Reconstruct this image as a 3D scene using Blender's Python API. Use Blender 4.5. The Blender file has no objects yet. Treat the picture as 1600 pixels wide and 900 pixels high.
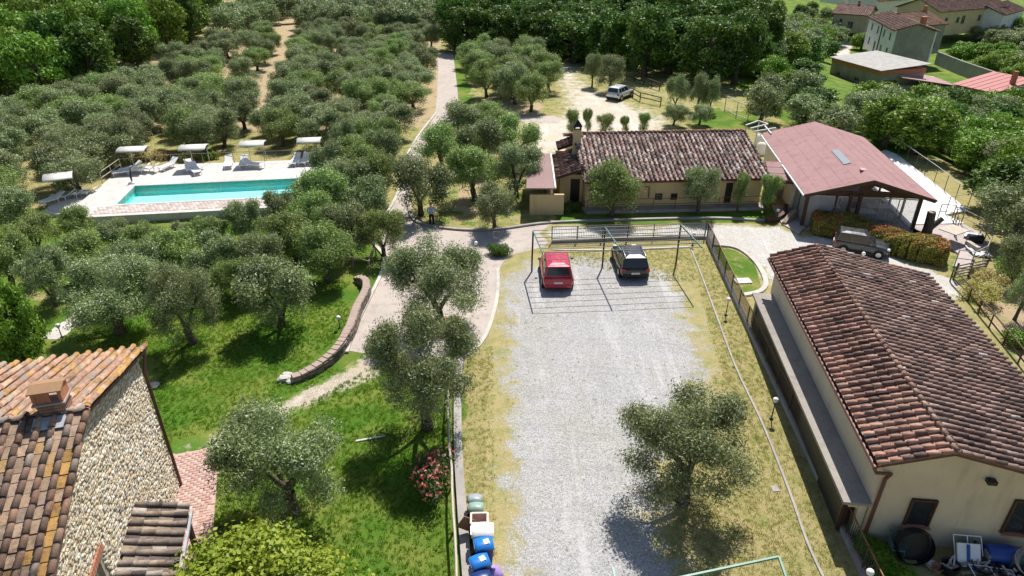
import bpy, bmesh, math, random
import numpy as np
from mathutils import Vector, Matrix
from mathutils.geometry import delaunay_2d_cdt, tessellate_polygon

random.seed(7)
rng = np.random.default_rng(7)
scene = bpy.context.scene
C = scene.collection

# ------------------------------------------------------------------ camera
CAM_H, PITCH, FOC = 19.5, math.radians(28.8), 1050.0
cam_d = bpy.data.cameras.new('camera')
cam = bpy.data.objects.new('camera', cam_d)
C.objects.link(cam)
cam.location = (0, 0, CAM_H)
cam.rotation_euler = (math.radians(90) - PITCH, 0, 0)
cam_d.sensor_width = 36.0
cam_d.lens = 36.0 * FOC / 1600.0
cam_d.clip_end = 4000
scene.camera = cam

# ------------------------------------------------------------------ sky, sun, exposure
SUN_AZ, SUN_EL = math.radians(17.0), math.radians(55.0)   # azimuth from +Y towards +X
sun_dir = Vector((math.sin(SUN_AZ) * math.cos(SUN_EL), math.cos(SUN_AZ) * math.cos(SUN_EL), math.sin(SUN_EL)))
world = bpy.data.worlds.new('World')
scene.world = world
world.use_nodes = True
wn = world.node_tree
bg = wn.nodes['Background']
sky = wn.nodes.new('ShaderNodeTexSky')
sky.sky_type = 'NISHITA'
sky.sun_disc = False
sky.sun_elevation = SUN_EL
sky.sun_rotation = SUN_AZ
wn.links.new(sky.outputs[0], bg.inputs[0])
bg.inputs[1].default_value = 0.085
sun_d = bpy.data.lights.new('sun', 'SUN')
sun_d.energy = 5.0
sun_d.angle = math.radians(0.5)
sun_d.color = (1.0, 0.95, 0.88)
sun = bpy.data.objects.new('sun', sun_d)
C.objects.link(sun)
sun.rotation_euler = sun_dir.to_track_quat('Z', 'Y').to_euler()
sun.location = (0, 0, 60)
scene.view_settings.view_transform = 'Standard'
scene.view_settings.look = 'None'
scene.view_settings.exposure = 0.40
scene.view_settings.gamma = 1.0

# ------------------------------------------------------------------ terrain height, pixels of the plan -> metres
def sm(v, a, b):
    t = min(1.0, max(0.0, (v - a) / (b - a)))
    return t * t * (3 - 2 * t)

def hgt(x, y):
    z = -9.0 * sm(x, 42, 95) * sm(y, 62, 120)
    z -= 3.0 * sm(x, 37, 52) * sm(y, 20, 30)
    z += 0.9 * sm(y, 62, 90) * math.sin(x * .045 + 1) * math.sin(y * .037) * sm(-x, -18, 10)
    z += 14 * sm(y, 230, 700)
    return z

CP, SP = math.cos(PITCH), math.sin(PITCH)
def ray(px, py):
    u, v = px - 800.0, 450.0 - py
    return Vector((u, v * SP + FOC * CP, v * CP - FOC * SP))
def P(px, py, z=0.0):
    d = ray(px, py)
    t = (z - CAM_H) / d.z
    return Vector((d.x * t, d.y * t, z))
def G(px, py, dz=0.0):
    d = ray(px, py).normalized()
    t = 10.0
    for i in range(4000):
        p = d * t
        if CAM_H + p.z < hgt(p.x, p.y):
            break
        t += 0.4
        if t > 900:
            break
    lo, hi = t - .4, t
    for i in range(12):
        m = (lo + hi) / 2
        p = d * m
        if CAM_H + p.z < hgt(p.x, p.y): hi = m
        else: lo = m
    return Vector((d.x * hi, d.y * hi, hgt(d.x * hi, d.y * hi) + dz))
def proj(p):
    x, y, z = p[0], p[1], p[2] - CAM_H
    dep = y * CP - z * SP
    if dep <= 0: return (-1e5, -1e5, dep)
    return (800 + FOC * x / dep, 450 - FOC * (y * SP + z * CP) / dep, dep)
def inframe(p, m=20):
    a = proj(p)
    return a[2] > 0 and -m < a[0] < 1600 + m and -m < a[1] < 900 + m
def inpoly(x, y, poly):
    c = False
    n = len(poly)
    j = n - 1
    for i in range(n):
        xi, yi, xj, yj = poly[i][0], poly[i][1], poly[j][0], poly[j][1]
        if (yi > y) != (yj > y) and x < (xj - xi) * (y - yi) / (yj - yi) + xi:
            c = not c
        j = i
    return c
def polydist(x, y, poly, closed=True):
    best = 1e9
    n = len(poly)
    for i in range(n if closed else n - 1):
        ax, ay = poly[i][0], poly[i][1]
        bx, by = poly[(i + 1) % n][0], poly[(i + 1) % n][1]
        dx, dy = bx - ax, by - ay
        L = dx * dx + dy * dy + 1e-12
        t = min(1, max(0, ((x - ax) * dx + (y - ay) * dy) / L))
        best = min(best, math.hypot(ax + t * dx - x, ay + t * dy - y))
    return best
def curve_pts(pts, step=0.6, closed=False):
    """Catmull-Rom through points."""
    n = len(pts)
    out = []
    rngi = range(n if closed else n - 1)
    for i in rngi:
        if closed:
            p0, p1, p2, p3 = pts[(i - 1) % n], pts[i], pts[(i + 1) % n], pts[(i + 2) % n]
        else:
            p0, p1, p2, p3 = pts[max(i - 1, 0)], pts[i], pts[i + 1], pts[min(i + 2, n - 1)]
        k = max(1, int((Vector(p2) - Vector(p1)).length / step))
        for j in range(k):
            t = j / k
            out.append(Vector([0.5 * ((2 * p1[a]) + (-p0[a] + p2[a]) * t + (2 * p0[a] - 5 * p1[a] + 4 * p2[a] - p3[a]) * t * t + (-p0[a] + 3 * p1[a] - 3 * p2[a] + p3[a]) * t ** 3) for a in range(len(p1))]))
    if not closed: out.append(Vector(pts[-1]))
    return out

# ------------------------------------------------------------------ objects
WL = {}
def link(o, parent=None, wl=None):
    C.objects.link(o)
    if parent is not None:
        o.parent = parent
        WL[o.name] = WL[parent.name]
    else:
        WL[o.name] = Vector(wl) if wl is not None else Vector((0, 0, 0))
    return o
def tag(o, label=None, cat=None, group=None, kind=None):
    if label: o['label'] = label
    if cat: o['category'] = cat
    if group: o['group'] = group
    if kind: o['kind'] = kind
    return o
def thing(name, loc, label, cat, group=None):
    o = bpy.data.objects.new(name, None)
    o.empty_display_size = 0.2
    o.location = loc
    link(o, None, loc)
    return tag(o, label, cat, group)
def copy_tree(o, parent=None):
    c = o.copy()
    C.objects.link(c)
    c.parent = parent
    for ch in list(o.children): copy_tree(ch, c)
    return c

class MB:
    def __init__(s):
        s.v = []; s.f = []; s.m = []; s.smooth = []; s.cur = 0; s.tint = []; s.t = (1, 1, 1)
    def add(s, vs, fs, smooth=False):
        b = len(s.v)
        s.v.extend([tuple(v) for v in vs])
        for f in fs:
            s.f.append([b + i for i in f]); s.m.append(s.cur); s.smooth.append(smooth); s.tint.append(s.t)
        return s
    def box(s, c, size, rz=0.0, M=None):
        hx, hy, hz = size[0] / 2, size[1] / 2, size[2] / 2
        if M is None:
            M = Matrix.Translation(Vector(c)) @ Matrix.Rotation(rz, 4, 'Z')
        vs = [M @ Vector((x, y, z)) for x in (-hx, hx) for y in (-hy, hy) for z in (-hz, hz)]
        return s.add(vs, [(0, 1, 3, 2), (4, 6, 7, 5), (0, 4, 5, 1), (2, 3, 7, 6), (0, 2, 6, 4), (1, 5, 7, 3)])
    def bar(s, a, b, w, h=None, up=(0, 0, 1)):
        """box beam from a to b"""
        a, b = Vector(a), Vector(b)
        h = h or w
        d = b - a
        L = d.length
        if L < 1e-6: return s
        d.normalize()
        up = Vector(up)
        sx = d.cross(up)
        if sx.length < 1e-4: sx = d.cross(Vector((1, 0, 0)))
        sx.normalize()
        sz = sx.cross(d).normalized()
        vs = [p + sx * x * w / 2 + sz * z * h / 2 for p in (a, b) for x in (-1, 1) for z in (-1, 1)]
        return s.add(vs, [(0, 1, 3, 2), (4, 6, 7, 5), (0, 4, 5, 1), (2, 3, 7, 6), (0, 2, 6, 4), (1, 5, 7, 3)])
    def tube(s, pts, rs, n=8, cap=True, smooth=True):
        pts = [Vector(p) for p in pts]
        if not hasattr(rs, '__len__'): rs = [rs] * len(pts)
        vs = []; fs = []
        prev = None
        for i, p in enumerate(pts):
            d = (pts[min(i + 1, len(pts) - 1)] - pts[max(i - 1, 0)])
            if d.length < 1e-9: d = Vector((0, 0, 1))
            d.normalize()
            if prev is None:
                a = d.cross(Vector((0, 0, 1)))
                if a.length < 1e-3: a = Vector((1, 0, 0))
            else:
                a = prev - d * prev.dot(d)
                if a.length < 1e-4: a = d.orthogonal()
            a.normalize(); prev = a
            b = d.cross(a)
            for k in range(n):
                t = 2 * math.pi * k / n
                vs.append(p + (a * math.cos(t) + b * math.sin(t)) * rs[i])
        for i in range(len(pts) - 1):
            for k in range(n):
                k2 = (k + 1) % n
                fs.append((i * n + k, i * n + k2, (i + 1) * n + k2, (i + 1) * n + k))
        s.add(vs, fs, smooth)
        if cap:
            s.add([vs[k] for k in range(n)], [tuple(reversed(range(n)))])
            s.add([vs[(len(pts) - 1) * n + k] for k in range(n)], [tuple(range(n))])
        return s
    def lathe(s, prof, c=(0, 0, 0), n=16, smooth=True):
        vs = []; fs = []
        for r, z in prof:
            for k in range(n):
                t = 2 * math.pi * k / n
                vs.append((c[0] + r * math.cos(t), c[1] + r * math.sin(t), c[2] + z))
        for i in range(len(prof) - 1):
            for k in range(n):
                k2 = (k + 1) % n
                fs.append((i * n + k, i * n + k2, (i + 1) * n + k2, (i + 1) * n + k))
        return s.add(vs, fs, smooth)
    def ball(s, c, r, n=12, sq=1.0):
        prof = [(max(r * math.sin(math.pi * i / (n // 2)), 1e-4), -r * sq * math.cos(math.pi * i / (n // 2))) for i in range(n // 2 + 1)]
        return s.lathe(prof, c, n)
    def prism(s, pts, a, smooth=False):
        """extrude planar loop pts by vector a"""
        n = len(pts)
        a = Vector(a)
        pts = [Vector(p) for p in pts]
        vs = pts + [p + a for p in pts]
        fs = [tuple(reversed(range(n))), tuple(range(n, 2 * n))] + [(i, (i + 1) % n, n + (i + 1) % n, n + i) for i in range(n)]
        return s.add(vs, fs, smooth)
    def panel(s, o, u, w, outline, holes, th):
        """wall panel: 2D (a along u, b along w) outline with holes, thickness th towards -n (n = u x w)"""
        o, u, w = Vector(o), Vector(u), Vector(w)
        n = u.cross(w).normalized()
        loops = [outline] + list(holes)
        flat = [p for lp in loops for p in lp]
        tris = tessellate_polygon([[Vector((p[0], p[1], 0)) for p in lp] for lp in loops])
        fr = [o + u * p[0] + w * p[1] for p in flat]
        bk = [p - n * th for p in fr]
        N = len(flat)
        fs = []
        for t in tris:
            fs.append(t); fs.append(tuple(N + i for i in reversed(t)))
        k = 0
        for lp in loops:
            m = len(lp)
            for i in range(m):
                fs.append((k + i, k + (i + 1) % m, N + k + (i + 1) % m, N + k + i))
            k += m
        return s.add(fr + bk, fs)
    def mesh(s, name, mats, off=(0, 0, 0), tint=False, fixn=True):
        me = bpy.data.meshes.new(name)
        off = Vector(off)
        me.from_pydata([(v[0] - off.x, v[1] - off.y, v[2] - off.z) for v in s.v], [], s.f)
        for m in (mats if isinstance(mats, (list, tuple)) else [mats]): me.materials.append(m)
        me.polygons.foreach_set('material_index', s.m)
        me.polygons.foreach_set('use_smooth', s.smooth)
        if tint:
            at = me.color_attributes.new('tint', 'FLOAT_COLOR', 'CORNER')
            arr = []
            for f, t in zip(s.f, s.tint): arr.extend([t[0], t[1], t[2], 1.0] * len(f))
            at.data.foreach_set('color', arr)
        if fixn and len(s.f) < 30000:
            bm = bmesh.new(); bm.from_mesh(me)
            bmesh.ops.recalc_face_normals(bm, faces=bm.faces)
            bm.to_mesh(me); bm.free()
        me.update()
        return me
    def obj(s, name, mats, parent=None, tint=False, local=False, bevel=0.0, fixn=True):
        off = (0, 0, 0) if (local or parent is None) else WL[parent.name]
        me = s.mesh(name, mats, off, tint, fixn)
        o = bpy.data.objects.new(name, me)
        link(o, parent)
        if bevel:
            b = o.modifiers.new('bevel', 'BEVEL'); b.width = bevel; b.segments = 2; b.limit_method = 'ANGLE'
        return o

def npmesh(name, V, F, mats, tint=None, smooth=False):
    """fast quad/tri mesh from arrays"""
    me = bpy.data.meshes.new(name)
    nv, nf, k = len(V), len(F), F.shape[1]
    me.vertices.add(nv); me.vertices.foreach_set('co', np.asarray(V, dtype=np.float32).ravel())
    me.loops.add(nf * k); me.loops.foreach_set('vertex_index', np.asarray(F, dtype=np.int32).ravel())
    me.polygons.add(nf)
    me.polygons.foreach_set('loop_start', np.arange(0, nf * k, k, dtype=np.int32))
    try: me.polygons.foreach_set('loop_total', np.full(nf, k, dtype=np.int32))
    except Exception: pass
    me.update(calc_edges=True)
    for m in (mats if isinstance(mats, (list, tuple)) else [mats]): me.materials.append(m)
    if smooth: me.polygons.foreach_set('use_smooth', [True] * nf)
    if tint is not None:
        at = me.color_attributes.new('tint', 'FLOAT_COLOR', 'CORNER')
        c = np.ones((nf, k, 4), dtype=np.float32)
        c[:, :, :3] = np.asarray(tint, dtype=np.float32)[:, None, :]
        at.data.foreach_set('color', c.ravel())
    return me

# ------------------------------------------------------------------ materials
class NT:
    def __init__(s, name, rough=0.8, spec=0.3):
        s.mat = bpy.data.materials.new(name)
        s.mat.use_nodes = True
        s.t = s.mat.node_tree
        s.b = s.t.nodes['Principled BSDF']
        s.b.inputs['Roughness'].default_value = rough
        s.b.inputs['Specular IOR Level'].default_value = spec
    def n(s, typ, **kw):
        nd = s.t.nodes.new(typ)
        for k, v in kw.items(): setattr(nd, k, v)
        return nd
    def l(s, a, b): s.t.links.new(a, b)
    def pos(s):
        return s.n('ShaderNodeNewGeometry').outputs['Position']
    def objc(s):
        return s.n('ShaderNodeTexCoord').outputs['Object']
    def noise(s, vec, scale, detail=4, rough=0.6, sx=None):
        if sx is not None:
            mp = s.n('ShaderNodeMapping'); mp.inputs['Scale'].default_value = sx
            s.l(vec, mp.inputs[0]); vec = mp.outputs[0]
        nd = s.n('ShaderNodeTexNoise'); nd.inputs['Scale'].default_value = scale
        nd.inputs['Detail'].default_value = detail; nd.inputs['Roughness'].default_value = rough
        s.l(vec, nd.inputs['Vector'])
        return nd.outputs['Fac']
    def ramp(s, fac, stops, interp='LINEAR'):
        r = s.n('ShaderNodeValToRGB'); r.color_ramp.interpolation = interp
        el = r.color_ramp.elements
        while len(el) > 1: el.remove(el[-1])
        for i, (p, c) in enumerate(stops):
            e = el[0] if i == 0 else el.new(p)
            e.position = p
            e.color = (c[0], c[1], c[2], 1) if hasattr(c, '__len__') else (c, c, c, 1)
        s.l(fac, r.inputs[0])
        return r.outputs[0]
    def mix(s, f, a, b, mode='MIX'):
        m = s.n('ShaderNodeMix', data_type='RGBA', blend_type=mode)
        for sock, v in ((m.inputs[0], f), (m.inputs[6], a), (m.inputs[7], b)):
            if isinstance(v, bpy.types.NodeSocket): s.l(v, sock)
            elif hasattr(v, '__len__'): sock.default_value = (v[0], v[1], v[2], 1)
            else: sock.default_value = v
        return m.outputs[2]
    def math(s, op, a, b=0.0, c=None, clamp=False):
        m = s.n('ShaderNodeMath', operation=op, use_clamp=clamp)
        for i, v in enumerate((a, b) if c is None else (a, b, c)):
            if isinstance(v, bpy.types.NodeSocket): s.l(v, m.inputs[i])
            else: m.inputs[i].default_value = v
        return m.outputs[0]
    def attr(s, name, out='Color'):
        a = s.n('ShaderNodeAttribute'); a.attribute_name = name
        return a.outputs[out]
    def bump(s, h, strength=0.5, dist=0.02):
        b = s.n('ShaderNodeBump'); b.inputs['Strength'].default_value = strength; b.inputs['Distance'].default_value = dist
        s.l(h, b.inputs['Height']); s.l(b.outputs[0], s.b.inputs['Normal'])
    def col(s, c):
        if isinstance(c, bpy.types.NodeSocket): s.l(c, s.b.inputs['Base Color'])
        else: s.b.inputs['Base Color'].default_value = (c[0], c[1], c[2], 1)
        return s

def simple(name, c1, c2=None, scale=3.0, rough=0.8, spec=0.3, metal=0.0, bump=0.0, local=True, fine=0.25, coat=0):
    m = NT(name, rough, spec)
    c2 = c2 or tuple(x * .75 for x in c1)
    v = m.objc() if local else m.pos()
    n1 = m.noise(v, scale, 5)
    n2 = m.noise(v, scale * 9, 3)
    f = m.math('ADD', m.math('MULTIPLY', n1, 1 - fine), m.math('MULTIPLY', n2, fine))
    c = m.ramp(f, [(0.33, c1), (0.67, c2)])
    m.col(c)
    m.b.inputs['Metallic'].default_value = metal
    if coat: m.b.inputs['Coat Weight'].default_value = coat
    if bump: m.bump(n2, bump, 0.02)
    return m.mat

def tint_mat(name, use_obj, rough=0.85, stain=0.5, bump=0.5, scale=6.0, stain_col=(0.05, 0.045, 0.04), lichen=0.0, pale=0.35, big=0.0):
    """terracotta / stone piece: colour per piece from the object colour or from the tint attribute, plus stains"""
    m = NT(name, rough, 0.25)
    if use_obj: base = m.n('ShaderNodeObjectInfo').outputs['Color']
    else: base = m.attr('tint')
    v = m.pos()
    n1 = m.noise(v, scale, 5, 0.7)
    f = m.ramp(n1, [(0.45, 0.0), (0.75, stain)])
    c = m.mix(f, base, stain_col)
    bg_ = m.noise(v, 0.75, 5, 0.7)
    c = m.mix(m.ramp(bg_, [(0.50, 0.0), (0.68, big)]), c, m.mix(1.0, c, (0.40, 0.36, 0.35), 'MULTIPLY'))
    n2 = m.noise(v, scale * 5, 3, 0.7)
    c = m.mix(m.ramp(n2, [(0.35, 0.45), (0.65, 0.0)]), c, m.mix(1.0, c, (0.45, 0.41, 0.39), 'MULTIPLY'))
    n4 = m.noise(v, scale * 2.6, 5, 0.75)
    c = m.mix(m.ramp(n4, [(0.58, 0.0), (0.68, pale)]), c, (0.52, 0.47, 0.40))
    if lichen:
        n3 = m.noise(v, 2.2, 5, 0.75)
        c = m.mix(m.ramp(n3, [(0.56, 0.0), (0.62, lichen)]), c, (0.42, 0.36, 0.26))
    m.col(c)
    if bump: m.bump(n2, bump, 0.01)
    return m.mat

GREEN_A, GREEN_B = (0.06, 0.15, 0.014), (0.11, 0.205, 0.026)
def grass_color(m, lush, dirt):
    v = m.pos()
    big = m.noise(v, 0.35, 4, 0.6)
    med = m.noise(v, 2.2, 4, 0.65)
    fine = m.noise(v, 14.0, 3, 0.75)
    vf = m.noise(v, 45.0, 2, 0.8)
    ff = m.math('ADD', m.math('MULTIPLY', fine, .5), m.math('MULTIPLY', vf, .5))
    green = m.mix(med, GREEN_A, GREEN_B)
    green = m.mix(m.ramp(big, [(0.42, 0.0), (0.62, 0.85)]), green, (0.21, 0.24, 0.05))
    dry = m.mix(med, (0.44, 0.36, 0.18), (0.30, 0.27, 0.11))
    dry = m.mix(m.ramp(m.noise(v, 1.1, 5, .7), [(0.47, 0.0), (0.66, 0.6)]), dry, (0.20, 0.24, 0.06))
    soil = m.mix(med, (0.50, 0.39, 0.25), (0.36, 0.28, 0.16))
    lf = m.math('ADD', lush, m.math('MULTIPLY', m.math('SUBTRACT', m.noise(v, 0.9, 5, .7), 0.5), 1.6))
    lf = m.ramp(lf, [(0.35, 0.0), (0.6, 1.0)])
    df = m.math('ADD', dirt, m.math('MULTIPLY', m.math('SUBTRACT', m.noise(v, 0.6, 5, .7), 0.5), 1.4))
    df = m.ramp(df, [(0.42, 0.0), (0.58, 1.0)])
    c = m.mix(lf, dry, green)
    c = m.mix(df, c, soil)
    shade = m.ramp(ff, [(0.32, 0.5), (0.5, 0.95), (0.68, 1.35)])
    c = m.mix(1.0, c, shade, 'MULTIPLY')
    return c, ff

# ------------------------------------------------------------------ material library
M = {}
def mk_ground():
    m = NT('grass_ground', 0.95, 0.1)
    z = m.attr('zone')
    sp = m.n('ShaderNodeSeparateColor'); m.l(z, sp.inputs[0])
    c, ff = grass_color(m, sp.outputs[0], sp.outputs[1])
    m.col(c); m.bump(ff, 0.9, 0.06)
    return m.mat
M['ground'] = mk_ground()

def mk_gravel(name, c1, c2, tuft, lush, ex=2.5, warm=0.0):
    """gravel that breaks up into the grass along its border ('edge' = metres to the border)"""
    m = NT(name, 0.9, 0.2)
    v = m.pos()
    vor = m.n('ShaderNodeTexVoronoi'); vor.inputs['Scale'].default_value = 26.0; m.l(v, vor.inputs['Vector'])
    fine = m.noise(v, 30.0, 3, 0.8)
    st = m.n('ShaderNodeSeparateColor'); m.l(vor.outputs['Color'], st.inputs[0])
    sp = m.math('ADD', m.math('MULTIPLY', st.outputs[0], 0.55), m.math('MULTIPLY', fine, 0.45))
    g = m.ramp(sp, [(0.2, tuple(x * .6 for x in c2)), (0.42, c2), (0.7, c1), (0.9, tuple(min(1, x * 1.15) for x in c1))])
    big = m.noise(v, 0.25, 5, 0.7)
    g = m.mix(m.ramp(big, [(0.42, 0.0), (0.62, 0.45)]), g, m.mix(1.0, g, (0.9, 0.83, 0.72), 'MULTIPLY'))
    streak = m.noise(v, 0.9, 4, 0.7, sx=(1.0, 0.10, 1.0))
    g = m.mix(m.ramp(streak, [(0.55, 0.0), (0.66, 0.5)]), g, tuple(min(1, x * 1.18) for x in c1))
    dk = m.noise(v, 0.55, 6, 0.75)
    g = m.mix(m.ramp(dk, [(0.54, 0.0), (0.66, 0.42)]), g, tuple(x * .68 for x in c2))
    arc = m.n('ShaderNodeTexWave', wave_type='RINGS', rings_direction='Z'); arc.inputs['Scale'].default_value = .13; arc.inputs['Distortion'].default_value = 5.0; arc.inputs['Detail'].default_value = 3
    arc.inputs['Detail Scale'].default_value = .4; m.l(v, arc.inputs['Vector'])
    g = m.mix(m.ramp(arc.outputs['Fac'], [(0.86, 0.0), (0.93, 0.35), (1.0, 0.0)]), g, tuple(x * .8 for x in c2))
    if warm:
        g = m.mix(m.ramp(m.noise(v, .5, 4, .6), [(.45, 0), (.65, warm)]), g, (0.52, 0.44, 0.31))
    gc, ff = grass_color(m, lush, 0.12)
    e = m.attr('edge', 'Fac')
    nz = m.noise(v, 0.8, 6, 0.75)
    e2 = m.math('ADD', m.math('DIVIDE', e, ex), m.math('MULTIPLY', m.math('SUBTRACT', nz, 0.52), 3.2))
    e2 = m.math('ADD', e2, m.math('MULTIPLY', m.math('SUBTRACT', m.noise(v, 7.0, 3, .8), 0.5), 1.2))
    f = m.ramp(e2, [(0.25, 0.0), (0.75, 1.0)])
    tf = m.ramp(m.noise(v, 1.7, 5, .8), [(tuft, 0.0), (tuft + .06, 0.75)])
    g = m.mix(tf, g, gc)
    m.col(m.mix(f, gc, g)); m.bump(sp, 0.7, 0.03)
    return m.mat
M['gravel'] = mk_gravel('grey_gravel', (0.47, 0.465, 0.455), (0.35, 0.35, 0.35), 0.635, 0.15, ex=2.0)
M['gravel2'] = mk_gravel('pale_gravel', (0.60, 0.59, 0.565), (0.48, 0.47, 0.45), 0.85, 0.3, ex=.8, warm=.12)
M['gravel3'] = mk_gravel('upper_gravel', (0.66, 0.62, 0.55), (0.52, 0.48, 0.40), 0.66, 0.35, ex=3.0, warm=.6)
M['track'] = mk_gravel('dirt_track', (0.56, 0.50, 0.42), (0.42, 0.37, 0.29), 0.60, 0.7, ex=.55, warm=.3)
M['villageroad'] = mk_gravel('village_road', (0.62, 0.58, 0.52), (0.52, 0.48, 0.42), 0.8, 0.6, ex=.5)

def mk_concrete(name, c1, c2, crack=True):
    m = NT(name, 0.88, 0.2)
    v = m.pos()
    n1 = m.noise(v, 0.35, 6, 0.65); n2 = m.noise(v, 9.0, 4, 0.75); n3 = m.noise(v, 1.6, 5, .7)
    c = m.ramp(n1, [(0.35, c1), (0.65, c2)])
    c = m.mix(m.ramp(n3, [(0.5, 0.0), (0.68, 0.5)]), c, tuple(x * .62 for x in c2))
    c = m.mix(m.ramp(n2, [(0.35, 0.35), (0.6, 0.0)]), c, m.mix(1.0, c, (0.7, 0.68, 0.66), 'MULTIPLY'))
    if crack:
        vo = m.n('ShaderNodeTexVoronoi', feature='DISTANCE_TO_EDGE'); vo.inputs['Scale'].default_value = 0.12
        mm = m.n('ShaderNodeVectorMath', operation='ADD'); m.l(v, mm.inputs[0])
        nn = m.n('ShaderNodeTexNoise'); nn.inputs['Scale'].default_value = 1.2; m.l(v, nn.inputs['Vector'])
        m.l(nn.outputs['Color'], mm.inputs[1]); m.l(mm.outputs[0], vo.inputs['Vector'])
        c = m.mix(m.ramp(vo.outputs['Distance'], [(0.0, 0.28), (0.008, 0.0)]), c, (0.22, 0.18, 0.15))
    m.col(c); m.bump(n2, 0.4, 0.01)
    return m.mat
M['drive'] = mk_concrete('pink_concrete', (0.50, 0.435, 0.39), (0.43, 0.38, 0.34))
M['conc'] = mk_concrete('grey_concrete', (0.42, 0.40, 0.37), (0.33, 0.31, 0.29), False)
M['conc_pale'] = mk_concrete('pale_concrete', (0.60, 0.57, 0.52), (0.48, 0.45, 0.41), False)
M['deck'] = mk_concrete('pool_deck', (0.64, 0.60, 0.57), (0.55, 0.52, 0.49), False)
M['white_floor'] = mk_concrete('white_terrace', (0.86, 0.85, 0.83), (0.80, 0.79, 0.77), False)
M['canopy_roof'] = mk_concrete('canopy_felt', (0.36, 0.33, 0.29), (0.29, 0.265, 0.24), False)
M['stone_floor'] = mk_concrete('porphyry', (0.50, 0.44, 0.42), (0.40, 0.36, 0.35), True)
def mk_plaster(name, c1, c2):
    m = NT(name, .9, .2); v = m.pos()
    n1 = m.noise(v, .5, 6, .65); n2 = m.noise(v, 14, 4, .7)
    st = m.noise(v, 2.4, 5, .75, sx=(1, 1, .16))
    c = m.ramp(n1, [(.35, c1), (.65, c2)])
    c = m.mix(m.ramp(st, [(.54, 0.0), (.72, .42)]), c, tuple(x * .6 for x in c2))
    c = m.mix(m.ramp(m.noise(v, 1.3, 6, .8), [(.6, 0.0), (.68, .3)]), c, tuple(min(1, x * 1.18) for x in c1))
    m.col(c); m.bump(n2, .25, .01); return m.mat
M['plaster'] = mk_plaster('cream_plaster', (0.66, 0.56, 0.41), (0.57, 0.48, 0.35))

M['plaster_w'] = mk_plaster('white_plaster', (0.78, 0.76, 0.72), (0.66, 0.64, 0.6))
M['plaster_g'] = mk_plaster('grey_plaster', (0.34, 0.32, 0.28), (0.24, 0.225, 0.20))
M['plaster_y'] = mk_plaster('yellow_plaster', (0.68, 0.53, 0.30), (0.6, 0.46, 0.25))
M['plaster_b'] = simple('ochre_plaster', (0.46, 0.38, 0.26), (0.36, 0.30, 0.21), 1.0, 0.92, 0.2, bump=.3, local=False)
M['brick'] = simple('brick_face', (0.50, 0.22, 0.13), (0.36, 0.16, 0.10), 5.0, 0.9, 0.2, bump=.4, local=False)
M['mortar'] = simple('mortar', (0.46, 0.41, 0.33), (0.30, 0.27, 0.22), 6.0, 0.95, 0.1, bump=.5, local=False)
M['joint'] = simple('paving_joint', (0.50, 0.37, 0.32), (0.42, 0.31, 0.27), 6.0, 0.95, 0.1, local=False)
M['under'] = simple('roof_underlay', (0.16, 0.10, 0.08), (0.10, 0.07, 0.06), 4.0, 0.95, 0.1, local=False)
M['felt'] = mk_concrete('pink_roof_felt', (0.37, 0.22, 0.215), (0.33, 0.195, 0.19), False)
M['felt2'] = simple('mauve_roof_felt', (0.31, 0.205, 0.195), (0.27, 0.18, 0.17), 0.5, 0.85, 0.25, local=False, fine=.4, bump=.1)
M['brownwood'] = simple('brown_wood', (0.10, 0.05, 0.03), (0.05, 0.028, 0.02), 6, 0.6, 0.3)
M['greywood'] = simple('weathered_wood', (0.36, 0.30, 0.23), (0.22, 0.18, 0.14), 6, 0.85, 0.2, bump=.4)
M['palewood'] = simple('bleached_wood', (0.58, 0.51, 0.43), (0.42, 0.36, 0.30), 5, 0.85, 0.2, bump=.4)
M['rust'] = simple('rusty_steel', (0.30, 0.13, 0.07), (0.17, 0.08, 0.05), 8, 0.75, 0.4, local=False)
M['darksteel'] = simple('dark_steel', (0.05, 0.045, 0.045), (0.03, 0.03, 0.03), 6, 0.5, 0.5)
M['greysteel'] = simple('galvanised_steel', (0.50, 0.50, 0.50), (0.38, 0.38, 0.38), 6, 0.45, 0.5, metal=.6)
M['greensteel'] = simple('green_painted_steel', (0.04, 0.22, 0.16), (0.03, 0.15, 0.11), 6, 0.45, 0.5)
M['gutter'] = simple('brown_gutter', (0.16, 0.055, 0.04), (0.10, 0.04, 0.03), 5, 0.45, 0.5)
M['white'] = simple('white_plastic', (0.82, 0.82, 0.81), (0.74, 0.74, 0.73), 4, 0.45, 0.4)
def mk_fabric():
    m = NT('white_fabric', .9, .1); m.col(m.ramp(m.noise(m.objc(), 3, 4), [(.35, (0.86, 0.84, 0.80)), (.65, (0.78, 0.76, 0.72))]))
    tr = m.n('ShaderNodeBsdfTranslucent'); tr.inputs[0].default_value = (.86, .84, .78, 1)
    mx = m.n('ShaderNodeMixShader'); mx.inputs[0].default_value = .35
    m.l(m.b.outputs[0], mx.inputs[1]); m.l(tr.outputs[0], mx.inputs[2]); m.l(mx.outputs[0], m.t.nodes['Material Output'].inputs[0]); return m.mat
M['fabric'] = mk_fabric()
M['black'] = simple('black_plastic', (0.02, 0.02, 0.022), (0.012, 0.012, 0.013), 5, 0.5, 0.4)
M['tyre'] = simple('tyre_rubber', (0.025, 0.025, 0.025), (0.015, 0.015, 0.015), 8, 0.8, 0.2)
M['alloy'] = simple('alloy', (0.5, 0.5, 0.5), (0.4, 0.4, 0.4), 6, 0.35, 0.5, metal=.8)
M['bark'] = simple('olive_bark', (0.15, 0.125, 0.10), (0.06, 0.05, 0.04), 5, 0.95, 0.1, bump=.8)
M['terracotta'] = simple('terracotta', (0.46, 0.22, 0.13), (0.36, 0.17, 0.1), 6, 0.85, 0.2)
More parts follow.
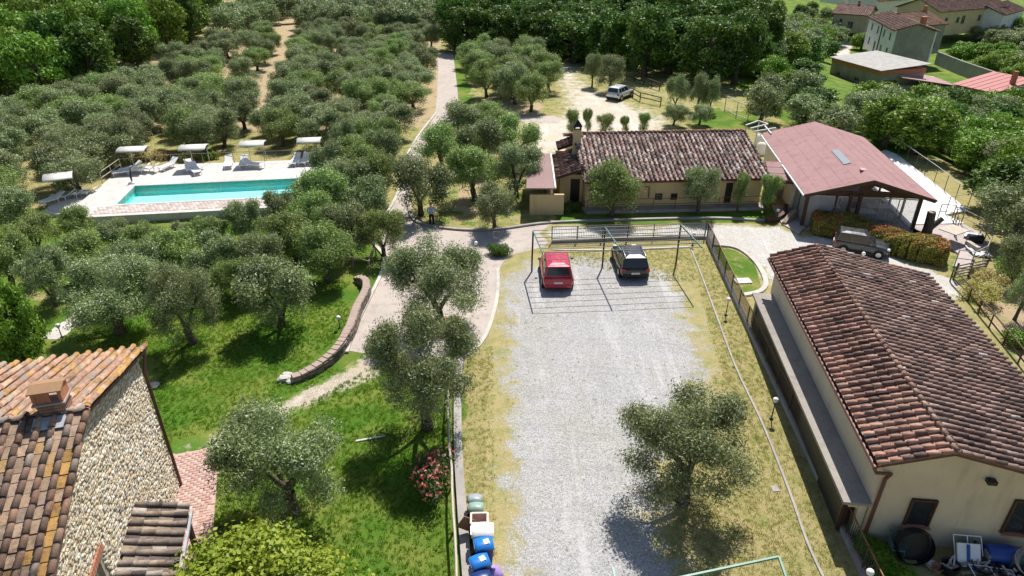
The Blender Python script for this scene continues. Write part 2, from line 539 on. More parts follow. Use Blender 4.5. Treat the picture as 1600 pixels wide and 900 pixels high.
M['rope'] = simple('old_rope', (0.45, 0.40, 0.33), (0.33, 0.29, 0.24), 9, 0.9, 0.1)
M['corr'] = simple('fibre_cement_roof', (0.50, 0.48, 0.45), (0.34, 0.33, 0.31), 1.2, 0.9, 0.2, local=False)
M['redsheet'] = simple('red_sheet_roof', (0.44, 0.15, 0.13), (0.36, 0.12, 0.11), 1.2, 0.6, 0.3, local=False)
M['pinksheet'] = simple('pink_sheet_roof', (0.56, 0.36, 0.35), (0.50, 0.31, 0.30), 1.2, 0.7, 0.3, local=False)
M['lead'] = simple('lead_flashing', (0.50, 0.52, 0.55), (0.30, 0.31, 0.33), 5, 0.5, 0.5, metal=.3)
M['litrock'] = simple('pale_rock', (0.55, 0.53, 0.48), (0.4, 0.38, 0.34), 5, 0.9, 0.2, bump=.5)
M['skin'] = simple('skin', (0.52, 0.33, 0.24), (0.48, 0.30, 0.21), 8, 0.6, 0.3)
M['shirt'] = simple('blue_shirt', (0.25, 0.36, 0.62), (0.20, 0.30, 0.54), 12, 0.9, 0.1)
M['trousers'] = simple('dark_trousers', (0.02, 0.022, 0.03), (0.015, 0.016, 0.02), 12, 0.9, 0.1)
M['hair'] = simple('dark_hair', (0.035, 0.025, 0.02), (0.02, 0.015, 0.012), 20, 0.7, 0.3)

def glass(name, c, rough=0.06, alpha=1.0, spec=.6):
    m = NT(name, rough, spec)
    m.col(c)
    m.b.inputs['Alpha'].default_value = alpha
    return m.mat
M['glass'] = glass('dark_glass', (0.025, 0.03, 0.035))
M['glass_grey'] = glass('curtained_glass', (0.30, 0.32, 0.33), .1)
M['clear'] = glass('clear_glass', (0.5, 0.55, 0.55), .03, 0.18)
def paint(name, c, metal=0.2, rough=.25):
    m = NT(name, rough, .5); m.col(c); m.b.inputs['Metallic'].default_value = metal
    m.b.inputs['Coat Weight'].default_value = 0.7; m.b.inputs['Coat Roughness'].default_value = .05
    n = m.noise(m.objc(), 3.0, 4); r = m.ramp(n, [(0.4, rough), (0.7, rough + .15)]); m.l(r, m.b.inputs['Roughness'])
    return m.mat
M['p_red'] = paint('red_car_paint', (0.42, 0.008, 0.035), .1)
M['p_black'] = paint('black_car_paint', (0.012, 0.012, 0.014), .1)
M['p_grey'] = paint('graphite_car_paint', (0.05, 0.055, 0.06), .3)
M['p_silver'] = paint('silver_car_paint', (0.62, 0.65, 0.68), .35)
M['headlamp'] = glass('headlamp_glass', (0.6, 0.62, 0.64), .1)
M['taillamp'] = glass('taillamp_red', (0.35, 0.01, 0.01), .15)
M['plate'] = simple('plate_white', (0.75, 0.75, 0.73), (0.7, 0.7, 0.68), 5, .5)
def mk_globe():
    m = NT('opal_globe', 0.25, .5); m.col((0.86, 0.86, 0.84)); m.b.inputs['Subsurface Weight'].default_value = 0.2
    return m.mat
M['globe'] = mk_globe()
M['tile_o'] = tint_mat('roof_tile_piece', True, big=.8, stain=.42, lichen=.0)
M['tile_j'] = tint_mat('roof_tiles_joined', False, big=.8, stain=.42)
M['stone_o'] = tint_mat('stone_piece', True, stain=.25, stain_col=(0.16, 0.13, 0.1), bump=.8)
M['stone_j'] = tint_mat('stones_joined', False, stain=.25, stain_col=(0.16, 0.13, 0.1), bump=.8)
M['pave_o'] = tint_mat('paving_brick', True, stain=.2, stain_col=(0.3, 0.2, 0.17), scale=2.0, bump=.2, pale=.12)
M['pave_j'] = tint_mat('paving_bricks_joined', False, stain=.2, stain_col=(0.3, 0.2, 0.17), scale=2.0, bump=.2, pale=.12)

def leaf_mat(name, dark, mid, light, silver=None, trans=0.3, rough=.55, world=False):
    m = NT(name, rough, 0.3)
    t = m.attr('tint')
    sp = m.n('ShaderNodeSeparateColor'); m.l(t, sp.inputs[0])
    oi = m.n('ShaderNodeObjectInfo').outputs['Random']
    n1 = m.noise(m.pos() if world else m.objc(), 0.32 if world else 0.9, 4)
    if world: n1 = m.ramp(n1, [(.35, 0.0), (.66, 1.0)])
    f = m.math('ADD', m.math('MULTIPLY', sp.outputs[0], .5 if world else .6), m.math('MULTIPLY', n1, .5 if world else .45))
    stops = [(0.15, dark), (0.5, mid), (0.85, light)]
    c = m.ramp(f, stops)
    if silver:
        c = m.mix(m.ramp(sp.outputs[1], [(0.76, 0.0), (0.80, 1.0)]), c, silver)
    hsv = m.n('ShaderNodeHueSaturation')
    m.l(c, hsv.inputs['Color'])
    m.l(m.math('ADD', m.math('MULTIPLY', oi, .03), .485), hsv.inputs['Hue'])
    m.l(m.math('ADD', m.math('MULTIPLY', oi, .35), .85), hsv.inputs['Value'])
    c = hsv.outputs[0]
    m.col(c)
    tr = m.n('ShaderNodeBsdfTranslucent'); m.l(c, tr.inputs[0])
    mx = m.n('ShaderNodeMixShader'); mx.inputs[0].default_value = trans
    m.l(m.b.outputs[0], mx.inputs[1]); m.l(tr.outputs[0], mx.inputs[2])
    m.l(mx.outputs[0], m.t.nodes['Material Output'].inputs[0])
    return m.mat
M['olive'] = leaf_mat('olive_leaves', (0.085, 0.12, 0.035), (0.175, 0.23, 0.068), (0.36, 0.42, 0.165), (0.46, 0.51, 0.34), .24)
M['olive_g'] = leaf_mat('young_olive_leaves', (0.09, 0.155, 0.03), (0.185, 0.275, 0.05), (0.36, 0.46, 0.115), (0.44, 0.52, 0.27), .25)
M['broad'] = leaf_mat('oak_leaves', (0.035, 0.085, 0.014), (0.075, 0.155, 0.022), (0.20, 0.31, 0.05), None, .3)
M['broad_l'] = leaf_mat('bright_leaves', (0.08, 0.16, 0.02), (0.16, 0.28, 0.03), (0.28, 0.40, 0.055), None, .25)
M['maple'] = leaf_mat('maple_leaves', (0.12, 0.19, 0.02), (0.24, 0.33, 0.03), (0.46, 0.50, 0.06), None, .35)
M['photinia'] = leaf_mat('photinia_leaves', (0.12, 0.17, 0.03), (0.30, 0.32, 0.06), (0.52, 0.47, 0.10), (0.62, 0.20, 0.10), .35)
M['rose'] = leaf_mat('rose_leaves', (0.05, 0.10, 0.025), (0.08, 0.14, 0.03), (0.12, 0.18, 0.05), None, .25)
M['petal'] = leaf_mat('rose_petals', (0.50, 0.05, 0.07), (0.60, 0.16, 0.17), (0.72, 0.45, 0.40), None, .3)
M['blade'] = leaf_mat('grass_blades', (0.10, 0.24, 0.016), (0.18, 0.34, 0.028), (0.34, 0.42, 0.07), None, .5, world=True)
M['drygrass'] = leaf_mat('dry_grass_blades', (0.34, 0.32, 0.10), (0.48, 0.42, 0.17), (0.6, 0.52, 0.28), (0.34, 0.42, 0.10), .5, world=True)

def tarp(name, c): return simple(name, c, tuple(x * .8 for x in c), 5, .4, .5)
M['bin_blue'] = tarp('blue_bin', (0.02, 0.20, 0.62)); M['bin_navy'] = tarp('navy_bin', (0.015, 0.04, 0.16))
M['bin_grey'] = tarp('grey_bin_lid', (0.32, 0.37, 0.38)); M['bin_green'] = tarp('green_bin_lid', (0.28, 0.42, 0.34))
M['bin_brown'] = tarp('brown_bin', (0.30, 0.13, 0.09)); M['bin_rim'] = tarp('pinkish_bin_rim', (0.62, 0.46, 0.40))
M['bag'] = tarp('purple_bag', (0.38, 0.26, 0.62)); M['bluebarrel'] = tarp('blue_barrel', (0.02, 0.07, 0.32))
M['yellowp'] = tarp('yellow_plastic', (0.75, 0.38, 0.02)); M['tgreen'] = tarp('dull_green_plastic', (0.10, 0.16, 0.15))
M['liner'] = simple('pool_liner_wall', (0.07, 0.74, 0.66), (0.06, 0.70, 0.62), 1.0, .5, .3, local=False)
M['liner_f'] = simple('pool_liner_floor', (0.42, 0.92, 0.90), (0.38, 0.88, 0.86), 1.0, .5, .3, local=False)
def mk_water():
    m = NT('pool_water', 0.03, .5)
    t = m.n('ShaderNodeBsdfTransparent'); t.inputs[0].default_value = (0.86, 1.0, 0.99, 1)
    g = m.n('ShaderNodeBsdfGlossy'); g.inputs['Roughness'].default_value = .03
    fr = m.n('ShaderNodeFresnel'); fr.inputs[0].default_value = 1.33
    b = m.n('ShaderNodeBump'); b.inputs['Strength'].default_value = .25; b.inputs['Distance'].default_value = .03
    m.l(m.noise(m.pos(), 2.5, 3), b.inputs['Height']); m.l(b.outputs[0], g.inputs['Normal']); m.l(b.outputs[0], fr.inputs['Normal'])
    mx = m.n('ShaderNodeMixShader'); m.l(fr.outputs[0], mx.inputs[0]); m.l(t.outputs[0], mx.inputs[1]); m.l(g.outputs[0], mx.inputs[2])
    m.l(mx.outputs[0], m.t.nodes['Material Output'].inputs[0])
    return m.mat
M['water'] = mk_water()

# ------------------------------------------------------------------ pieces: the first `limit` (nearest in view) as objects, the rest joined
def pieces(name, items, templates, mat_o, mat_j, parent, limit=300, rest='pieces', size_key=None, tilt=0.0):
    """items: (Matrix world, template index, colour)"""
    def key(it):
        p = it[0].translation
        return ((p - Vector((0, 0, CAM_H))).length) + (0 if inframe(p, 12) else 1e4)
    items = sorted(items, key=key)
    head = [i for i in items[:limit] if inframe(i[0].translation, 30)]
    tail = items[len(head):]
    wl = WL[parent.name]
    T = Matrix.Translation(-wl)
    tm = [t.mesh(name, mat_o) for t in templates]
    for Mx, ti, c in head:
        o = bpy.data.objects.new(name, tm[ti])
        C.objects.link(o); o.parent = parent
        o.matrix_basis = T @ Mx
        o.color = (c[0], c[1], c[2], 1)
    if tail:
        tv = [np.array([tuple(v) for v in t.v]) for t in templates]
        tq = []
        for t in templates:
            q = []
            for f in t.f:
                if len(f) == 4: q.append(list(f))
                elif len(f) == 3: q.append([f[0], f[1], f[2], f[2]])
            tq.append(q)
        # use ngons-free templates (quads only)
        Vs, Fs, Cs = [], [], []
        b = 0
        for Mx, ti, c in tail:
            A = np.array(T @ Mx)
            V = tv[ti] @ A[:3, :3].T + A[:3, 3]
            F = np.array(tq[ti]) + b
            Vs.append(V); Fs.append(F); Cs.append(np.tile(np.array(c[:3]), (len(F), 1)))
            b += len(V)
        me = npmesh(rest, np.concatenate(Vs), np.concatenate(Fs), mat_j, np.concatenate(Cs))
        o = bpy.data.objects.new(rest, me)
        link(o, parent)
        o['kind'] = 'stuff'

def cover_tile(L=.46, r=.088, n=5):
    m = MB()
    vs = []
    for j, (y, rr, zz) in enumerate(((0, r, 0.035), (L, r * .8, 0.0))):
        for t in (1, .80):
            for k in range(n + 1):
                a = math.pi * k / n
                vs.append((-math.cos(a) * rr * t, y, zz + math.sin(a) * rr * t))
    fs = []
    w = n + 1
    for k in range(n):
        fs.append((k, k + 1, 2 * w + k + 1, 2 * w + k))            # outer
        fs.append((k, w + k, w + k + 1, k + 1))                    # front lip
    m.add(vs, fs, True)
    return m
def pan_tile(L=.46, w=.29):
    m = MB()
    vs = []
    for y, zz in ((0, 0.022), (L, 0.0)):
        for x, z in ((-w / 2, .05), (-w / 2 + .03, .012), (w / 2 - .03, .012), (w / 2, .05)):
            vs.append((x, y, z + zz - .01))
    fs = [(i, i + 1, 4 + i + 1, 4 + i) for i in range(3)]
    m.add(vs, fs)
    b = [(-w / 2, 0, -.02), (w / 2, 0, -.02), (-w / 2, 0, .025), (w / 2, 0, .025)]
    m.add(b, [(0, 1, 3, 2)])
    return m
COVER, PAN = cover_tile(), pan_tile()

def tile_slope(roof, o, across, up, width, length, pal, pitch=.34, course=.37, limit=150, lich=None, seed=1, amp=.012, ridge_pal=None):
    """o: eave corner; across: unit vector along the eave; up: unit vector up the slope"""
    r = random.Random(seed)
    across, up = Vector(across).normalized(), Vector(up).normalized()
    n = across.cross(up).normalized()
    if n.z < 0: n = -n
    flip = across.cross(up).z < 0
    ax = -across if flip else across
    nc = int(round(width / pitch)); nr = int(math.ceil(length / course))
    pitch = width / nc
    items = []
    o = Vector(o)
    for i in range(nc + 1):
        for j in range(nr):
            y = j * course
            sag = .022 * math.sin(i * pitch * 1.1 + seed) * math.sin(j * course * .9 + seed * 2) + .012 * math.sin(i * 1.7 + j * .6)
            sc = min(1.0, (length - y + .06) / .46) if y + .46 > length + .06 else 1.0
            for kind in (0, 1):
                if kind == 1 and i == nc: continue
                x = i * pitch + (0 if kind == 0 else pitch / 2)
                p = o + across * (x + r.uniform(-amp, amp)) + up * (y + r.uniform(-.015, .015)) + n * (.065 + sag + r.uniform(0, .008) if kind == 0 else .03 + sag)
                R = Matrix((ax, up, n)).transposed().to_4x4()
                if r.random() < .04: p = p - up * r.uniform(.03, .10)
                J = Matrix.Rotation(r.uniform(-.055, .055) * (1 if kind == 0 else .4), 4, 'Z') @ Matrix.Rotation(r.uniform(-.012, .012), 4, 'X')
                S = Matrix.Diagonal((pitch / .34, sc, 1, 1))
                c = pal(r, i / max(nc, 1), j / nr, kind)
                items.append((Matrix.Translation(p) @ R @ J @ S, kind, c))
    pieces('tile', items, [COVER, PAN], M['tile_o'], M['tile_j'], roof, limit, 'roof_tiles')

def ridge_row(roof, a, b, pal, r0=.12, step=.36, limit=60, seed=2):
    r = random.Random(seed)
    a, b = Vector(a), Vector(b)
    d = (b - a); L = d.length; d.normalize()
    x = d.cross(Vector((0, 0, 1))).normalized(); n = x.cross(d)
    R = Matrix((x, d, n)).transposed().to_4x4()
    items = []
    k = int(L / step)
    for i in range(k):
        p = a + d * (i * L / k) + n * (.03 + r.uniform(0, .01))
        items.append((Matrix.Translation(p) @ R @ Matrix.Rotation(r.uniform(-.04, .04), 4, 'Z') @ Matrix.Diagonal((r0 / .095, L / k / .40, 1.15, 1)), 0, pal(r, i / k, 0, 0)))
    pieces('ridge_tile', items, [COVER], M['tile_o'], M['tile_j'], roof, limit, 'ridge_tiles')

def choice_pal(cols, w, var=.15):
    def f(r, u, v, kind):
        c = r.choices(cols, w)[0]
        k = 1 + r.uniform(-var, var)
        return tuple(min(1, x * k) for x in c)
    return f

# ------------------------------------------------------------------ ground
DECK_Z = 0.62
def Pl(pts, z=0.0): return [P(x, y, z) for x, y in pts]
def Gl(pts): return [G(x, y) for x, y in pts]
pool_TL, pool_TR, pool_BL = P(210, 291, DECK_Z), P(467, 279, DECK_Z), P(196, 319, DECK_Z)
pu = (pool_TR - pool_TL); POOL_L = pu.length; pu.normalize()
pv = Vector((pu.y, -pu.x, 0)); POOL_W = (pool_BL - pool_TL).dot(pv)
def PW(a, b, z=DECK_Z): # pool coordinates: a along the length, b towards the camera
    q = pool_TL + pu * a + pv * b
    return Vector((q.x, q.y, z))
deck_poly = [PW(-3.0, POOL_W + 2.3), PW(-2.6, -4.6), PW(1.5, -5.3), PW(14.5, -5.0), PW(17.5, -4.2), PW(17.5, POOL_W + 2.1), PW(8, POOL_W + 2.3)]
dipc = [PW(-1.6, POOL_W + 1.4), PW(-1.6, -1.6), PW(POOL_L + 1.6, -1.6), PW(POOL_L + 1.6, POOL_W + 1.4)]

lush_px = [([(-60, 455), (60, 470), (200, 440), (380, 425), (560, 400), (592, 350), (606, 430), (552, 510), (600, 565), (700, 590), (716, 600), (724, 990), (560, 1000), (-200, 1000)], 1.0),
           ([(-100, 330), (160, 325), (380, 345), (600, 300), (600, 400), (380, 430), (-100, 470)], .75),
           ([(840, 318), (1215, 318), (1210, 352), (860, 352)], .75),
           ([(650, 280), (870, 280), (870, 362), (650, 350)], .42),
           ([(1100, 383), (1200, 395), (1200, 450), (1165, 460)], .62),
           ([(700, 88), (725, 88), (750, 250), (715, 200)], .8),
           ([(1100, 170), (1180, 178), (1190, 200), (1080, 195)], .95),
           ([(1330, 160), (1460, 175), (1440, 220), (1310, 200)], .9),
           ([(1460, 400), (1620, 600), (1620, 500), (1500, 400)], .55),
           ([(1560, 0), (1600, 0), (1600, 140), (1500, 120)], .6)]
dirt_px = [([(345, 140), (372, 70), (395, 70), (380, 120), (350, 148)], 1.0),
           ([(385, 160), (430, 90), (455, 25), (475, 30), (468, 80), (420, 150)], 1.0),
           ([(590, 68), (615, 68), (625, 86), (590, 82)], .9), ([(610, 150), (640, 110), (640, 130), (622, 160)], .85),
           ([(520, 90), (560, 92), (540, 115), (500, 115)], .9),
           ([(300, 0), (690, 0), (690, 200), (0, 215), (0, 150), (330, 60)], .62),
           ([(715, 290), (760, 280), (750, 335), (715, 340)], .6),
           ([(755, 150), (850, 160), (840, 205), (760, 200)], .7),
           ([(1490, 410), (1620, 470), (1620, 600), (1560, 530)], .62)]
LUSH = [(Gl(p), w) for p, w in lush_px]
DIRT = [(Gl(p), w) for p, w in dirt_px]

def axis(segs):
    out = []
    for a, b, s in segs:
        n = max(1, int(round((b - a) / s)))
        out += [a + (b - a) * i / n for i in range(n)]
    out.append(segs[-1][1])
    return out
XS = axis([(-1400, -300, 60), (-300, -90, 10), (-90, -40, 2), (-40, 40, .55), (40, 110, 2), (110, 300, 10), (300, 1400, 60)])
YS = axis([(-200, 0, 20), (0, 10, 2), (10, 62, .55), (62, 130, 1.6), (130, 260, 4), (260, 600, 20), (600, 1800, 60)])
def build_ground():
    nx, ny = len(XS), len(YS)
    V = np.zeros((ny, nx, 3)); Z = np.zeros((ny, nx, 4)); Z[..., 3] = 1
    bbs = []
    def bb(p): return min(q[0] for q in p) - 1, max(q[0] for q in p) + 1, min(q[1] for q in p) - 1, max(q[1] for q in p) + 1
    LB = [(bb(p), p, w) for p, w in LUSH]; DB = [(bb(p), p, w) for p, w in DIRT]
    dbb = bb(dipc)
    for j, y in enumerate(YS):
        for i, x in enumerate(XS):
            z = hgt(x, y)
            if dbb[0] < x < dbb[1] and dbb[2] < y < dbb[3] and inpoly(x, y, dipc): z = -2.0
            V[j, i] = (x, y, z)
            lu = 0.2 if y < 62 else (0.38 if x < 30 else .75)
            for b, p, w in LB:
                if b[0] < x < b[1] and b[2] < y < b[3] and inpoly(x, y, p): lu = w
            di = 0.12
            for b, p, w in DB:
                if b[0] < x < b[1] and b[2] < y < b[3] and inpoly(x, y, p): di = max(di, w)
            Z[j, i, 0] = lu; Z[j, i, 1] = di
    idx = np.arange(nx * ny).reshape(ny, nx)
    F = np.stack([idx[:-1, :-1], idx[:-1, 1:], idx[1:, 1:], idx[1:, :-1]], -1).reshape(-1, 4)
    me = npmesh('ground', V.reshape(-1, 3), F, M['ground'], smooth=True)
    at = me.color_attributes.new('zone', 'FLOAT_COLOR', 'POINT')
    at.data.foreach_set('color', Z.reshape(-1).astype(np.float32))
    o = bpy.data.objects.new('ground', me); link(o); tag(o, kind='structure')
build_ground()

def sheet(name, poly, dz, mat, res=1.2, drape=True, z=None, kind='structure', holes=None):
    pts = [Vector((p[0], p[1])) for p in poly]
    n = len(pts)
    edges = [(i, (i + 1) % n) for i in range(n)]
    x0, x1 = min(p.x for p in pts), max(p.x for p in pts)
    y0, y1 = min(p.y for p in pts), max(p.y for p in pts)
    vs = list(pts)
    y = y0
    while y < y1:
        x = x0
        while x < x1:
            if inpoly(x, y, pts) and polydist(x, y, pts) > res * .45:
                vs.append(Vector((x + random.uniform(-.1, .1) * res, y)))
            x += res
        y += res
    v2, e2, f2, *_ = delaunay_2d_cdt(vs, edges, [], 1, 1e-5)
    me = bpy.data.meshes.new(name)
    me.from_pydata([(p.x, p.y, (hgt(p.x, p.y) if z is None else z) + dz) for p in v2], [], [tuple(f) for f in f2])
    me.materials.append(mat)
    at = me.attributes.new('edge', 'FLOAT', 'POINT')
    at.data.foreach_set('value', [polydist(p.x, p.y, pts) for p in v2])
    bm = bmesh.new(); bm.from_mesh(me)
    bmesh.ops.recalc_face_normals(bm, faces=bm.faces)
    bm.faces.ensure_lookup_table()
    if bm.faces and bm.faces[0].normal.z < 0: bmesh.ops.reverse_faces(bm, faces=bm.faces)
    bm.to_mesh(me); bm.free()
    o = bpy.data.objects.new(name, me); link(o)
    if kind: o['kind'] = kind
    return o

# gravel car park
lot_poly = curve_pts([(p.x, p.y) for p in Pl([(768, 430), (830, 398), (935, 392), (1040, 412), (1072, 432), (1098, 480), (1128, 560), (1120, 640), (1090, 700), (1060, 800), (1120, 960), (1100, 1150), (700, 1150), (752, 900), (758, 700), (764, 560)])], 1.0, True)
sheet('gravel_car_park', lot_poly, .004, M['gravel'], 1.0)
# concrete driveway
drive_px_l = [(684, 80), (680, 175), (650, 218), (632, 250), (624, 290), (606, 330), (594, 372), (604, 405), (598, 425), (578, 470), (556, 515), (545, 548)]
drive_px_r = [(612, 560), (700, 560), (752, 540), (776, 470), (778, 425), (800, 398), (850, 385), (862, 350), (760, 362), (700, 360), (655, 350), (643, 325), (646, 288), (665, 235), (690, 205), (716, 175), (708, 80)]
dl = curve_pts([(p.x, p.y) for p in Pl(drive_px_l)], 1.2)
dr = curve_pts([(p.x, p.y) for p in Pl(drive_px_r)], 1.2)
sheet('driveway', dl + dr, .008, M['drive'], 2.0)
# gravel lane past the restaurant
lane = curve_pts([(p.x, p.y) for p in Pl([(858, 352), (960, 352), (1080, 348), (1190, 350), (1230, 354), (1250, 366), (1330, 372), (1400, 400), (1460, 418), (1500, 440), (1520, 470), (1470, 470), (1400, 455), (1290, 440), (1212, 450), (1196, 470), (1175, 408), (1130, 386), (1104, 378), (1000, 371), (858, 378)])], 1.0, True)
sheet('gravel_lane', lane, .012, M['gravel2'], 1.2)
up = curve_pts([(p.x, p.y) for p in Gl([(852, 96), (905, 98), (925, 130), (985, 158), (1040, 178), (1060, 205), (960, 225), (880, 245), (800, 250), (806, 186), (868, 178), (862, 130)])], 1.5, True)
sheet('upper_gravel_car_park', up, .02, M['gravel3'], 2.0)
sheet('upper_pavement', [(p.x, p.y) for p in Gl([(806, 184), (866, 181), (880, 186), (872, 192), (806, 190)])], .03, M['drive'], 2.0)
tr = curve_pts([(p.x, p.y) for p in Pl([(600, 556), (560, 585), (500, 612), (420, 650), (345, 682), (270, 704)])], .8)
def ribbon(pts, w0, w1):
    L, R = [], []
    n = len(pts)
    for i, p in enumerate(pts):
        d = pts[min(i + 1, n - 1)] - pts[max(i - 1, 0)]
        d = Vector((d.x, d.y)).normalized(); nn = Vector((-d.y, d.x))
        w = w0 + (w1 - w0) * i / (n - 1)
        L.append((p[0] + nn.x * w, p[1] + nn.y * w)); R.append((p[0] - nn.x * w, p[1] - nn.y * w))
    return L + R[::-1]
sheet('dirt_track', ribbon(tr, 1.15, .35), .004, M['track'], .6)
vr = curve_pts([(g.x, g.y) for g in Gl([(1352, 62), (1322, 68), (1312, 82), (1330, 92), (1362, 100), (1400, 112), (1440, 124), (1470, 140)])], 2)
sheet('village_road', ribbon(vr, 2.6, 3.0), .05, M['villageroad'], 2.5)
fp = curve_pts([(g.x, g.y) for g in Gl([(80, 530), (100, 512), (120, 498), (150, 470)])], .8)
sheet('footpath', ribbon(fp, .55, .5), .004, M['conc_pale'], .6)
fp = curve_pts([(g.x, g.y) for g in Gl([(-20, 600), (25, 555), (50, 530)])], .8)
sheet('garden_path', ribbon(fp, .5, .5), .004, M['conc_pale'], .6)
up2 = curve_pts([(g.x, g.y) for g in Gl([(985, 128), (1010, 138), (1040, 152), (1090, 170)])], 2)
sheet('upper_dirt_lane', ribbon(up2, 1.2, 1.4), .03, M['gravel3'], 2.5)

def kerb(name, pts, w, h, mat, label=None, cat=None, z0=None, group=None):
    mb = MB()
    pts = [Vector((p[0], p[1], 0)) for p in pts]
    n = len(pts); vs = []; fs = []
    for i, p in enumerate(pts):
        d = (pts[min(i + 1, n - 1)] - pts[max(i - 1, 0)]).normalized()
        s = Vector((-d.y, d.x, 0)) * w / 2
        b = (hgt(p.x, p.y) if z0 is None else z0)
        hh = h(i / (n - 1)) if callable(h) else h
        for q, z in ((p - s, b - .15), (p - s, b + hh), (p + s, b + hh), (p + s, b - .15)):
            vs.append((q.x, q.y, z))
    for i in range(n - 1):
        for k in range(4):
            fs.append((i * 4 + k, i * 4 + (k + 1) % 4, (i + 1) * 4 + (k + 1) % 4, (i + 1) * 4 + k))
    fs += [(0, 1, 2, 3), tuple((n - 1) * 4 + k for k in (3, 2, 1, 0))]
    mb.add(vs, fs)
    o = mb.obj(name, mat)
    if label: tag(o, label, cat, group)
    else: o['kind'] = 'structure'
    return o
def crv(px, step=.6, z=0.0): return curve_pts([(p.x, p.y) for p in Pl(px, z)], step)
kerb('kerb', crv([(716, 176), (680, 212), (656, 250), (640, 290), (639, 325), (652, 348), (700, 358), (770, 360), (860, 349), (1000, 344), (1120, 342), (1195, 345), (1222, 335), (1226, 322)]), .22, .14, M['conc'])
kerb('kerb', crv([(682, 178), (652, 216), (634, 250), (626, 292), (606, 332), (585, 352), (578, 372), (600, 402), (596, 428), (576, 470), (554, 515), (542, 552)]), .2, .12, M['conc_pale'])
kerb('kerb', crv([(1078, 386), (1092, 420), (1118, 490), (1150, 575), (1190, 660), (1232, 765), (1262, 850), (1300, 930)]), .09, .05, M['conc'])
kerb('kerb', crv([(860, 390), (940, 391), (1078, 386)]), .13, .05, M['conc_pale'])
kerb('kerb', crv([(1106, 383), (1150, 388), (1180, 410), (1196, 440), (1188, 456), (1162, 462)], .4), .3, .12, M['conc_pale'])
kerb('kerb', crv([(778, 420), (776, 470), (756, 530), (722, 560)], .4), .2, .06, M['conc_pale'])

# retaining wall along the car park and the curved stone wall by the driveway
rw = crv([(722, 556), (716, 600), (716, 700), (722, 800), (730, 900), (738, 1000)], .5)
kerb('retaining_wall', rw, .34, .28, M['conc'], 'low grey concrete wall between the lawn and the gravel car park', 'wall')

def stone_box(mb, c, u, n, w, up, L, H, D, r):
    """one irregular stone: centre c, u along, up, n outward"""
    vs = []
    for a in (-.5, .5):
        for b in (-.5, .5):
            for d in (0, 1):
                k = .78 if d else 1.0
                vs.append(c + u * (a * L * k + r.uniform(-.06, .06) * L) + up * (b * H * k + r.uniform(-.06, .06) * H) + n * (D * d * r.uniform(.7, 1.2)))
    mb.add(vs, [(0, 4, 6, 2), (1, 3, 7, 5), (0, 1, 5, 4), (2, 6, 7, 3), (0, 2, 3, 1), (4, 5, 7, 6)])
def stone_templates(L=1, H=1, D=1, k=6, seed=3):
    r = random.Random(seed); out = []
    for i in range(k):
        mb = MB()
        vs = []
        for d, kk in ((0, 1.0), (.75, .95), (1, .80)):
            for a, b in ((-.5, -.5), (.5, -.5), (.5, .5), (-.5, .5)):
                vs.append((a * L * kk + r.uniform(-.07, .07), b * H * kk + r.uniform(-.1, .1), d * D + (r.uniform(-.12, .12) if d == 1 else 0)))
        fs = []
        for j in range(2):
            for q in range(4):
                fs.append((j * 4 + q, j * 4 + (q + 1) % 4, (j + 1) * 4 + (q + 1) % 4, (j + 1) * 4 + q))
        fs.append((8, 9, 10, 11))
        mb.add(vs, fs)
        out.append(mb)
    return out
STONES = stone_templates()

def curved_wall():
    top = crv([(556, 426), (570, 436), (572, 452), (558, 480), (546, 512), (528, 540), (500, 562), (468, 578), (455, 582)], .3, .55)
    t = thing('stone_wall', (top[0].x, top[0].y, 0), 'curved rubble stone garden wall with pinkish coping beside the driveway', 'wall')
    n = len(top)
    core = MB(); cop = []
    mbc = MB()
    items = []
    r = random.Random(5)
    pal = choice_pal([(0.30, 0.24, 0.20), (0.22, 0.18, 0.16), (0.38, 0.31, 0.26), (0.16, 0.14, 0.13)], [4, 3, 2, 2])
    hh = lambda i: .62 * (1 - .55 * sm(i / n, .6, 1.0)) * sm(i / n, -.1, .12)
    for i in range(n - 1):
        a, b = top[i], top[i + 1]
        A, B = Vector((a.x, a.y, 0)), Vector((b.x, b.y, 0))
        d = (B - A); L = d.length; d.normalize()
        nn = Vector((-d.y, d.x, 0))      # side
        h = hh(i)
        core.box((A + B) / 2 + Vector((0, 0, h / 2 - .1)), (L * 1.02, .34, h + .2), math.atan2(d.y, d.x))
        for side in (1, -1):
            z = .05
            while z < h - .02:
                c = (A + B) / 2 + nn * side * .165 + Vector((0, 0, z)) + d * r.uniform(-.05, .05)
                nrm = nn * side
                up = Vector((0, 0, 1)); u = up.cross(nrm)
                R = Matrix((u, up, nrm)).transposed().to_4x4()
                items.append((Matrix.Translation(c) @ R @ Matrix.Diagonal((L * 1.0, .13, .07, 1)), r.randrange(6), pal(r, 0, 0, 0)))
                z += .135
        cop.append(((A + B) / 2 + Vector((0, 0, h + .03)), math.atan2(d.y, d.x), L))
    core.obj('core', M['mortar'], t)
    pieces('stone', items, STONES, M['stone_o'], M['stone_j'], t, 240, 'small_stones')
    for c, a, L in cop:
        mb = MB(); mb.box(c, (L * .97, .38, .06), a)
        mb.obj('coping_slab', M['tcop'], t)
M['tcop'] = simple('terracotta_coping', (0.42, 0.31, 0.26), (0.30, 0.245, 0.215), 2.5, .9, .2, local=False)
curved_wall()

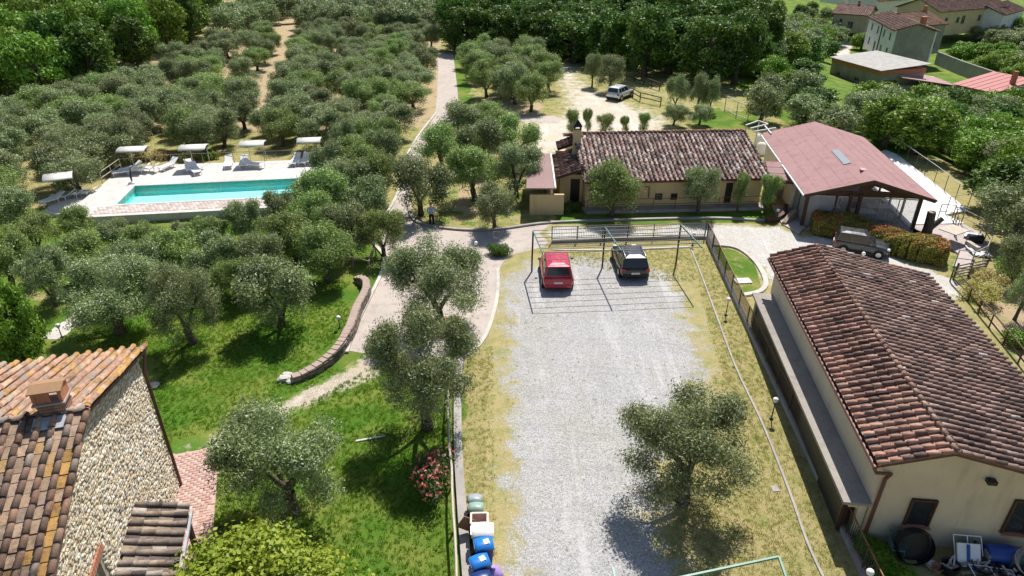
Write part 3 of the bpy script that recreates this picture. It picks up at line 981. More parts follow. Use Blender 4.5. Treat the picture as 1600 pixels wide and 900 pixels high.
# ------------------------------------------------------------------ trees
def leaves(centres, normals, size, aspect, r, tint, spread=0.8, fold=False):
    n = len(centres)
    a = normals + r.normal(0, spread, (n, 3))
    a /= np.linalg.norm(a, axis=1)[:, None] + 1e-9
    b = r.normal(0, 1, (n, 3)); b -= a * (a * b).sum(1)[:, None]
    b /= np.linalg.norm(b, axis=1)[:, None] + 1e-9
    c = np.cross(a, b)
    s = size * r.uniform(.6, 1.3, n)[:, None]
    w = s * aspect
    # diamond leaf/sprig
    V = np.stack([centres - b * s * .5, centres + c * w * .5, centres + b * s * .5, centres - c * w * .5], 1).reshape(-1, 3)
    F = np.arange(n * 4).reshape(n, 4)
    return V, F

def tree_meshes(name, seed, style, nleaf, lsize, R=2.4, H=4.6, leafmat='olive', aspect=.32):
    """one tree at the origin, crown radius R and height H: returns trunk and crown meshes"""
    r = random.Random(seed); q = np.random.default_rng(seed)
    mb = MB()
    near = name.startswith('olive_near')
    tips = []
    def branch(p, d, L, rad, lvl):
        n = 4
        pts = [p]; rs = [rad]
        for i in range(n):
            d = (d + Vector((r.uniform(-.28, .28), r.uniform(-.28, .28), r.uniform(-.1, .2)))).normalized()
            p = p + d * L / n
            pts.append(p); rs.append(rad * (1 - .5 * (i + 1) / n))
        mb.tube(pts, rs, 6 if lvl < 2 else 4, cap=False)
        return p, d, rs[-1]
    if style in ('olive', 'olive_col'):
        th = H * r.uniform(.15, .21)
        lean = Vector((r.uniform(-.25, .25), r.uniform(-.25, .25), 1)).normalized()
        tr = R * .085 + .04
        pts = [Vector((0, 0, -.15)), Vector((0, 0, .05)), lean * th * .5, lean * th]
        mb.tube(pts, [tr * 1.7, tr * 1.3, tr, tr * 1.05], 9, cap=False)
        k = r.randint(3, 4)
        a0 = r.uniform(0, 6.28)
        for i in range(k):
            a = a0 + i * 6.283 / k + r.uniform(-.4, .4)
            sp = r.uniform(.6, 1.0) if style == 'olive' else r.uniform(.3, .5)
            d = Vector((math.cos(a) * sp, math.sin(a) * sp, 1.0)).normalized()
            p, d2, rr = branch(pts[-1], d, (H - th) * .42, tr * .6, 1)
            for j in range(3):
                a2 = a + r.uniform(-1.2, 1.2)
                dd = (d2 + Vector((math.cos(a2) * .7, math.sin(a2) * .7, r.uniform(-.1, .5)))).normalized()
                p2, d3, r3 = branch(p, dd, (H - th) * .28, rr * .75, 2)
                tips.append(p2)
                for m_ in range(4 if near else 2):
                    a3 = r.uniform(0, 6.28)
                    d4 = (d3 + Vector((math.cos(a3) * .8, math.sin(a3) * .8, r.uniform(-.2, .6)))).normalized()
                    p3, _, _ = branch(p2, d4, (H - th) * .16, r3 * .6, 3)
                    tips.append(p3)
        lob = []
        for t in tips:
            rr = R * (r.uniform(.14, .25) if near else r.uniform(.22, .34))
            lob.append((Vector(t), rr, r.uniform(.8, 1.3)))
        for i in range(28 if near else 15):
            a = i * 2.4 + r.uniform(-.4, .4); rad = R * (r.uniform(.45, .88) if style == 'olive' else r.uniform(.2, .6))
            lob.append((Vector((math.cos(a) * rad, math.sin(a) * rad, H * r.uniform(.27, .62))), R * (r.uniform(.18, .28) if near else r.uniform(.24, .38)), r.uniform(.85, 1.3)))
        for i in range(5):
            a = r.uniform(0, 6.28); rad = R * r.uniform(0, .4)
            lob.append((Vector((math.cos(a) * rad, math.sin(a) * rad, H * r.uniform(.6, .85))), R * r.uniform(.24, .36), 1.1))
    else:
        th = H * .3
        tr = R * .07 + .06
        mb.tube([(0, 0, -.2), (0, 0, th * .5), (r.uniform(-.1, .1), r.uniform(-.1, .1), th), (0, 0, H * .75)], [tr * 1.5, tr, tr * .8, tr * .25], 8, cap=False)
        lob = []
        k = 40
        for i in range(k):
            a = r.uniform(0, 6.28); u = r.uniform(-.95, 1)
            rad = R * .68 * math.sqrt(max(0, 1 - (u * .9) ** 2)) * r.uniform(.6, 1.05)
            z = H * .54 + u * H * .38
            c = Vector((math.cos(a) * rad, math.sin(a) * rad, z))
            lob.append((c, R * r.uniform(.2, .36), .85))
            if i < 9:
                mb.tube([(0, 0, th + i * .12), c * .5 + Vector((0, 0, z * .25)), c], [tr * .5, tr * .3, tr * .12], 5, cap=False)
    # normalise the crown to radius R and height H
    mx = max(math.hypot(c.x, c.y) + rr for c, rr, _ in lob); mz = max(c.z + rr * e for c, rr, e in lob)
    k1, k2 = R / mx, H / mz
    Cn = np.array([(c.x * k1, c.y * k1, c.z * k2) for c, _, _ in lob]); Rn = np.array([rr * (k1 + k2) / 2 for _, rr, _ in lob]); En = np.array([e for _, _, e in lob])
    mb.v = [(v[0] * k1, v[1] * k1, v[2] * k2) for v in mb.v]
    w = Rn ** 2; w /= w.sum()
    li = q.choice(len(lob), nleaf, p=w)
    nrm = q.normal(0, 1, (nleaf, 3)); nrm /= np.linalg.norm(nrm, axis=1)[:, None]
    nrm[:, 2] = np.where(q.random(nleaf) < .35, np.abs(nrm[:, 2]), nrm[:, 2])
    rad = q.random(nleaf) ** .42
    # ragged outline: angular modulation + a few long shoots
    ph = q.uniform(0, 6.28, (len(lob), 3))
    mod = 1 + .22 * np.sin(nrm[:, 0] * 5 + ph[li, 0]) * np.sin(nrm[:, 1] * 5 + ph[li, 1]) + .16 * np.sin(nrm[:, 2] * 9 + ph[li, 2])
    if style.startswith('olive'):
        shoot = q.random(nleaf) < .18
        mod = mod + shoot * q.uniform(0, .8, nleaf) * (.6 + .4 * np.sin(nrm[:, 0] * 13 + nrm[:, 1] * 11 + ph[li, 1]))
    pos = Cn[li] + nrm * (rad * mod * Rn[li])[:, None] * np.stack([np.ones(nleaf), np.ones(nleaf), En[li]], 1)
    pos[:, 2] = np.maximum(pos[:, 2], H * .12)
    lt = q.uniform(0, .45, len(lob))
    tint = np.clip(np.stack([q.normal(.42, .16, nleaf) + lt[li] - .15, q.random(nleaf), q.random(nleaf)], 1), 0, 1)
    V, F = leaves(pos, nrm, lsize, aspect, q, tint)
    crown = npmesh(name + '_crown', V, F, M[leafmat], tint)
    trunk = mb.mesh(name + '_trunk', M['bark'], fixn=False)
    return trunk, crown

VAR = {}
def make_vars(kind, style, n, nleaf, lsize, R, H, mat, aspect, seed):
    VAR[kind] = [tree_meshes(kind + str(i), seed + i * 13, style, nleaf, lsize, R, H, mat, aspect) + (R, H) for i in range(n)]
make_vars('olive_near', 'olive', 4, 44000, .115, 2.5, 4.8, 'olive', .30, 11)
make_vars('olive_mid', 'olive', 5, 20000, .18, 2.4, 4.6, 'olive', .32, 71)
make_vars('oliveg_mid', 'olive', 4, 20000, .18, 2.4, 4.4, 'olive_g', .32, 171)
make_vars('olive_col', 'olive_col', 2, 13000, .16, 1.7, 4.2, 'olive_g', .30, 271)
make_vars('olive_far', 'olive', 6, 7000, .30, 2.4, 4.2, 'olive', .36, 371)
make_vars('oak_far', 'oak', 5, 7000, .42, 4.0, 8.5, 'broad', .6, 471)
make_vars('oakl_far', 'oak', 3, 7000, .36, 3.6, 6.5, 'broad_l', .6, 571)
make_vars('bush_near', 'oak', 2, 16000, .17, 2.0, 3.6, 'broad_l', .55, 671)
make_vars('maple', 'oak', 1, 36000, .125, 2.6, 4.8, 'maple', .75, 771)

used = {}
def tree(kind, base, diam, height, label, group=None, v=None, rz=None, name=None, cat='tree'):
    vs = VAR[kind]
    i = (used.get(kind, 0) if v is None else v) % len(vs)
    used[kind] = used.get(kind, 0) + 1
    tm, cm, R, H = vs[i]
    nm = name or ('olive_tree' if kind.startswith('olive') else 'broadleaf_tree')
    o = thing(nm, base, label, cat, group)
    o.rotation_euler = (0, 0, random.uniform(0, 6.28) if rz is None else rz)
    s = diam / (2 * R); o.scale = (s, s, height / H)
    for n_, me in (('trunk', tm), ('crown', cm)):
        c = bpy.data.objects.new(n_, me); C.objects.link(c); c.parent = o
    return o
def mpp(base):   # metres per photo pixel at a place
    return proj((base[0], base[1], base[2] + 2))[2] / FOC
def tree_px(kind, bx, by, dpx, hm, label, group=None, **k):
    b = G(bx, by)
    return tree(kind, b, dpx * mpp(b), hm, label, group, **k)

# the olives and shrubs nearest the camera
tree_px('olive_near', 458, 800, 250, 5.0, 'largest silvery olive tree on the lawn above the yellow green maple', v=0, rz=.6)
tree_px('olive_near', 1066, 780, 235, 5.0, 'spreading olive tree standing on the gravel car park edge', v=1, rz=2.0)
tree_px('olive_near', 690, 512, 190, 5.6, 'gnarled olive tree in a brick ringed bed at the end of the driveway', v=2, rz=1.2)
tree_px('olive_near', 668, 668, 195, 6.4, 'olive tree with forked trunk on the lawn against the rail fence', v=3, rz=.2)
tree_px('olive_mid', 440, 508, 135, 4.3, 'round olive tree on the lawn next to the curved stone wall', v=0)
tree_px('olive_near', 302, 536, 135, 4.8, 'twin trunk olive tree behind the orange tiled roof', v=1, rz=4.0)
tree_px('olive_near', 188, 520, 185, 4.6, 'leaning wide olive tree on the shaded grass by the footpath lamp', v=2, rz=5.2)
tree_px('bush_near', 42, 572, 105, 4.6, 'bright green bushy tree at the left edge beside the garden path', v=0)
tree('maple', P(418, 1015), 7.0, 3.7, 'yellow green maple tree at the bottom edge by the herringbone paving', name='maple_tree')
tree_px('olive_mid', 658, 336, 112, 5.0, 'tall olive tree behind the standing man in the blue shirt', v=1)
tree_px('olive_mid', 773, 356, 82, 3.4, 'small round olive tree on the kerbed grass island', v=2)
tree_px('oliveg_mid', 742, 312, 100, 4.6, 'olive tree behind the small round one on the grass island', v=0)
tree_px('olive_mid', 806, 308, 92, 4.6, 'olive tree beside the mauve flat roof of the annex', v=3)
tree_px('oliveg_mid', 690, 268, 98, 4.6, 'olive tree on the island at the bend of the driveway', v=1)
tree_px('olive_mid', 752, 262, 98, 4.8, 'olive tree in the middle of the grass island', v=4)
tree_px('oliveg_mid', 804, 256, 90, 4.8, 'olive tree on the island near the upper pavement', v=2)
tree_px('olive_mid', 718, 226, 84, 4.4, 'olive tree at the top of the grass island', v=0)
tree_px('oliveg_mid', 768, 222, 78, 4.2, 'olive tree on the island below the bare soil patch', v=3)
tree_px('oliveg_mid', 956, 338, 100, 4.5, 'widest olive tree in front of the restaurant wall', v=1, rz=.4)
tree_px('olive_mid', 1090, 334, 68, 3.9, 'oval olive tree in front of the restaurant windows', v=2)
tree_px('olive_col', 1152, 330, 30, 3.2, 'slim young olive tree beside the restaurant doorway', v=0)
tree_px('olive_col', 1194, 334, 42, 3.3, 'young olive tree at the right end of the restaurant wall', v=1)
g = 'young olives behind the restaurant ridge'
for (x, y, d, h_), lb in zip([(893, 222, 26, 3.4), (918, 216, 20, 3.2), (945, 216, 34, 2.6), (976, 216, 20, 2.4), (1004, 214, 24, 2.6)],
        ['dark young olive beside the beige chimney', 'tall thin young olive just right of the chimney', 'low wide young olive behind the tiled ridge', 'small round young olive behind the tiled ridge', 'sparse young olive behind the tiled ridge, farthest from the chimney']):
    tree_px('olive_col', x, y, d, h_, lb, g)

# olives between the pool and the lawn
g = 'olive trees between the pool and the lawn'
mid = [(18, 372, 95, 4), (20, 452, 100, 4), (88, 478, 95, 4), (66, 398, 80, 3.2), (128, 378, 62, 2.9), (140, 440, 95, 3.6), (180, 392, 62, 2.4), (222, 462, 90, 4), (232, 404, 70, 2.6), (285, 432, 95, 3.6), (292, 392, 50, 2.2), (335, 402, 72, 3.2), (350, 450, 95, 3.8), (392, 392, 66, 4.0), (418, 452, 90, 4), (440, 374, 66, 3.9), (462, 415, 95, 4.2), (500, 384, 88, 4.2), (512, 440, 100, 4), (548, 402, 88, 4.2), (600, 402, 82, 3.8), (372, 474, 70, 3.2), (582, 352, 84, 4)]
ORD = ['first', 'second', 'third', 'fourth', 'fifth', 'sixth', 'seventh', 'eighth', 'ninth', 'tenth', 'eleventh', 'twelfth']
for row, (ya, yb) in (('far row nearest the pool', (0, 385)), ('middle row', (385, 420)), ('near row by the lawn', (420, 600))):
    rr_ = sorted([m_ for m_ in mid if ya <= m_[1] < yb])
    for i, (x, y, d, h_) in enumerate(rr_):
        tree_px('oliveg_mid' if (i + (ya > 0)) % 2 else 'olive_mid', x, y, d * 1.02, h_ * .96, 'olive tree below the pool, %s from the left in the %s' % (ORD[i], row), g)
g = 'olive trees at the right end of the pool'
for i, (x, y, d) in enumerate([(508, 352, 100), (548, 330, 86), (588, 318, 74), (520, 296, 66), (562, 288, 76), (602, 276, 64), (578, 252, 56), (540, 262, 50), (612, 250, 44)]):
    tree_px('olive_mid' if i % 2 else 'oliveg_mid', x, y, d * 1.1, random.uniform(3.9, 4.6), 'olive tree between the right end of the pool and the driveway, %s nearest the camera' % ORD[i], g)

# the groves: real rows of trees inside plan outlines
def scatter(poly_px, spacing, fn, jitter=.3, avoid=(), seed=1, maxn=300, over=None):
    r = random.Random(seed)
    poly = [(p.x, p.y) for p in Gl(poly_px)]
    av = [[(p.x, p.y) for p in Gl(a)] for a in avoid]
    x0, x1 = min(p[0] for p in poly), max(p[0] for p in poly)
    y0, y1 = min(p[1] for p in poly), max(p[1] for p in poly)
    out = []
    y = y0; k = 0
    while y < y1:
        x = x0 + (k % 2) * spacing * .5
        while x < x1:
            xx, yy = x + r.uniform(-jitter, jitter) * spacing, y + r.uniform(-jitter, jitter) * spacing
            if inpoly(xx, yy, poly) and not any(inpoly(xx, yy, a) for a in av):
                out.append((xx, yy))
            x += spacing
        y += spacing * .87; k += 1
    out.sort(key=lambda p: math.hypot(*p))
    if over is not None: over += [Vector((p[0], p[1], hgt(*p))) for p in out[maxn:]]
    for i, (xx, yy) in enumerate(out[:maxn]):
        fn(i, Vector((xx, yy, hgt(xx, yy))), r)
    return len(out)
corr = [[(336, 160), (350, 128), (368, 70), (392, 70), (384, 130), (366, 164)], [(398, 178), (432, 95), (452, 24), (478, 28), (466, 92), (432, 172)], dirt_px[2][0], dirt_px[4][0]]
road_keep = [(676, 70), (672, 176), (640, 222), (612, 300), (660, 300), (700, 215), (722, 170), (712, 70)]
def f_olive(label, group, kinds=('olive_far',), d=(4.2, 5.2), h=(3.4, 4.4)):
    def f(i, b, r):
        tree(kinds[r.randrange(len(kinds))], b, r.uniform(*d), r.uniform(*h), label, group)
    return f
far_pts = []
n = scatter([(-120, 372), (-120, 235), (40, 175), (200, 140), (345, 78), (480, 60), (676, 62), (668, 178), (640, 214), (600, 246), (515, 250), (490, 240), (215, 246), (172, 296), (60, 330)], 4.15,
    f_olive('grey green olive tree in the dense grove behind the pool', 'olive trees in the grove behind the pool', ('olive_mid', 'olive_mid', 'oliveg_mid'), (4.3, 5.5), (3.3, 4.4)), .34, corr + [road_keep], 3, 172, far_pts)
print('grove near', n)
n = scatter([(345, 72), (400, 22), (430, 2), (690, 2), (690, 62), (480, 60)], 5.0, lambda i, b, r: far_pts.append(b.copy()), .34, corr, 4, 200)
print('grove far', n)
n = scatter([(722, 92), (748, 92), (862, 100), (866, 160), (846, 178), (772, 172), (742, 178)], 4.8,
    f_olive('olive tree between the driveway and the upper car park', 'olive trees beside the upper driveway', ('olive_mid', 'oliveg_mid'), (4.8, 5.8), (4, 5)), .3, [], 5, 60)
print('upper', n)
for (x, y, d, h_, lb) in [(925, 136, 34, 4.6, 'olive tree on the left of the pair above the silver car'), (952, 143, 52, 4.8, 'wider olive tree directly above the silver car'),
        (1055, 172, 40, 4.4, 'olive tree at the lower end of the post and rail fence'), (1088, 174, 36, 4.6, 'tall narrow olive tree near the chain link fence'), (1108, 176, 34, 4.2, 'olive tree closest to the chain link fence'),
        (1052, 196, 46, 2.4, 'low dark olive shrub behind the middle of the tiled ridge'), (1092, 195, 44, 2.2, 'low olive shrub behind the tiled ridge nearer the hall')]:
    tree_px('olive_mid', x, y, d, h_, lb)
def f_oak(label, group, kinds=('oak_far',), d=(7, 9.5), h=(7, 9.5)):
    def f(i, b, r):
        k = kinds[r.randrange(len(kinds))]
        tree(k, b, r.uniform(*d), r.uniform(*h), label, group, name='small_tree' if k.startswith('olive') else None)
    return f
n = scatter([(-160, 215), (-160, -6), (330, -6), (345, 70), (200, 135), (40, 172)], 7.0, f_oak('dark green oak in the wood at the top left', 'oaks in the wood beyond the grove', ('oak_far', 'oak_far', 'oakl_far')), .32, [], 6, 90)
print('wood', n)
n = scatter([(712, 84), (850, 92), (980, 128), (1030, 128), (1180, 142), (1190, 100), (1150, 62), (980, 46), (840, 50), (715, 30)], 5.8, f_oak('tall dark oak in the wood behind the upper car park', 'oaks behind the upper car park', d=(7.5, 9.5)), .3, [], 7, 80)
print('centre wood', n)
n = scatter([(700, 30), (840, 50), (1150, 60), (1190, 88), (1270, 80), (1290, 40), (1290, -24), (700, -26)], 9.5, f_oak('distant tree on the slope at the top centre', 'distant trees at the top centre', ('olive_far', 'oakl_far', 'oak_far', 'olive_far'), (6, 8), (4.5, 6.5)), .35, [[(718, 10), (760, 14), (750, 26), (716, 26)]], 8, 170)
print('far centre', n)
n = scatter([(1180, 118), (1260, 122), (1300, 196), (1400, 240), (1190, 205), (1165, 175)], 4.6, f_oak('bush on the slope between the hall and the grey shed', 'bushes on the slope behind the hall', ('olive_far', 'oakl_far', 'oak_far', 'olive_far'), (4.4, 6.0), (3.2, 4.6)), .35, [[(1330, 150), (1430, 175), (1420, 205), (1330, 185)]], 9, 80)
print('slope', n)
n = scatter([(1400, 240), (1310, 200), (1420, 198), (1560, 200), (1700, 210), (1760, 420), (1600, 405), (1566, 380), (1540, 320), (1530, 290), (1470, 256), (1420, 240)], 4.3, f_oak('leafy tree on the wooded slope right of the white terrace', 'trees on the slope right of the terrace', ('oakl_far', 'oak_far', 'olive_mid', 'oakl_far'), (5.6, 7.6), (4, 5.4)), .33, [], 10, 170)
print('right wood', n)
n = scatter([(1175, 112), (1180, 60), (1240, -24), (1300, -24), (1300, 46), (1322, 62), (1290, 84), (1276, 118)], 5.4, f_oak('olive or leafy tree on the bank left of the village', 'trees on the bank left of the village', ('olive_far', 'oakl_far', 'olive_far', 'oak_far'), (6, 8), (4.5, 6)), .35, [], 12, 70)
print('bank', n)
n = scatter([(1500, 62), (1640, 30), (1640, 160), (1580, 140), (1530, 118), (1580, 90)], 6.0, f_oak('tree in the terraced gardens right of the walled garden', 'trees right of the walled garden', ('olive_far', 'oakl_far', 'olive_far'), (6, 8), (4, 5.5)), .35, [], 13, 40)
print('gardens', n)
for x, y, d, h_, lb in [(1498, 98, 50, 5, 'bright green tree nearest the farmhouse in the walled garden'), (1528, 100, 44, 5, 'bright green tree in the middle of the walled garden'), (1560, 112, 50, 5, 'bright green tree at the right of the walled garden'), (1532, 112, 34, 4, 'small bright green tree in front of the walled garden row'),
        (1345, 78, 40, 4.4, 'leafy tree on the bank left of the village road'), (1330, 60, 30, 5, 'leafy tree behind the bend of the village road'), (1582, 60, 30, 6, 'tree behind the long farmhouse at the right edge')]:
    tree_px('oakl_far', x, y, d, h_, lb)
for x, y, d, lb in [(1592, 452, 90, 'dark tree at the right edge below the curved railing'), (1585, 500, 60, 'grey green olive at the right edge by the rail fence')]:
    tree_px('olive_mid', x, y, d, 4.2, lb)
up = Vector((0, 0, 1))
M['lichen'] = simple('lichened_terracotta', (0.40, 0.22, 0.09), (0.26, 0.18, 0.13), 9, .9, .2, local=False, fine=.5)

# ------------------------------------------------------------------ buildings
def win(th, o, u, w, z, wd, ht, n, frame_mat, pane_mat, sill=None, fw=.07, shutters=None, name='window', recess=0.0, mull=True):
    """window on a wall: o wall corner, u along, at distance w, height z; n outward normal. > pane, sill"""
    o, u, n = Vector(o), Vector(u), Vector(n)
    c = o + u * w + Vector((0, 0, z + ht / 2)) - n * recess
    up = Vector((0, 0, 1))
    mb = MB()
    for s in (-1, 1):
        mb.bar(c + u * s * (wd / 2 - fw / 2) - up * ht / 2, c + u * s * (wd / 2 - fw / 2) + up * ht / 2, fw, .09, n)
        mb.bar(c - u * (wd / 2 - fw) + up * s * (ht / 2 - fw / 2), c + u * (wd / 2 - fw) + up * s * (ht / 2 - fw / 2), .086, fw, up)
    if mull: mb.bar(c - up * (ht / 2 - fw), c + up * (ht / 2 - fw), .05, .07, n)
    f = mb.obj(name, frame_mat, th)
    p = MB(); p.bar(c - up * (ht / 2 - fw * .5) - n * .005, c + up * (ht / 2 - fw * .5) - n * .005, wd - fw, .03, n)
    p.obj('pane', pane_mat, f)
    if sill:
        q = MB(); q.bar(c - u * (wd / 2 + .06) - up * (ht / 2 + .03) + n * (recess / 2 + .05), c + u * (wd / 2 + .06) - up * (ht / 2 + .03) + n * (recess / 2 + .05), .16 + recess, .05, up)
        q.obj('sill', sill, f)
    if shutters:
        for s in (-1, 1):
            q = MB(); q.bar(c + u * s * (wd * .75 + .02) - up * ht / 2 + n * .04, c + u * s * (wd * .75 + .02) + up * ht / 2 + n * .04, wd * .48, .04, n)
            q.obj('shutter', shutters, f)
    return f
def door(th, o, u, w, wd, ht, n, mat, z=0.0, name='door'):
    o, u, n = Vector(o), Vector(u), Vector(n)
    mb = MB(); c = o + u * w + Vector((0, 0, z)) + n * .02
    mb.bar(c, c + Vector((0, 0, ht)), wd, .08, n)
    d = mb.obj(name, mat, th)
    h = MB(); h.box(c + u * wd * .38 + n * .07 + Vector((0, 0, ht * .5)), (.04, .04, .14)); h.obj('handle', M['darksteel'], d)
    return d

def barn(name, label, cat, a, u, L, v, W, z0, ze, zr, wallm, roofm, over=.35, gablem=None, frac=.5, roof_th=.12, ze2=None):
    """gabled building: a ground corner, ridge along u (length L), across v (width W); frac = ridge position across"""
    a, u, v = Vector(a), Vector(u).normalized(), Vector(v).normalized()
    ze2 = ze if ze2 is None else ze2
    t = thing(name, (a.x, a.y, z0), label, cat)
    A = Vector((a.x, a.y, z0))
    mb = MB()
    th = .3
    up = Vector((0, 0, 1))
    # eave walls
    h1, h2 = ze - z0, ze2 - z0
    mb.bar(A + v * th / 2 + u * 0, A + v * th / 2 + u * L, th, 1e-3) if False else None
    def wallb(p, q, h):
        d = (q - p).normalized(); 
        mb.bar(p + up * (h / 2 - .25), q + up * (h / 2 - .25), th, h + .5, up)
    wallb(A + v * th / 2, A + v * th / 2 + u * L, h1 - .03)
    wallb(A + v * (W - th / 2), A + v * (W - th / 2) + u * L, h2 - .03)
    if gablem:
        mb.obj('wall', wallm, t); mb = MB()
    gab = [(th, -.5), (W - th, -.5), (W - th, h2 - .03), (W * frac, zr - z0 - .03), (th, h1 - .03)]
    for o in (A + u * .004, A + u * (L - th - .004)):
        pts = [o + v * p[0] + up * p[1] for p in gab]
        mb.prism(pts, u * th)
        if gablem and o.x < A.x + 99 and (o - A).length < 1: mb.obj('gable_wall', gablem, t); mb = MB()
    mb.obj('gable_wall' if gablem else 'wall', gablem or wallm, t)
    if gablem:
        pass
    rf = []
    s1 = (zr - ze) / (W * frac); s2 = (zr - ze2) / (W * (1 - frac))
    e1 = A + v * (-over) + up * (h1 - s1 * over); e2 = A + v * (W + over) + up * (h2 - s2 * over)
    rd = A + v * W * frac + up * (zr - z0)
    mbr = MB()
    for e in (e1, e2):
        q = [e - u * over, e + u * (L + over), rd + u * (L + over), rd - u * over]
        nn = (q[1] - q[0]).cross(q[3] - q[0]).normalized()
        if nn.z < 0: nn = -nn
        mbr.prism(q, nn * roof_th)
    r = mbr.obj('roof', roofm, t)
    geo = dict(A=A, u=u, v=v, e1=e1 - u * over + up * roof_th, e2=e2 - u * over + up * roof_th, rd=rd - u * over + up * roof_th, L=L + 2 * over, up1=(rd - e1), up2=(rd - e2))
    return t, r, geo

OLD = choice_pal([(0.20, 0.10, 0.075), (0.13, 0.075, 0.06), (0.27, 0.15, 0.11), (0.085, 0.06, 0.05), (0.30, 0.235, 0.19)], [4, 3, 3, 2, 2], .25)
def shed_pal(r, u, v, k):
    c = r.choices([(0.54, 0.31, 0.225), (0.47, 0.27, 0.20), (0.61, 0.39, 0.29), (0.33, 0.20, 0.155), (0.20, 0.14, 0.115)], [5, 4, 3, 3, 1.2])[0]
    if .15 < v < .75 and r.random() < .4: c = tuple(x * .6 for x in c)
    k = r.uniform(.85, 1.15); return tuple(x * k for x in c)
def shed_pal2(r, u, v, k):
    c = r.choices([(0.37, 0.24, 0.19), (0.28, 0.185, 0.15), (0.45, 0.31, 0.25), (0.20, 0.14, 0.12), (0.6, 0.55, 0.48)], [5, 4, 3, 3, .25])[0]
    k = r.uniform(.85, 1.15); return tuple(x * k for x in c)
RPAL = choice_pal([(0.46, 0.27, 0.19), (0.55, 0.36, 0.27), (0.36, 0.20, 0.14), (0.30, 0.18, 0.14)], [4, 3, 2, 1])
def rest_pal(r, u, v, k):
    c = r.choices([(0.38, 0.24, 0.20), (0.29, 0.19, 0.165), (0.50, 0.37, 0.31), (0.17, 0.125, 0.11), (0.56, 0.48, 0.42)], [4, 3, 3, 2.4, 2.6])[0]
    k = r.uniform(.8, 1.2); return tuple(x * k for x in c)

# --- the near shed on the right
sN = P(1372, 728, 3.7); sF = P(1203, 402, 3.7)
su = Vector((sF.x - sN.x, sF.y - sN.y, 0)); SL = su.length; su.normalize()
sv = Vector((su.y, -su.x, 0))
A = Vector((sN.x, sN.y, 0)) + su * .22 + sv * .34
Ws = 8.3
t_shed, r_shed, g_ = barn('storage_building', 'long cream storage building with low brown tiled roof beside the car park fence', 'building', A, su, SL - .44, sv, Ws - .74, 0, 3.72, 4.35, M['plaster'], M['under'], .22, frac=.248, ze2=2.95, roof_th=.1)
e1 = Vector((sN.x, sN.y, 3.72)); 
s1 = (4.35 - 3.72) / ((Ws - .74) * .248); wl_ = .34 + (Ws - .74) * .248
e1 = Vector((sN.x, sN.y, 4.35 - s1 * wl_ + .11)); rdp = Vector((sN.x, sN.y, 4.35 + .11)) + sv * wl_
# eave overhang slab to the left (wider than the barn's own)
mb = MB(); q0 = e1 - Vector((0, 0, .1)); q1 = e1 + sv * .22 + Vector((0, 0, s1 * .22 - .1))
mb.prism([q0, q0 + su * SL, q1 + su * SL, q1], Vector((0, 0, .06))); mb.obj('eave_board', M['brownwood'], t_shed)
tile_slope(r_shed, e1, su, rdp - e1, SL, (rdp - e1).length, shed_pal, pitch=.345, course=.38, limit=170, seed=11)
s2 = (4.35 - 2.95) / ((Ws - .74) * .752); wr_ = (Ws - .74) * .752 + .3
e2 = rdp + sv * wr_ - Vector((0, 0, s2 * wr_))
tile_slope(r_shed, e2, su, rdp - e2, SL, (rdp - e2).length, shed_pal2, pitch=.345, course=.38, limit=120, seed=12)
ridge_row(r_shed, rdp + Vector((0, 0, .03)), rdp + su * SL + Vector((0, 0, .03)), RPAL, limit=45)
# verge tiles row at the near gable
mb = MB()
mb.bar(e1 + Vector((0, 0, -.02)) + su * .03, rdp + Vector((0, 0, -.02)) + su * .03, .05, .08); mb.bar(rdp + Vector((0, 0, -.02)) + su * .03, e2 + Vector((0, 0, -.02)) + su * .03, .05, .08)
mb.obj('verge_board', M['terracotta'], t_shed)
# gutter and downpipe
gt = MB(); gt.tube([e1 - Vector((0, 0, .12)) - sv * .06, e1 - Vector((0, 0, .12)) - sv * .06 + su * SL], .07, 8)
gt.obj('gutter', M['gutter'], t_shed)
c0 = A - su * .07 + sv * .1
dp = MB(); dp.tube([e1 - Vector((0, 0, .16)) - sv * .06 + su * .1, e1 - Vector((0, 0, .3)) + sv * .0 - su * .02, c0 + Vector((0, 0, 3.25)) + sv * .15, c0 + Vector((0, 0, 3.0)) + sv * .02, c0 + Vector((0, 0, .05))], .06, 8)
dp.obj('downpipe', M['gutter'], t_shed)
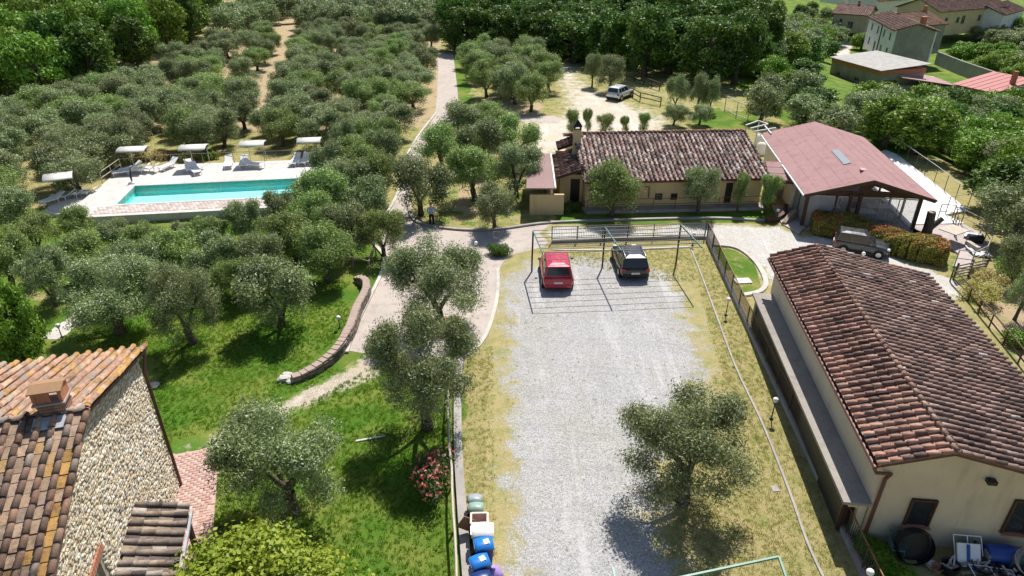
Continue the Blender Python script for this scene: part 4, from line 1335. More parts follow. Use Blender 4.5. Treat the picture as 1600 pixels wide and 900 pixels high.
# near gable windows: real recesses framed by reveals
gn = -su
def gw(px, py, z, w, h, extra=None):
    pass
def on_gable(px, py):     # point of the near gable plane under a photo position
    d = ray(px, py); o = Vector((0, 0, CAM_H))
    tt = (A - o).dot(gn) / d.dot(gn)
    p = o + d * tt
    return (p - A).dot(sv), p.z
for (x0, y0, x1, y1, lb) in [(1427, 780, 1463, 780, None), (1588, 782, 1622, 782, None)]:
    a0, zt = on_gable(x0, y0); b0, _ = on_gable(x1, y1)
    zb = on_gable(1413, 817)[1]
    cen, wd, ht = (a0 + b0) / 2, (b0 - a0), zt - zb
    mb = MB()
    # reveal box standing 2 cm proud, with the pane sunk inside
    O = A + gn * .02
    for s in (-1, 1):
        c_ = O + sv * (cen + s * (wd / 2 + .03)) + Vector((0, 0, zb))
        mb.bar(c_ + gn * .03, c_ + gn * .03 + Vector((0, 0, ht)), .06, .1, gn)
    mb.bar(O + gn * .03 + sv * (cen - wd / 2 - .06) + Vector((0, 0, zt + .03)), O + gn * .03 + sv * (cen + wd / 2 + .06) + Vector((0, 0, zt + .03)), .1, .06)
    f = mb.obj('window', M['brownwood'], t_shed)
    p = MB(); p.bar(O + sv * cen + Vector((0, 0, zb)), O + sv * cen + Vector((0, 0, zt)), wd, .02, gn); p.obj('pane', M['glass'], f)
    for k in (-.5, .5):
        p = MB(); p.bar(O + gn * .02 + sv * (cen + k * wd * .96) + Vector((0, 0, zb)), O + gn * .02 + sv * (cen + k * wd * .96) + Vector((0, 0, zt)), .05, .04, gn); p.obj('sash', M['brownwood'], f)
    p = MB(); p.bar(O + gn * .08 + sv * (cen - wd / 2 - .08) + Vector((0, 0, zb - .025)), O + gn * .08 + sv * (cen + wd / 2 + .08) + Vector((0, 0, zb - .025)), .22, .05); p.obj('sill', M['terracotta'], f)
a0, z0_ = on_gable(1546, 748)
mb = MB(); mb.box(A + sv * a0 + gn * .14 + Vector((0, 0, z0_)), (.28, .22, .14), math.atan2(sv.y, sv.x)); mb.bar(A + sv * a0 + Vector((0, 0, z0_ + .04)), A + sv * a0 + gn * .1 + Vector((0, 0, z0_ + .04)), .05)
mb.obj('floodlight', M['black'], t_shed)
# low flat roofed annex against the left wall
an_px = [(1168, 457), (1206, 455), (1371, 782), (1321, 785)]
aN, aF = P(1318, 785, 1.8), P(1161, 457, 1.8)
t_an = thing('annex', (aN.x, aN.y, 0), 'low flat roofed passage annex between the rusty railing and the cream storage building', 'annex')
wa = (A - Vector((aN.x, aN.y, 0))).dot(sv)
Ln = (aF - aN).dot(su)
o = Vector((aN.x, aN.y, 0))
mb = MB(); mb.prism([o + Vector((0, 0, 1.7)) + sv * 0, o + sv * (wa - .02) + Vector((0, 0, 1.7)), o + sv * (wa - .02) + su * Ln + Vector((0, 0, 1.7)), o + Vector((0, 0, 1.7)) + su * Ln - sv * .1], (0, 0, .12))
mb.obj('roof', M['canopy_roof'], t_an)
mb = MB(); mb.bar(o + sv * .34 + su * .4 + Vector((0, 0, .83)), o + sv * .22 + su * (Ln - .1) + Vector((0, 0, .83)), .08, 1.72); mb.obj('shade_toned_side', M['darksteel'], t_an); mb = MB()  # annex side wall coloured near black, shade behind the fence put into its colour
mb.bar(o + sv * (wa - .32) + su * .25 + Vector((0, 0, .83)), o + sv * (wa - .04) + su * .25 + Vector((0, 0, .83)), .2, 1.72)
mb.bar(o + sv * .28 + su * .25 + Vector((0, 0, 1.58)), o + sv * (wa - .34) + su * .25 + Vector((0, 0, 1.58)), .2, .22)
mb.bar(o + sv * .1 + su * (Ln - .2) + Vector((0, 0, .83)), o + sv * (wa - .04) + su * (Ln - .2) + Vector((0, 0, .83)), .2, 1.72)
mb.obj('wall', M['plaster'], t_an)
mb = MB(); mb.bar(o + sv * (wa * .5 - .1) + su * .5, o + sv * (wa * .5 - .1) + su * .5 + Vector((0, 0, 1.58)), wa - .7, .06, su)
dd = mb.obj('door', M['gutter'], t_an); h = MB(); h.box(o + sv * (wa * .5 + .25) + su * .44 + Vector((0, 0, .9)), (.04, .05, .12)); h.obj('handle', M['darksteel'], dd)

# --- the restaurant
RE = 2.35
ra, rb = P(912, 285, RE), P(1203, 279, RE)
ru = Vector((rb.x - ra.x, rb.y - ra.y, 0)); RL = ru.length; ru.normalize(); rn = Vector((ru.y, -ru.x, 0)); rw_ = -rn
if rn.y > 0: rn, rw_ = rw_, rn
Wd = 12.4; slope = .30
A2 = Vector((ra.x, ra.y, 0)) + rw_ * .45 + ru * .3
zr = RE + slope * (Wd / 2)
t_re, r_re, g_ = barn('restaurant_building', 'long low ochre restaurant building under a worn red brown tiled roof', 'building', A2, ru, RL - .6, rw_, Wd - .9, 0, RE + slope * .45 - .12, zr - .12, M['plaster_y'], M['under'], .3, roof_th=.1)
e1 = Vector((ra.x, ra.y, RE)); rd = e1 + rw_ * (Wd / 2) + Vector((0, 0, slope * Wd / 2))
tile_slope(r_re, e1, ru, rd - e1, RL, (rd - e1).length, rest_pal, pitch=.36, course=.42, limit=150, seed=21, amp=.03)
ORP = choice_pal([(0.50, 0.24, 0.14), (0.42, 0.22, 0.15), (0.55, 0.32, 0.22), (0.30, 0.17, 0.13)], [4, 3, 2, 2])
e2 = rd + rw_ * (Wd / 2) - Vector((0, 0, slope * Wd / 2))
tile_slope(r_re, e2, ru, rd - e2, RL, (rd - e2).length, ORP, pitch=.36, course=.42, limit=60, seed=22)
ridge_row(r_re, rd + Vector((0, 0, .05)), rd + ru * RL + Vector((0, 0, .05)), ORP, limit=40, seed=5)
def on_wall(px, py, A, n):
    d = ray(px, py); o = Vector((0, 0, CAM_H)); tt = (A - o).dot(n) / d.dot(n); return o + d * tt
for x, y, w, h in [(1029, 307, .55, .5), (1053, 307, .5, .5)]:
    p = on_wall(x, y, A2, rn); win(t_re, A2, ru, (p - A2).dot(ru), p.z - h / 2, w, h, rn, M['brownwood'], M['glass'], None, .05)
p = on_wall(1138, 300, A2, rn); door(t_re, A2, ru, (p - A2).dot(ru), .5, 1.6, rn, M['black'], .3)
mb = MB(); p = on_wall(1014, 300, A2, rn); mb.tube([(p.x, p.y - .08, .9), (p.x, p.y - .08, 1.75), (p.x - .35, p.y - .08, 1.75)], .035, 6); mb.obj('vent_pipe', M['gutter'], t_re)
mb = MB(); mb.bar(e1 + ru * .1 + Vector((0, 0, -.08)), e1 + ru * (RL - .1) + Vector((0, 0, -.08)), .12, .1); mb.obj('gutter', M['gutter'], t_re)
# terrace slab in front of the wall and its railing
tf = [A2 + rn * .95, A2 + rn * .95 + ru * (RL - .5)]
mb = MB(); q = [tf[0], tf[1], Vector((rb.x, rb.y, 0)) + rw_ * .4, Vector((ra.x, ra.y, 0)) + rw_ * .4]
mb.prism([Vector((p.x, p.y, -.1)) for p in q], (0, 0, .32)); o = mb.obj('terrace_slab', M['conc'], None); o['kind'] = 'structure'

def railing(name, label, pts, h, spacing, mat, rails=(1.0, .5), r=.025, cat='railing', group=None, base=None, railr=None, postmat=None, box=False, lean=None):
    """posts along a line of world points, rails between neighbouring posts; every post and rail is a part"""
    pts = [Vector(p) for p in pts]
    out = [pts[0]]
    for a, b in zip(pts, pts[1:]):
        k = max(1, int(round((b - a).length / spacing)))
        for i in range(1, k + 1): out.append(a + (b - a) * i / k)
    t = thing(name, out[0], label, cat, group)
    rr = railr or r * .8
    for p in out:
        mb = MB()
        if box: mb.bar(p - Vector((0, 0, .1)), p + Vector((0, 0, h)), 2 * r, 2 * r)
        else: mb.tube([p - Vector((0, 0, .1)), p + Vector((0, 0, h + .02))], r, 6)
        mb.obj('post', postmat or mat, t)
    for a, b in zip(out, out[1:]):
        for f in rails:
            mb = MB()
            if box: mb.bar(a + Vector((0, 0, h * f)), b + Vector((0, 0, h * f)), rr * 2, rr * 2)
            else: mb.tube([a + Vector((0, 0, h * f)), b + Vector((0, 0, h * f))], rr, 5)
            mb.obj('rail', mat, t)
    return t, out
railing('railing', 'dark steel railing along the front of the restaurant wall', [A2 + rn * .75 + up * .22, A2 + rn * .75 + ru * (RL - .7) + up * .22], .85, 1.6, M['rust'], (1.0, .5), .03)

# chimney of the restaurant
cp = on_wall(902, 232, A2 + rw_ * 3.2, rn)
c_ = Vector((ra.x - .35, cp.y, 0)); zt = P(0, 0).z
mb = MB(); top = 5.5
px_x = P(902, 222, 4.0)
c_ = Vector((px_x.x, px_x.y + .3, 0))
mb.box((c_.x, c_.y, 2.6), (.6, .6, 4.7)); ch = mb.obj('chimney', M['plaster_y'], t_re)
mb = MB(); z_ = 4.95
for sx in (-1, 1):
    for sy in (-1, 1): mb.box((c_.x + sx * .24, c_.y + sy * .24, z_ + .12), (.1, .1, .26))
mb.obj('vent', M['black'], ch)
mb = MB(); s_ = .36
mb.add([(c_.x - s_, c_.y - s_, z_ + .25), (c_.x + s_, c_.y - s_, z_ + .25), (c_.x + s_, c_.y + s_, z_ + .25), (c_.x - s_, c_.y + s_, z_ + .25), (c_.x, c_.y, z_ + .8)], [(0, 1, 4), (1, 2, 4), (2, 3, 4), (3, 0, 4), (3, 2, 1, 0)])
mb.obj('cap', M['black'], ch)

# left annex: two small tiled roofs stepping down and the mauve flat roof
t_la = thing('restaurant_annex', P(890, 300), 'small ochre annex with two stepped tiled roofs at the left end of the restaurant', 'annex')
def plane_roof(th, corners, pal, pitch, course, limit, seed, fascia=M['under']):
    """corners: eave a, eave b, top b, top a (a 3D quad); tiles run from the eave up"""
    a, b, c, d = [Vector(p) for p in corners]
    n = (b - a).cross(d - a).normalized()
    if n.z < 0: n = -n
    mb = MB(); mb.prism([a - n * .1, b - n * .1, c - n * .1, d - n * .1], n * .1)
    r = mb.obj('roof', fascia, th)
    if pal: tile_slope(r, a, b - a, d - a, (b - a).length, (d - a).length, pal, pitch, course, limit, seed=seed)
    return r
x1 = ra.x + .1
l0, l1 = P(869, 283, 2.1), P(864, 245, 2.4)
yA, yB = l0.y, P(0, 243, 2.4).y
plane_roof(t_la, [(l0.x, yB, 2.3), (l0.x, yA, 2.3), (x1, yA, 3.0), (x1, yB, 3.0)], OLD, .36, .4, 60, 31)
l2 = P(872, 237, 2.9); yC = P(0, 219, 3.1).y
plane_roof(t_la, [(l2.x, yC, 2.8), (l2.x, yB + .3, 2.8), (x1, yB + .3, 3.4), (x1, yC, 3.4)], OLD, .36, .4, 50, 32)
mb = MB(); mb.box(((l0.x + x1) / 2 + .2, (yA + yC) / 2 + .4, 1.15), (x1 - l0.x - .3, yC - yA - 1.0, 2.3)); mb.obj('wall', M['plaster_y'], t_la)
mb = MB(); mb.box((x1 - .55, yA - .02 + .88, 1.0), (.7, .06, 1.9)); mb.obj('door', M['black'], t_la)
t_fl = thing('flat_roof_store', P(850, 315), 'small ochre store with mauve felt roof left of the restaurant', 'building')
q = [P(822, 294, 2.2), P(867, 294, 2.2), P(860, 240, 2.5), P(826, 240, 2.5)]
mb = MB(); mb.prism([p + Vector((0, 0, -.1)) for p in q], (0, 0, .1)); mb.obj('roof', M['felt2'], t_fl)
mb = MB(); q0 = P(828, 297, 2.0); q1 = P(882, 297, 2.0)
mb.prism([Vector((q0.x, q0.y + .1, -.1)), Vector((q1.x, q1.y + .1, -.1)), Vector((q1.x, q1.y + .1, 1.6)), Vector((q0.x, q0.y + .1, 1.6))], (0, .2, 0))
mb.box(((q0.x + q[1].x) / 2, q[2].y - .5, 1.1), (q[1].x - q0.x - .2, .2, 2.2))
mb.box((q[1].x - .2, (q[1].y + q[2].y) / 2, 1.0), (.2, q[2].y - q[1].y - .6, 2.1))
mb.obj('wall', M['plaster_y'], t_fl)
mb = MB(); mb.bar(Vector((q[1].x + .05, q[1].y, 2.2)), Vector((q[1].x + .05, q[2].y, 2.5)), .1, .14); mb.obj('fascia', M['white'], t_fl)

# --- the hall with the pink roof
HZ = 2.75
hNL, hNR, hFL, hFR = P(1265, 311, HZ), P(1452, 305, HZ), P(1190, 212, HZ), P(1346, 210, HZ)
hu = ((hFL - hNL) + (hFR - hNR)); hu.z = 0; HL = hu.length / 2; hu.normalize()
hv = Vector((hu.y, -hu.x, 0)); HWd = ((hNR - hNL).dot(hv) + (hFR - hFL).dot(hv)) / 2
H0 = Vector(((hNL.x + hNR.x - hv.x * HWd) / 2, (hNL.y + hNR.y - hv.y * HWd) / 2, 0))
t_h = thing('banquet_hall', H0, 'glazed hall with wide pink felt gable roof beside the white terrace', 'hall')
up = Vector((0, 0, 1))
HR = 3.95
eL = H0 + up * HZ; eR = H0 + hv * HWd + up * HZ; rg = H0 + hv * HWd * .5 + up * HR
mb = MB()
for e, s in ((eL, 1), (eR, -1)):
    q = [e, e + hu * HL, rg + hu * (HL + 0), rg]
    nn = (q[1] - q[0]).cross(q[3] - q[0]).normalized(); nn = nn if nn.z > 0 else -nn
    mb.prism([p - nn * .14 for p in q], nn * .14)
r_h = mb.obj('roof', M['felt'], t_h)
for k in range(1, 5):   # felt sheet laps
    for e in (eL, eR):
        mb = MB(); f = k / 5
        a = e + (rg - e) * f + up * .004
        n_ = (hu).cross(rg - e).normalized(); n_ = n_ if n_.z > 0 else -n_
        mb.prism([a, a + hu * HL, a + hu * HL + (rg - e).normalized() * .1, a + (rg - e).normalized() * .1], n_ * .008)
        mb.obj('felt_lap', M['felt'], r_h)
mb = MB()
mb.bar(eL - up * .12 - hu * .02, rg - up * .1 - hu * .02, .06, .24); mb.bar(rg - up * .1 - hu * .02, eR - up * .12 - hu * .02, .06, .24)
mb.obj('bargeboard', M['brownwood'], t_h)
mb = MB(); mb.bar(eL - up * .09 - hv * .05, eL - up * .09 - hv * .05 + hu * HL, .1, .1); mb.obj('gutter', M['white'], t_h)
mb = MB(); mb.bar(eR - up * .09 + hv * .05, eR - up * .09 + hv * .05 + hu * HL, .1, .1); mb.obj('gutter', M['gutter'], t_h)
# skylight and patches on the right slope
def on_slope(px, py, e):
    n_ = hu.cross(rg - e).normalized(); d = ray(px, py); o = Vector((0, 0, CAM_H)); return o + d * ((e - o).dot(n_) / d.dot(n_)), (n_ if n_.z > 0 else -n_)
qs = [on_slope(*p, eL) for p in [(1299, 236), (1310, 234), (1330, 255), (1319, 258)]]
mb = MB(); mb.prism([p for p, _ in qs], qs[0][1] * .06); mb.obj('skylight', M['glass_grey'], r_h)
mb = MB(); qs2 = [on_slope(*p, eR) for p in [(1343, 262), (1352, 264), (1353, 267), (1345, 266)]]
mb.prism([p for p, _ in qs2], qs2[0][1] * .03); mb.obj('roof_patch', M['pinksheet'], r_h)
# near gable: recessed 1.2 m under the roof: posts, tie beam, glazed bays
I = .9
W0 = H0 + hu * I + hv * .55; GW = HWd - 1.1
hn = -hu
posts = [0, .15, .43, .78 + .2, ]
for f in (0.0, .38, .47, 1.0):
    mb = MB(); c = W0 + hv * GW * f; mb.bar(c, c + up * 2.62, .22, .22, hu); mb.obj('post', M['brownwood'], t_h)
mb = MB(); mb.bar(W0 + up * 2.55 - hn * .12, W0 + hv * GW + up * 2.55 - hn * .12, .16, .26); mb.obj('tie_beam', M['brownwood'], t_h)
for s, e in ((0, eL), (1, eR)):
    pass
# gable infill with two slots of glass
zz = HZ - .15
def gz(f): return zz + .05 + (HR - HZ) * (1 - abs(f - .5) * 2) - .10
mb = MB(); mb.panel(W0 + hv * 0 + hn * .02, hv, up, [(0.2, 2.68), (GW - .2, 2.68), (GW * .5, gz(.5))], [[(GW * .28, 2.78), (GW * .44, 2.78), (GW * .44, 3.28), (GW * .41, 3.24)], [(GW * .53, 2.9), (GW * .72, 2.84), (GW * .64, 3.1), (GW * .56, 3.22)]], .08)
mb.obj('gable_board', M['brownwood'], t_h)
def bay(f0, f1, mat, name='window', mull=2):
    a, b = W0 + hv * (GW * f0 + .12) + hn * .02, W0 + hv * (GW * f1 - .12) + hn * .02
    w = (b - a).length
    f = MB()
    for z in (.05, 2.38): f.bar(a + up * z, b + up * z, .06, .07)
    for k in range(mull + 1): 
        c = a + (b - a) * k / mull; f.bar(c + up * .05, c + up * 2.38, .05, .06, hu)
    fo = f.obj(name, M['greysteel'], t_h)
    for k in range(mull):
        p = MB(); c0_, c1_ = a + (b - a) * k / mull + hv * .03, a + (b - a) * (k + 1) / mull - hv * .03
        p.bar(c0_ + up * 1.22 + hu * .01, c1_ + up * 1.22 + hu * .01, .02, 2.26); p.obj('pane', mat, fo)
bay(0.0, .26, M['glass_grey']); bay(.26, .38, M['clear'], mull=1); bay(.47, 1.0, M['clear'], mull=3)
# back and side walls, floor inside
mb = MB()
mb.bar(W0 + hu * (HL - 1.6) + up * 1.25, W0 + hv * GW + hu * (HL - 1.6) + up * 1.25, .2, 2.5)
mb.bar(W0 + hu * 3.2 + up * 1.25, W0 + hu * (HL - 1.6) + up * 1.25, .2, 2.5)
mb.obj('wall', M['plaster_w'], t_h)
for s, w0_ in ((0, W0), (1, W0 + hv * GW)):
    n_ = 6 if s else 2
    for k in range(n_):
        LL = (HL - 1.6) if s else 3.1
        a, b = w0_ + hu * (LL * k / n_ + .08), w0_ + hu * (LL * (k + 1) / n_ - .08)
        f = MB(); 
        for z in (.05, 2.4): f.bar(a + up * z, b + up * z, .06, .06)
        for q_ in (a, b): f.bar(q_ + up * .05, q_ + up * 2.4, .05, .05, hv)
        fo = f.obj('window', M['greysteel'], t_h)
        p = MB(); p.bar(a + up * 1.22, b + up * 1.22, .02, 2.3); p.obj('pane', M['clear'] if s else M['glass_grey'], fo)
        if k: 
            f = MB(); f.bar(a - hu * .08, a - hu * .08 + up * 2.6, .14, .14, hv); f.obj('post', M['brownwood'], t_h)
mb = MB(); mb.prism([H0 + hu * .3 + hv * .3 - up * .1, H0 + hu * .3 + hv * (HWd - .3) - up * .1, H0 + hu * (HL - .3) + hv * (HWd - .3) - up * .1, H0 + hu * (HL - .3) + hv * .3 - up * .1], up * .14)
mb.obj('floor_slab', M['stone_floor'], t_h)
# tables inside, seen through the glass
for k, (f, dpt) in enumerate([(.6, 1.6), (.6, 4.0), (.8, 2.8), (.3, 2.4)]):
    c = W0 + hv * GW * f + hu * dpt
    tt = thing('dining_table', c + up * .04, ['white dining table inside the hall near the middle post', 'second white dining table behind the first inside the hall', 'white dining table inside the hall by the terrace glazing', 'white dining table behind the narrow clear pane of the hall'][k], 'table', 'tables inside the hall')
    mb = MB(); mb.box(c + up * .77, (1.7, .9, .05), math.atan2(hv.y, hv.x)); mb.obj('tabletop', M['white'], tt)
    for sx in (-.7, .7):
        for sy in (-.35, .35):
            mb = MB(); mb.bar(c + hv * sx + hu * sy + up * .04, c + hv * sx + hu * sy + up * .75, .05); mb.obj('leg', M['greysteel'], tt)
# link roof between the restaurant and the hall
t_lk = thing('link_canopy', P(1225, 335), 'pink brown felt lean-to roof linking the restaurant and the hall', 'canopy')
q = [P(1203, 281, 2.3), P(1250, 283, 2.3), P(1240, 254, 2.75), P(1196, 252, 2.75)]
mb = MB(); mb.prism([p - up * .08 for p in q], up * .08); rl = mb.obj('roof', M['felt'], t_lk)
for k in range(3):
    a, b = q[0].lerp(q[3], k / 3 + .02), q[1].lerp(q[2], k / 3 + .02); a2, b2 = q[0].lerp(q[3], k / 3 + .31), q[1].lerp(q[2], k / 3 + .31)
    mb = MB(); mb.prism([a + up * .002, b + up * .002, b2 + up * .002, a2 + up * .002], up * .02); mb.obj('felt_sheet', M['felt2'] if k == 1 else M['felt'], rl)
mb = MB(); mb.bar(q[0] - up * .16, q[1] - up * .16, .1, .16); mb.obj('fascia', M['gutter'], t_lk)
for p in (q[0], q[1]):
    mb = MB(); mb.bar(Vector((p.x, p.y + .1, 0)), Vector((p.x, p.y + .1, 2.2)), .12); mb.obj('post', M['brownwood'], t_lk)
mb = MB(); c = (q[0] + q[1] + q[2] + q[3]) / 4; mb.bar(Vector((q[3].x, q[2].y - .3, 1.1)), Vector((q[2].x, q[2].y - .3, 1.1)), .1, 2.2); mb.obj('back_wall', M['plaster_g'], t_lk)
# pergola skeleton behind, between the two roofs
t_pg = thing('steel_pergola', P(1200, 215), 'pale steel pergola frame between the tiled ridge and the pink hall roof', 'pergola')
for a, b in [((1165, 196), (1185, 189)), ((1185, 189), (1200, 194)), ((1172, 201), (1200, 194)), ((1178, 206), (1212, 200)), ((1195, 197), (1205, 209))]:
    mb = MB(); mb.bar(P(*a, 3.0), P(*b, 3.0), .1, .12); mb.obj('beam', M['greysteel'], t_pg)
for p in [(1166, 197), (1212, 200), (1186, 190)]:
    w = P(*p, 2.95); mb = MB(); mb.bar((w.x, w.y, 0), (w.x, w.y, 2.94), .1); mb.obj('post', M['greysteel'], t_pg)
for k, (x, y) in enumerate([(1188, 211), (1191, 224)]):
    w = P(x, y, 1.0); tt = thing('covered_furniture', (w.x, w.y, 0), ['white covered stack of furniture under the steel pergola', 'second white covered bundle nearer the pink roof edge'][k], 'covered furniture')
    mb = MB(); mb.lathe([(.02, 1.1), (.3, 1.05), (.42, .9), (.48, .5), (.5, .0)], (w.x, w.y, 0), 10); mb.obj('cover', M['fabric'], tt)

# terraces right of the hall
wt = [P(1388, 240), P(1400, 245), P(1514, 331), P(1462, 339), P(1437, 352), P(1420, 347), P(1360, 290), P(1352, 248)]
def slab(name, pts, z, th, mat, kind='structure'):
    mb = MB(); mb.prism([Vector((p.x, p.y, z - th)) for p in pts], (0, 0, th)); o = mb.obj(name, mat, None); o['kind'] = kind; return o
edgeN = H0 + hv * (HWd - .5)
wtp = [P(1383, 236), P(1402, 244), P(1512, 332), P(1470, 340), P(1498, 344), P(1502, 352), P(1424, 352), edgeN + hu * .5, edgeN + hu * (HL - .2)]
slab('white_terrace', [P(1383, 236), P(1402, 244), P(1512, 331), P(1476, 338), P(1506, 352), P(1424, 353), H0 + hv * (HWd - .6) + hu * .6, H0 + hv * (HWd - .6) + hu * (HL - .2)], .16, 3.0, M['white_floor'])
slab('stone_terrace', [P(1424, 353.6), P(1506, 352.6), P(1534, 368), P(1545, 392), P(1536, 412), P(1516, 422), P(1488, 418), P(1496, 398), P(1462, 374), P(1436, 366), P(1410, 352), P(1330, 348), P(1318, 336), H0 + hv * 1 + hu * .4, H0 + hv * (HWd - .65) + hu * .4], .12, 2.0, M['stone_floor'])
slab('entrance_pavement', [P(1206, 322), P(1256, 326), P(1262, 352), P(1248, 366), P(1222, 352), P(1214, 340)], .1, .3, M['stone_floor'])
slab('garden_patch', [P(1522, 394), P(1538, 394), P(1540, 406), P(1526, 416), P(1518, 412)], .16, .1, M['ground'])
mb = MB()

# --- stone house, lower left
hA = P(228, 544, 6.25)                       # far eave corner
huD = Vector((math.cos(math.radians(15.5)), math.sin(math.radians(15.5)), 0))
hg = Vector((huD.y, -huD.x, 0))              # along the gable wall, towards the camera
# cross width so that the apex shows at (137, 640)
best = None
for k in range(300):
    w = 3 + k * .02
    for sl in (.28, .30, .32, .34, .36, .38):
        q = proj(hA + hg * w + Vector((0, 0, sl * w)))
        e = math.hypot(q[0] - 137, q[1] - 642)
        if best is None or e < best[0]: best = (e, w, sl)
_, HWid, HSl = best
print('house', best)
HLen = 9.0
ov = .28
apex = hA + hg * HWid + Vector((0, 0, HSl * HWid))
t_ho = thing('stone_farmhouse', (hA.x, hA.y, 0), 'rubble stone farmhouse with orange lichened tile roof at the lower left corner', 'house')
wp = hA - huD * ov + hg * .3                   # wall line start (far corner)
W2 = 2 * HWid - .6
base = Vector((wp.x, wp.y, 0))
def wall_top(s):     # height of the gable wall at distance s from the far corner
    d = s + .3
    return 6.25 + HSl * (d if d < HWid else 2 * HWid - d) - .16
# gable wall with window opening
wlo, whi = on_w = None, None
def on_gab(px, py):
    d = ray(px, py); o = Vector((0, 0, CAM_H)); tt = (base - o).dot(huD) / d.dot(huD); p = o + d * tt
    return (p - base).dot(hg), p.z
ga, gz0 = on_gab(153, 870)
print('gable window', ga, gz0)
hole = [(ga - .0, gz0 - 1.3), (ga + .95, gz0 - 1.3), (ga + .95, gz0 + .0), (ga, gz0 + .0)]
mb = MB()
out = [(0, -.3), (W2, -.3), (W2, wall_top(W2)), (HWid - .3, wall_top(HWid - .3)), (0, wall_top(0))]
mb.panel(base - huD * .45, hg, Vector((0, 0, 1)), out, [hole], .45)
back = base - huD * HLen
wl_o = mb.obj('wall', M['mortar'], t_ho)
mb = MB()
mb.bar(base - huD * .45 + hg * .2 + up * 2.9, back + hg * .2 + up * 2.9, .4, 6.4)
mb.bar(base - huD * .45 + hg * (W2 - .2) + up * 2.9, back + hg * (W2 - .2) + up * 2.9, .4, 6.4)
mb.obj('side_wall', M['mortar'], t_ho)
# rubble stones
items = []
r_ = random.Random(9)
SPAL = choice_pal([(0.62, 0.53, 0.39), (0.68, 0.61, 0.48), (0.50, 0.44, 0.34), (0.34, 0.30, 0.26), (0.58, 0.45, 0.29), (0.74, 0.69, 0.59)], [5, 4, 3, .5, 2, 2.5], .10)
z = .1
Rm = Matrix((hg, Vector((0, 0, 1)), huD)).transposed().to_4x4()
while z < 9.5:
    hrow = r_.uniform(.055, .10)
    s = r_.uniform(0, .1)
    while s < W2 - .05:
        L_ = r_.uniform(.08, .23)
        cx = s + L_ / 2
        if z + hrow / 2 < wall_top(min(max(cx, 0), W2)) and not (hole[0][0] - .2 < cx < hole[1][0] + .2 and hole[0][1] - .1 < z < hole[2][1] + .25):
            p = base + hg * cx + Vector((0, 0, z + r_.uniform(-.012, .012))) - huD * .01
            items.append((Matrix.Translation(p) @ Rm @ Matrix.Rotation(r_.uniform(-.12, .12), 4, 'Z') @ Matrix.Diagonal((L_ * .95, hrow * .93, r_.uniform(.04, .085), 1)), r_.randrange(6), SPAL(r_, 0, 0, 0)))
        s += L_
    z += hrow
pieces('stone', items, STONES, M['stone_o'], M['stone_j'], wl_o, 290, 'rubble_stones')
# window with brick lintel and leaning shutter
c = base + hg * (ga + .47) - huD * .2
f = MB()
for s in (-1, 1): f.bar(c + hg * s * .44 + up * (gz0 - 1.3), c + hg * s * .44 + up * gz0, .07, .07, huD)
for z_ in (gz0 - 1.27, gz0 - .03): f.bar(c - hg * .42 + up * z_, c + hg * .42 + up * z_, .07, .07)
fo = f.obj('window', M['white'], t_ho)
p = MB(); p.bar(c + up * (gz0 - 1.25), c + up * (gz0 - .05), .84, .02, huD); p.obj('pane', M['glass'], fo)
for k in range(10):   # brick lintel
    mb = MB(); cc = base + hg * (ga - .22 + k * .145) + up * (gz0 + .13) + huD * .03
    mb.bar(cc - up * .12, cc + up * .12, .13, .12, huD); mb.obj('brick', M['brick'], wl_o)
# downpipe at the far corner
mb = MB(); cc = base + huD * .1 - hg * .02
mb.tube([hA - huD * .1 - up * .1 - hg * .12, cc + up * 5.5, cc + up * .05], .06, 8); mb.obj('downpipe', M['gutter'], t_ho)
mb = MB(); mb.tube([hA - up * .05 - hg * .1, hA - up * .05 - hg * .1 - huD * HLen], .08, 8); mb.obj('gutter', M['gutter'], t_ho)
# roof
mb = MB()
for a, b in ((hA, apex), (hA + hg * 2 * HWid, apex)):
    q = [a, a - huD * HLen, b - huD * HLen, b]
    nn = (q[1] - q[0]).cross(q[3] - q[0]).normalized(); nn = nn if nn.z > 0 else -nn
    mb.prism([p - nn * .12 for p in q], nn * .11)
r_ho = mb.obj('roof', M['under'], t_ho)
def far_pal(r, u, v, k):
    if (u < .02 and r.random() < .7) or v < .05 and r.random() < .6:
        k_ = r.uniform(.8, 1.15); return tuple(x * k_ for x in (0.50, 0.29, 0.10))
    c = r.choices([(0.50, 0.30, 0.20), (0.43, 0.27, 0.19), (0.54, 0.36, 0.25), (0.50, 0.30, 0.12), (0.38, 0.31, 0.25)], [4, 3, 3, 1.5, 2])[0]
    k_ = r.uniform(.82, 1.15); return tuple(x * k_ for x in c)
def near_pal(r, u, v, k):
    if u < .03 and k == 1 and r.random() < .75:
        k_ = r.uniform(.7, 1.1); return tuple(x * k_ for x in (0.50, 0.29, 0.09))
    if k == 1: c = r.choices([(0.38, 0.28, 0.20), (0.44, 0.31, 0.21), (0.46, 0.30, 0.14), (0.30, 0.225, 0.17), (0.46, 0.28, 0.09)], [5, 4, .7, 2, .35])[0]
    else: c = r.choices([(0.33, 0.21, 0.15), (0.38, 0.24, 0.165), (0.26, 0.175, 0.13), (0.42, 0.33, 0.26), (0.43, 0.25, 0.165)], [4, 3, 3, 1.2, 2])[0]
    k_ = r.uniform(.8, 1.18); return tuple(x * k_ for x in c)
e_f = hA + up * .03
tile_slope(r_ho, e_f, -huD, apex - hA, HLen, (apex - hA).length - .05, far_pal, .36, .37, 150, seed=41, amp=.015)
e_n = hA + hg * 2 * HWid + up * .03
tile_slope(r_ho, e_n, -huD, apex - (hA + hg * 2 * HWid), HLen, (apex - hA).length - .05, near_pal, .36, .37, 230, seed=42, amp=.018)
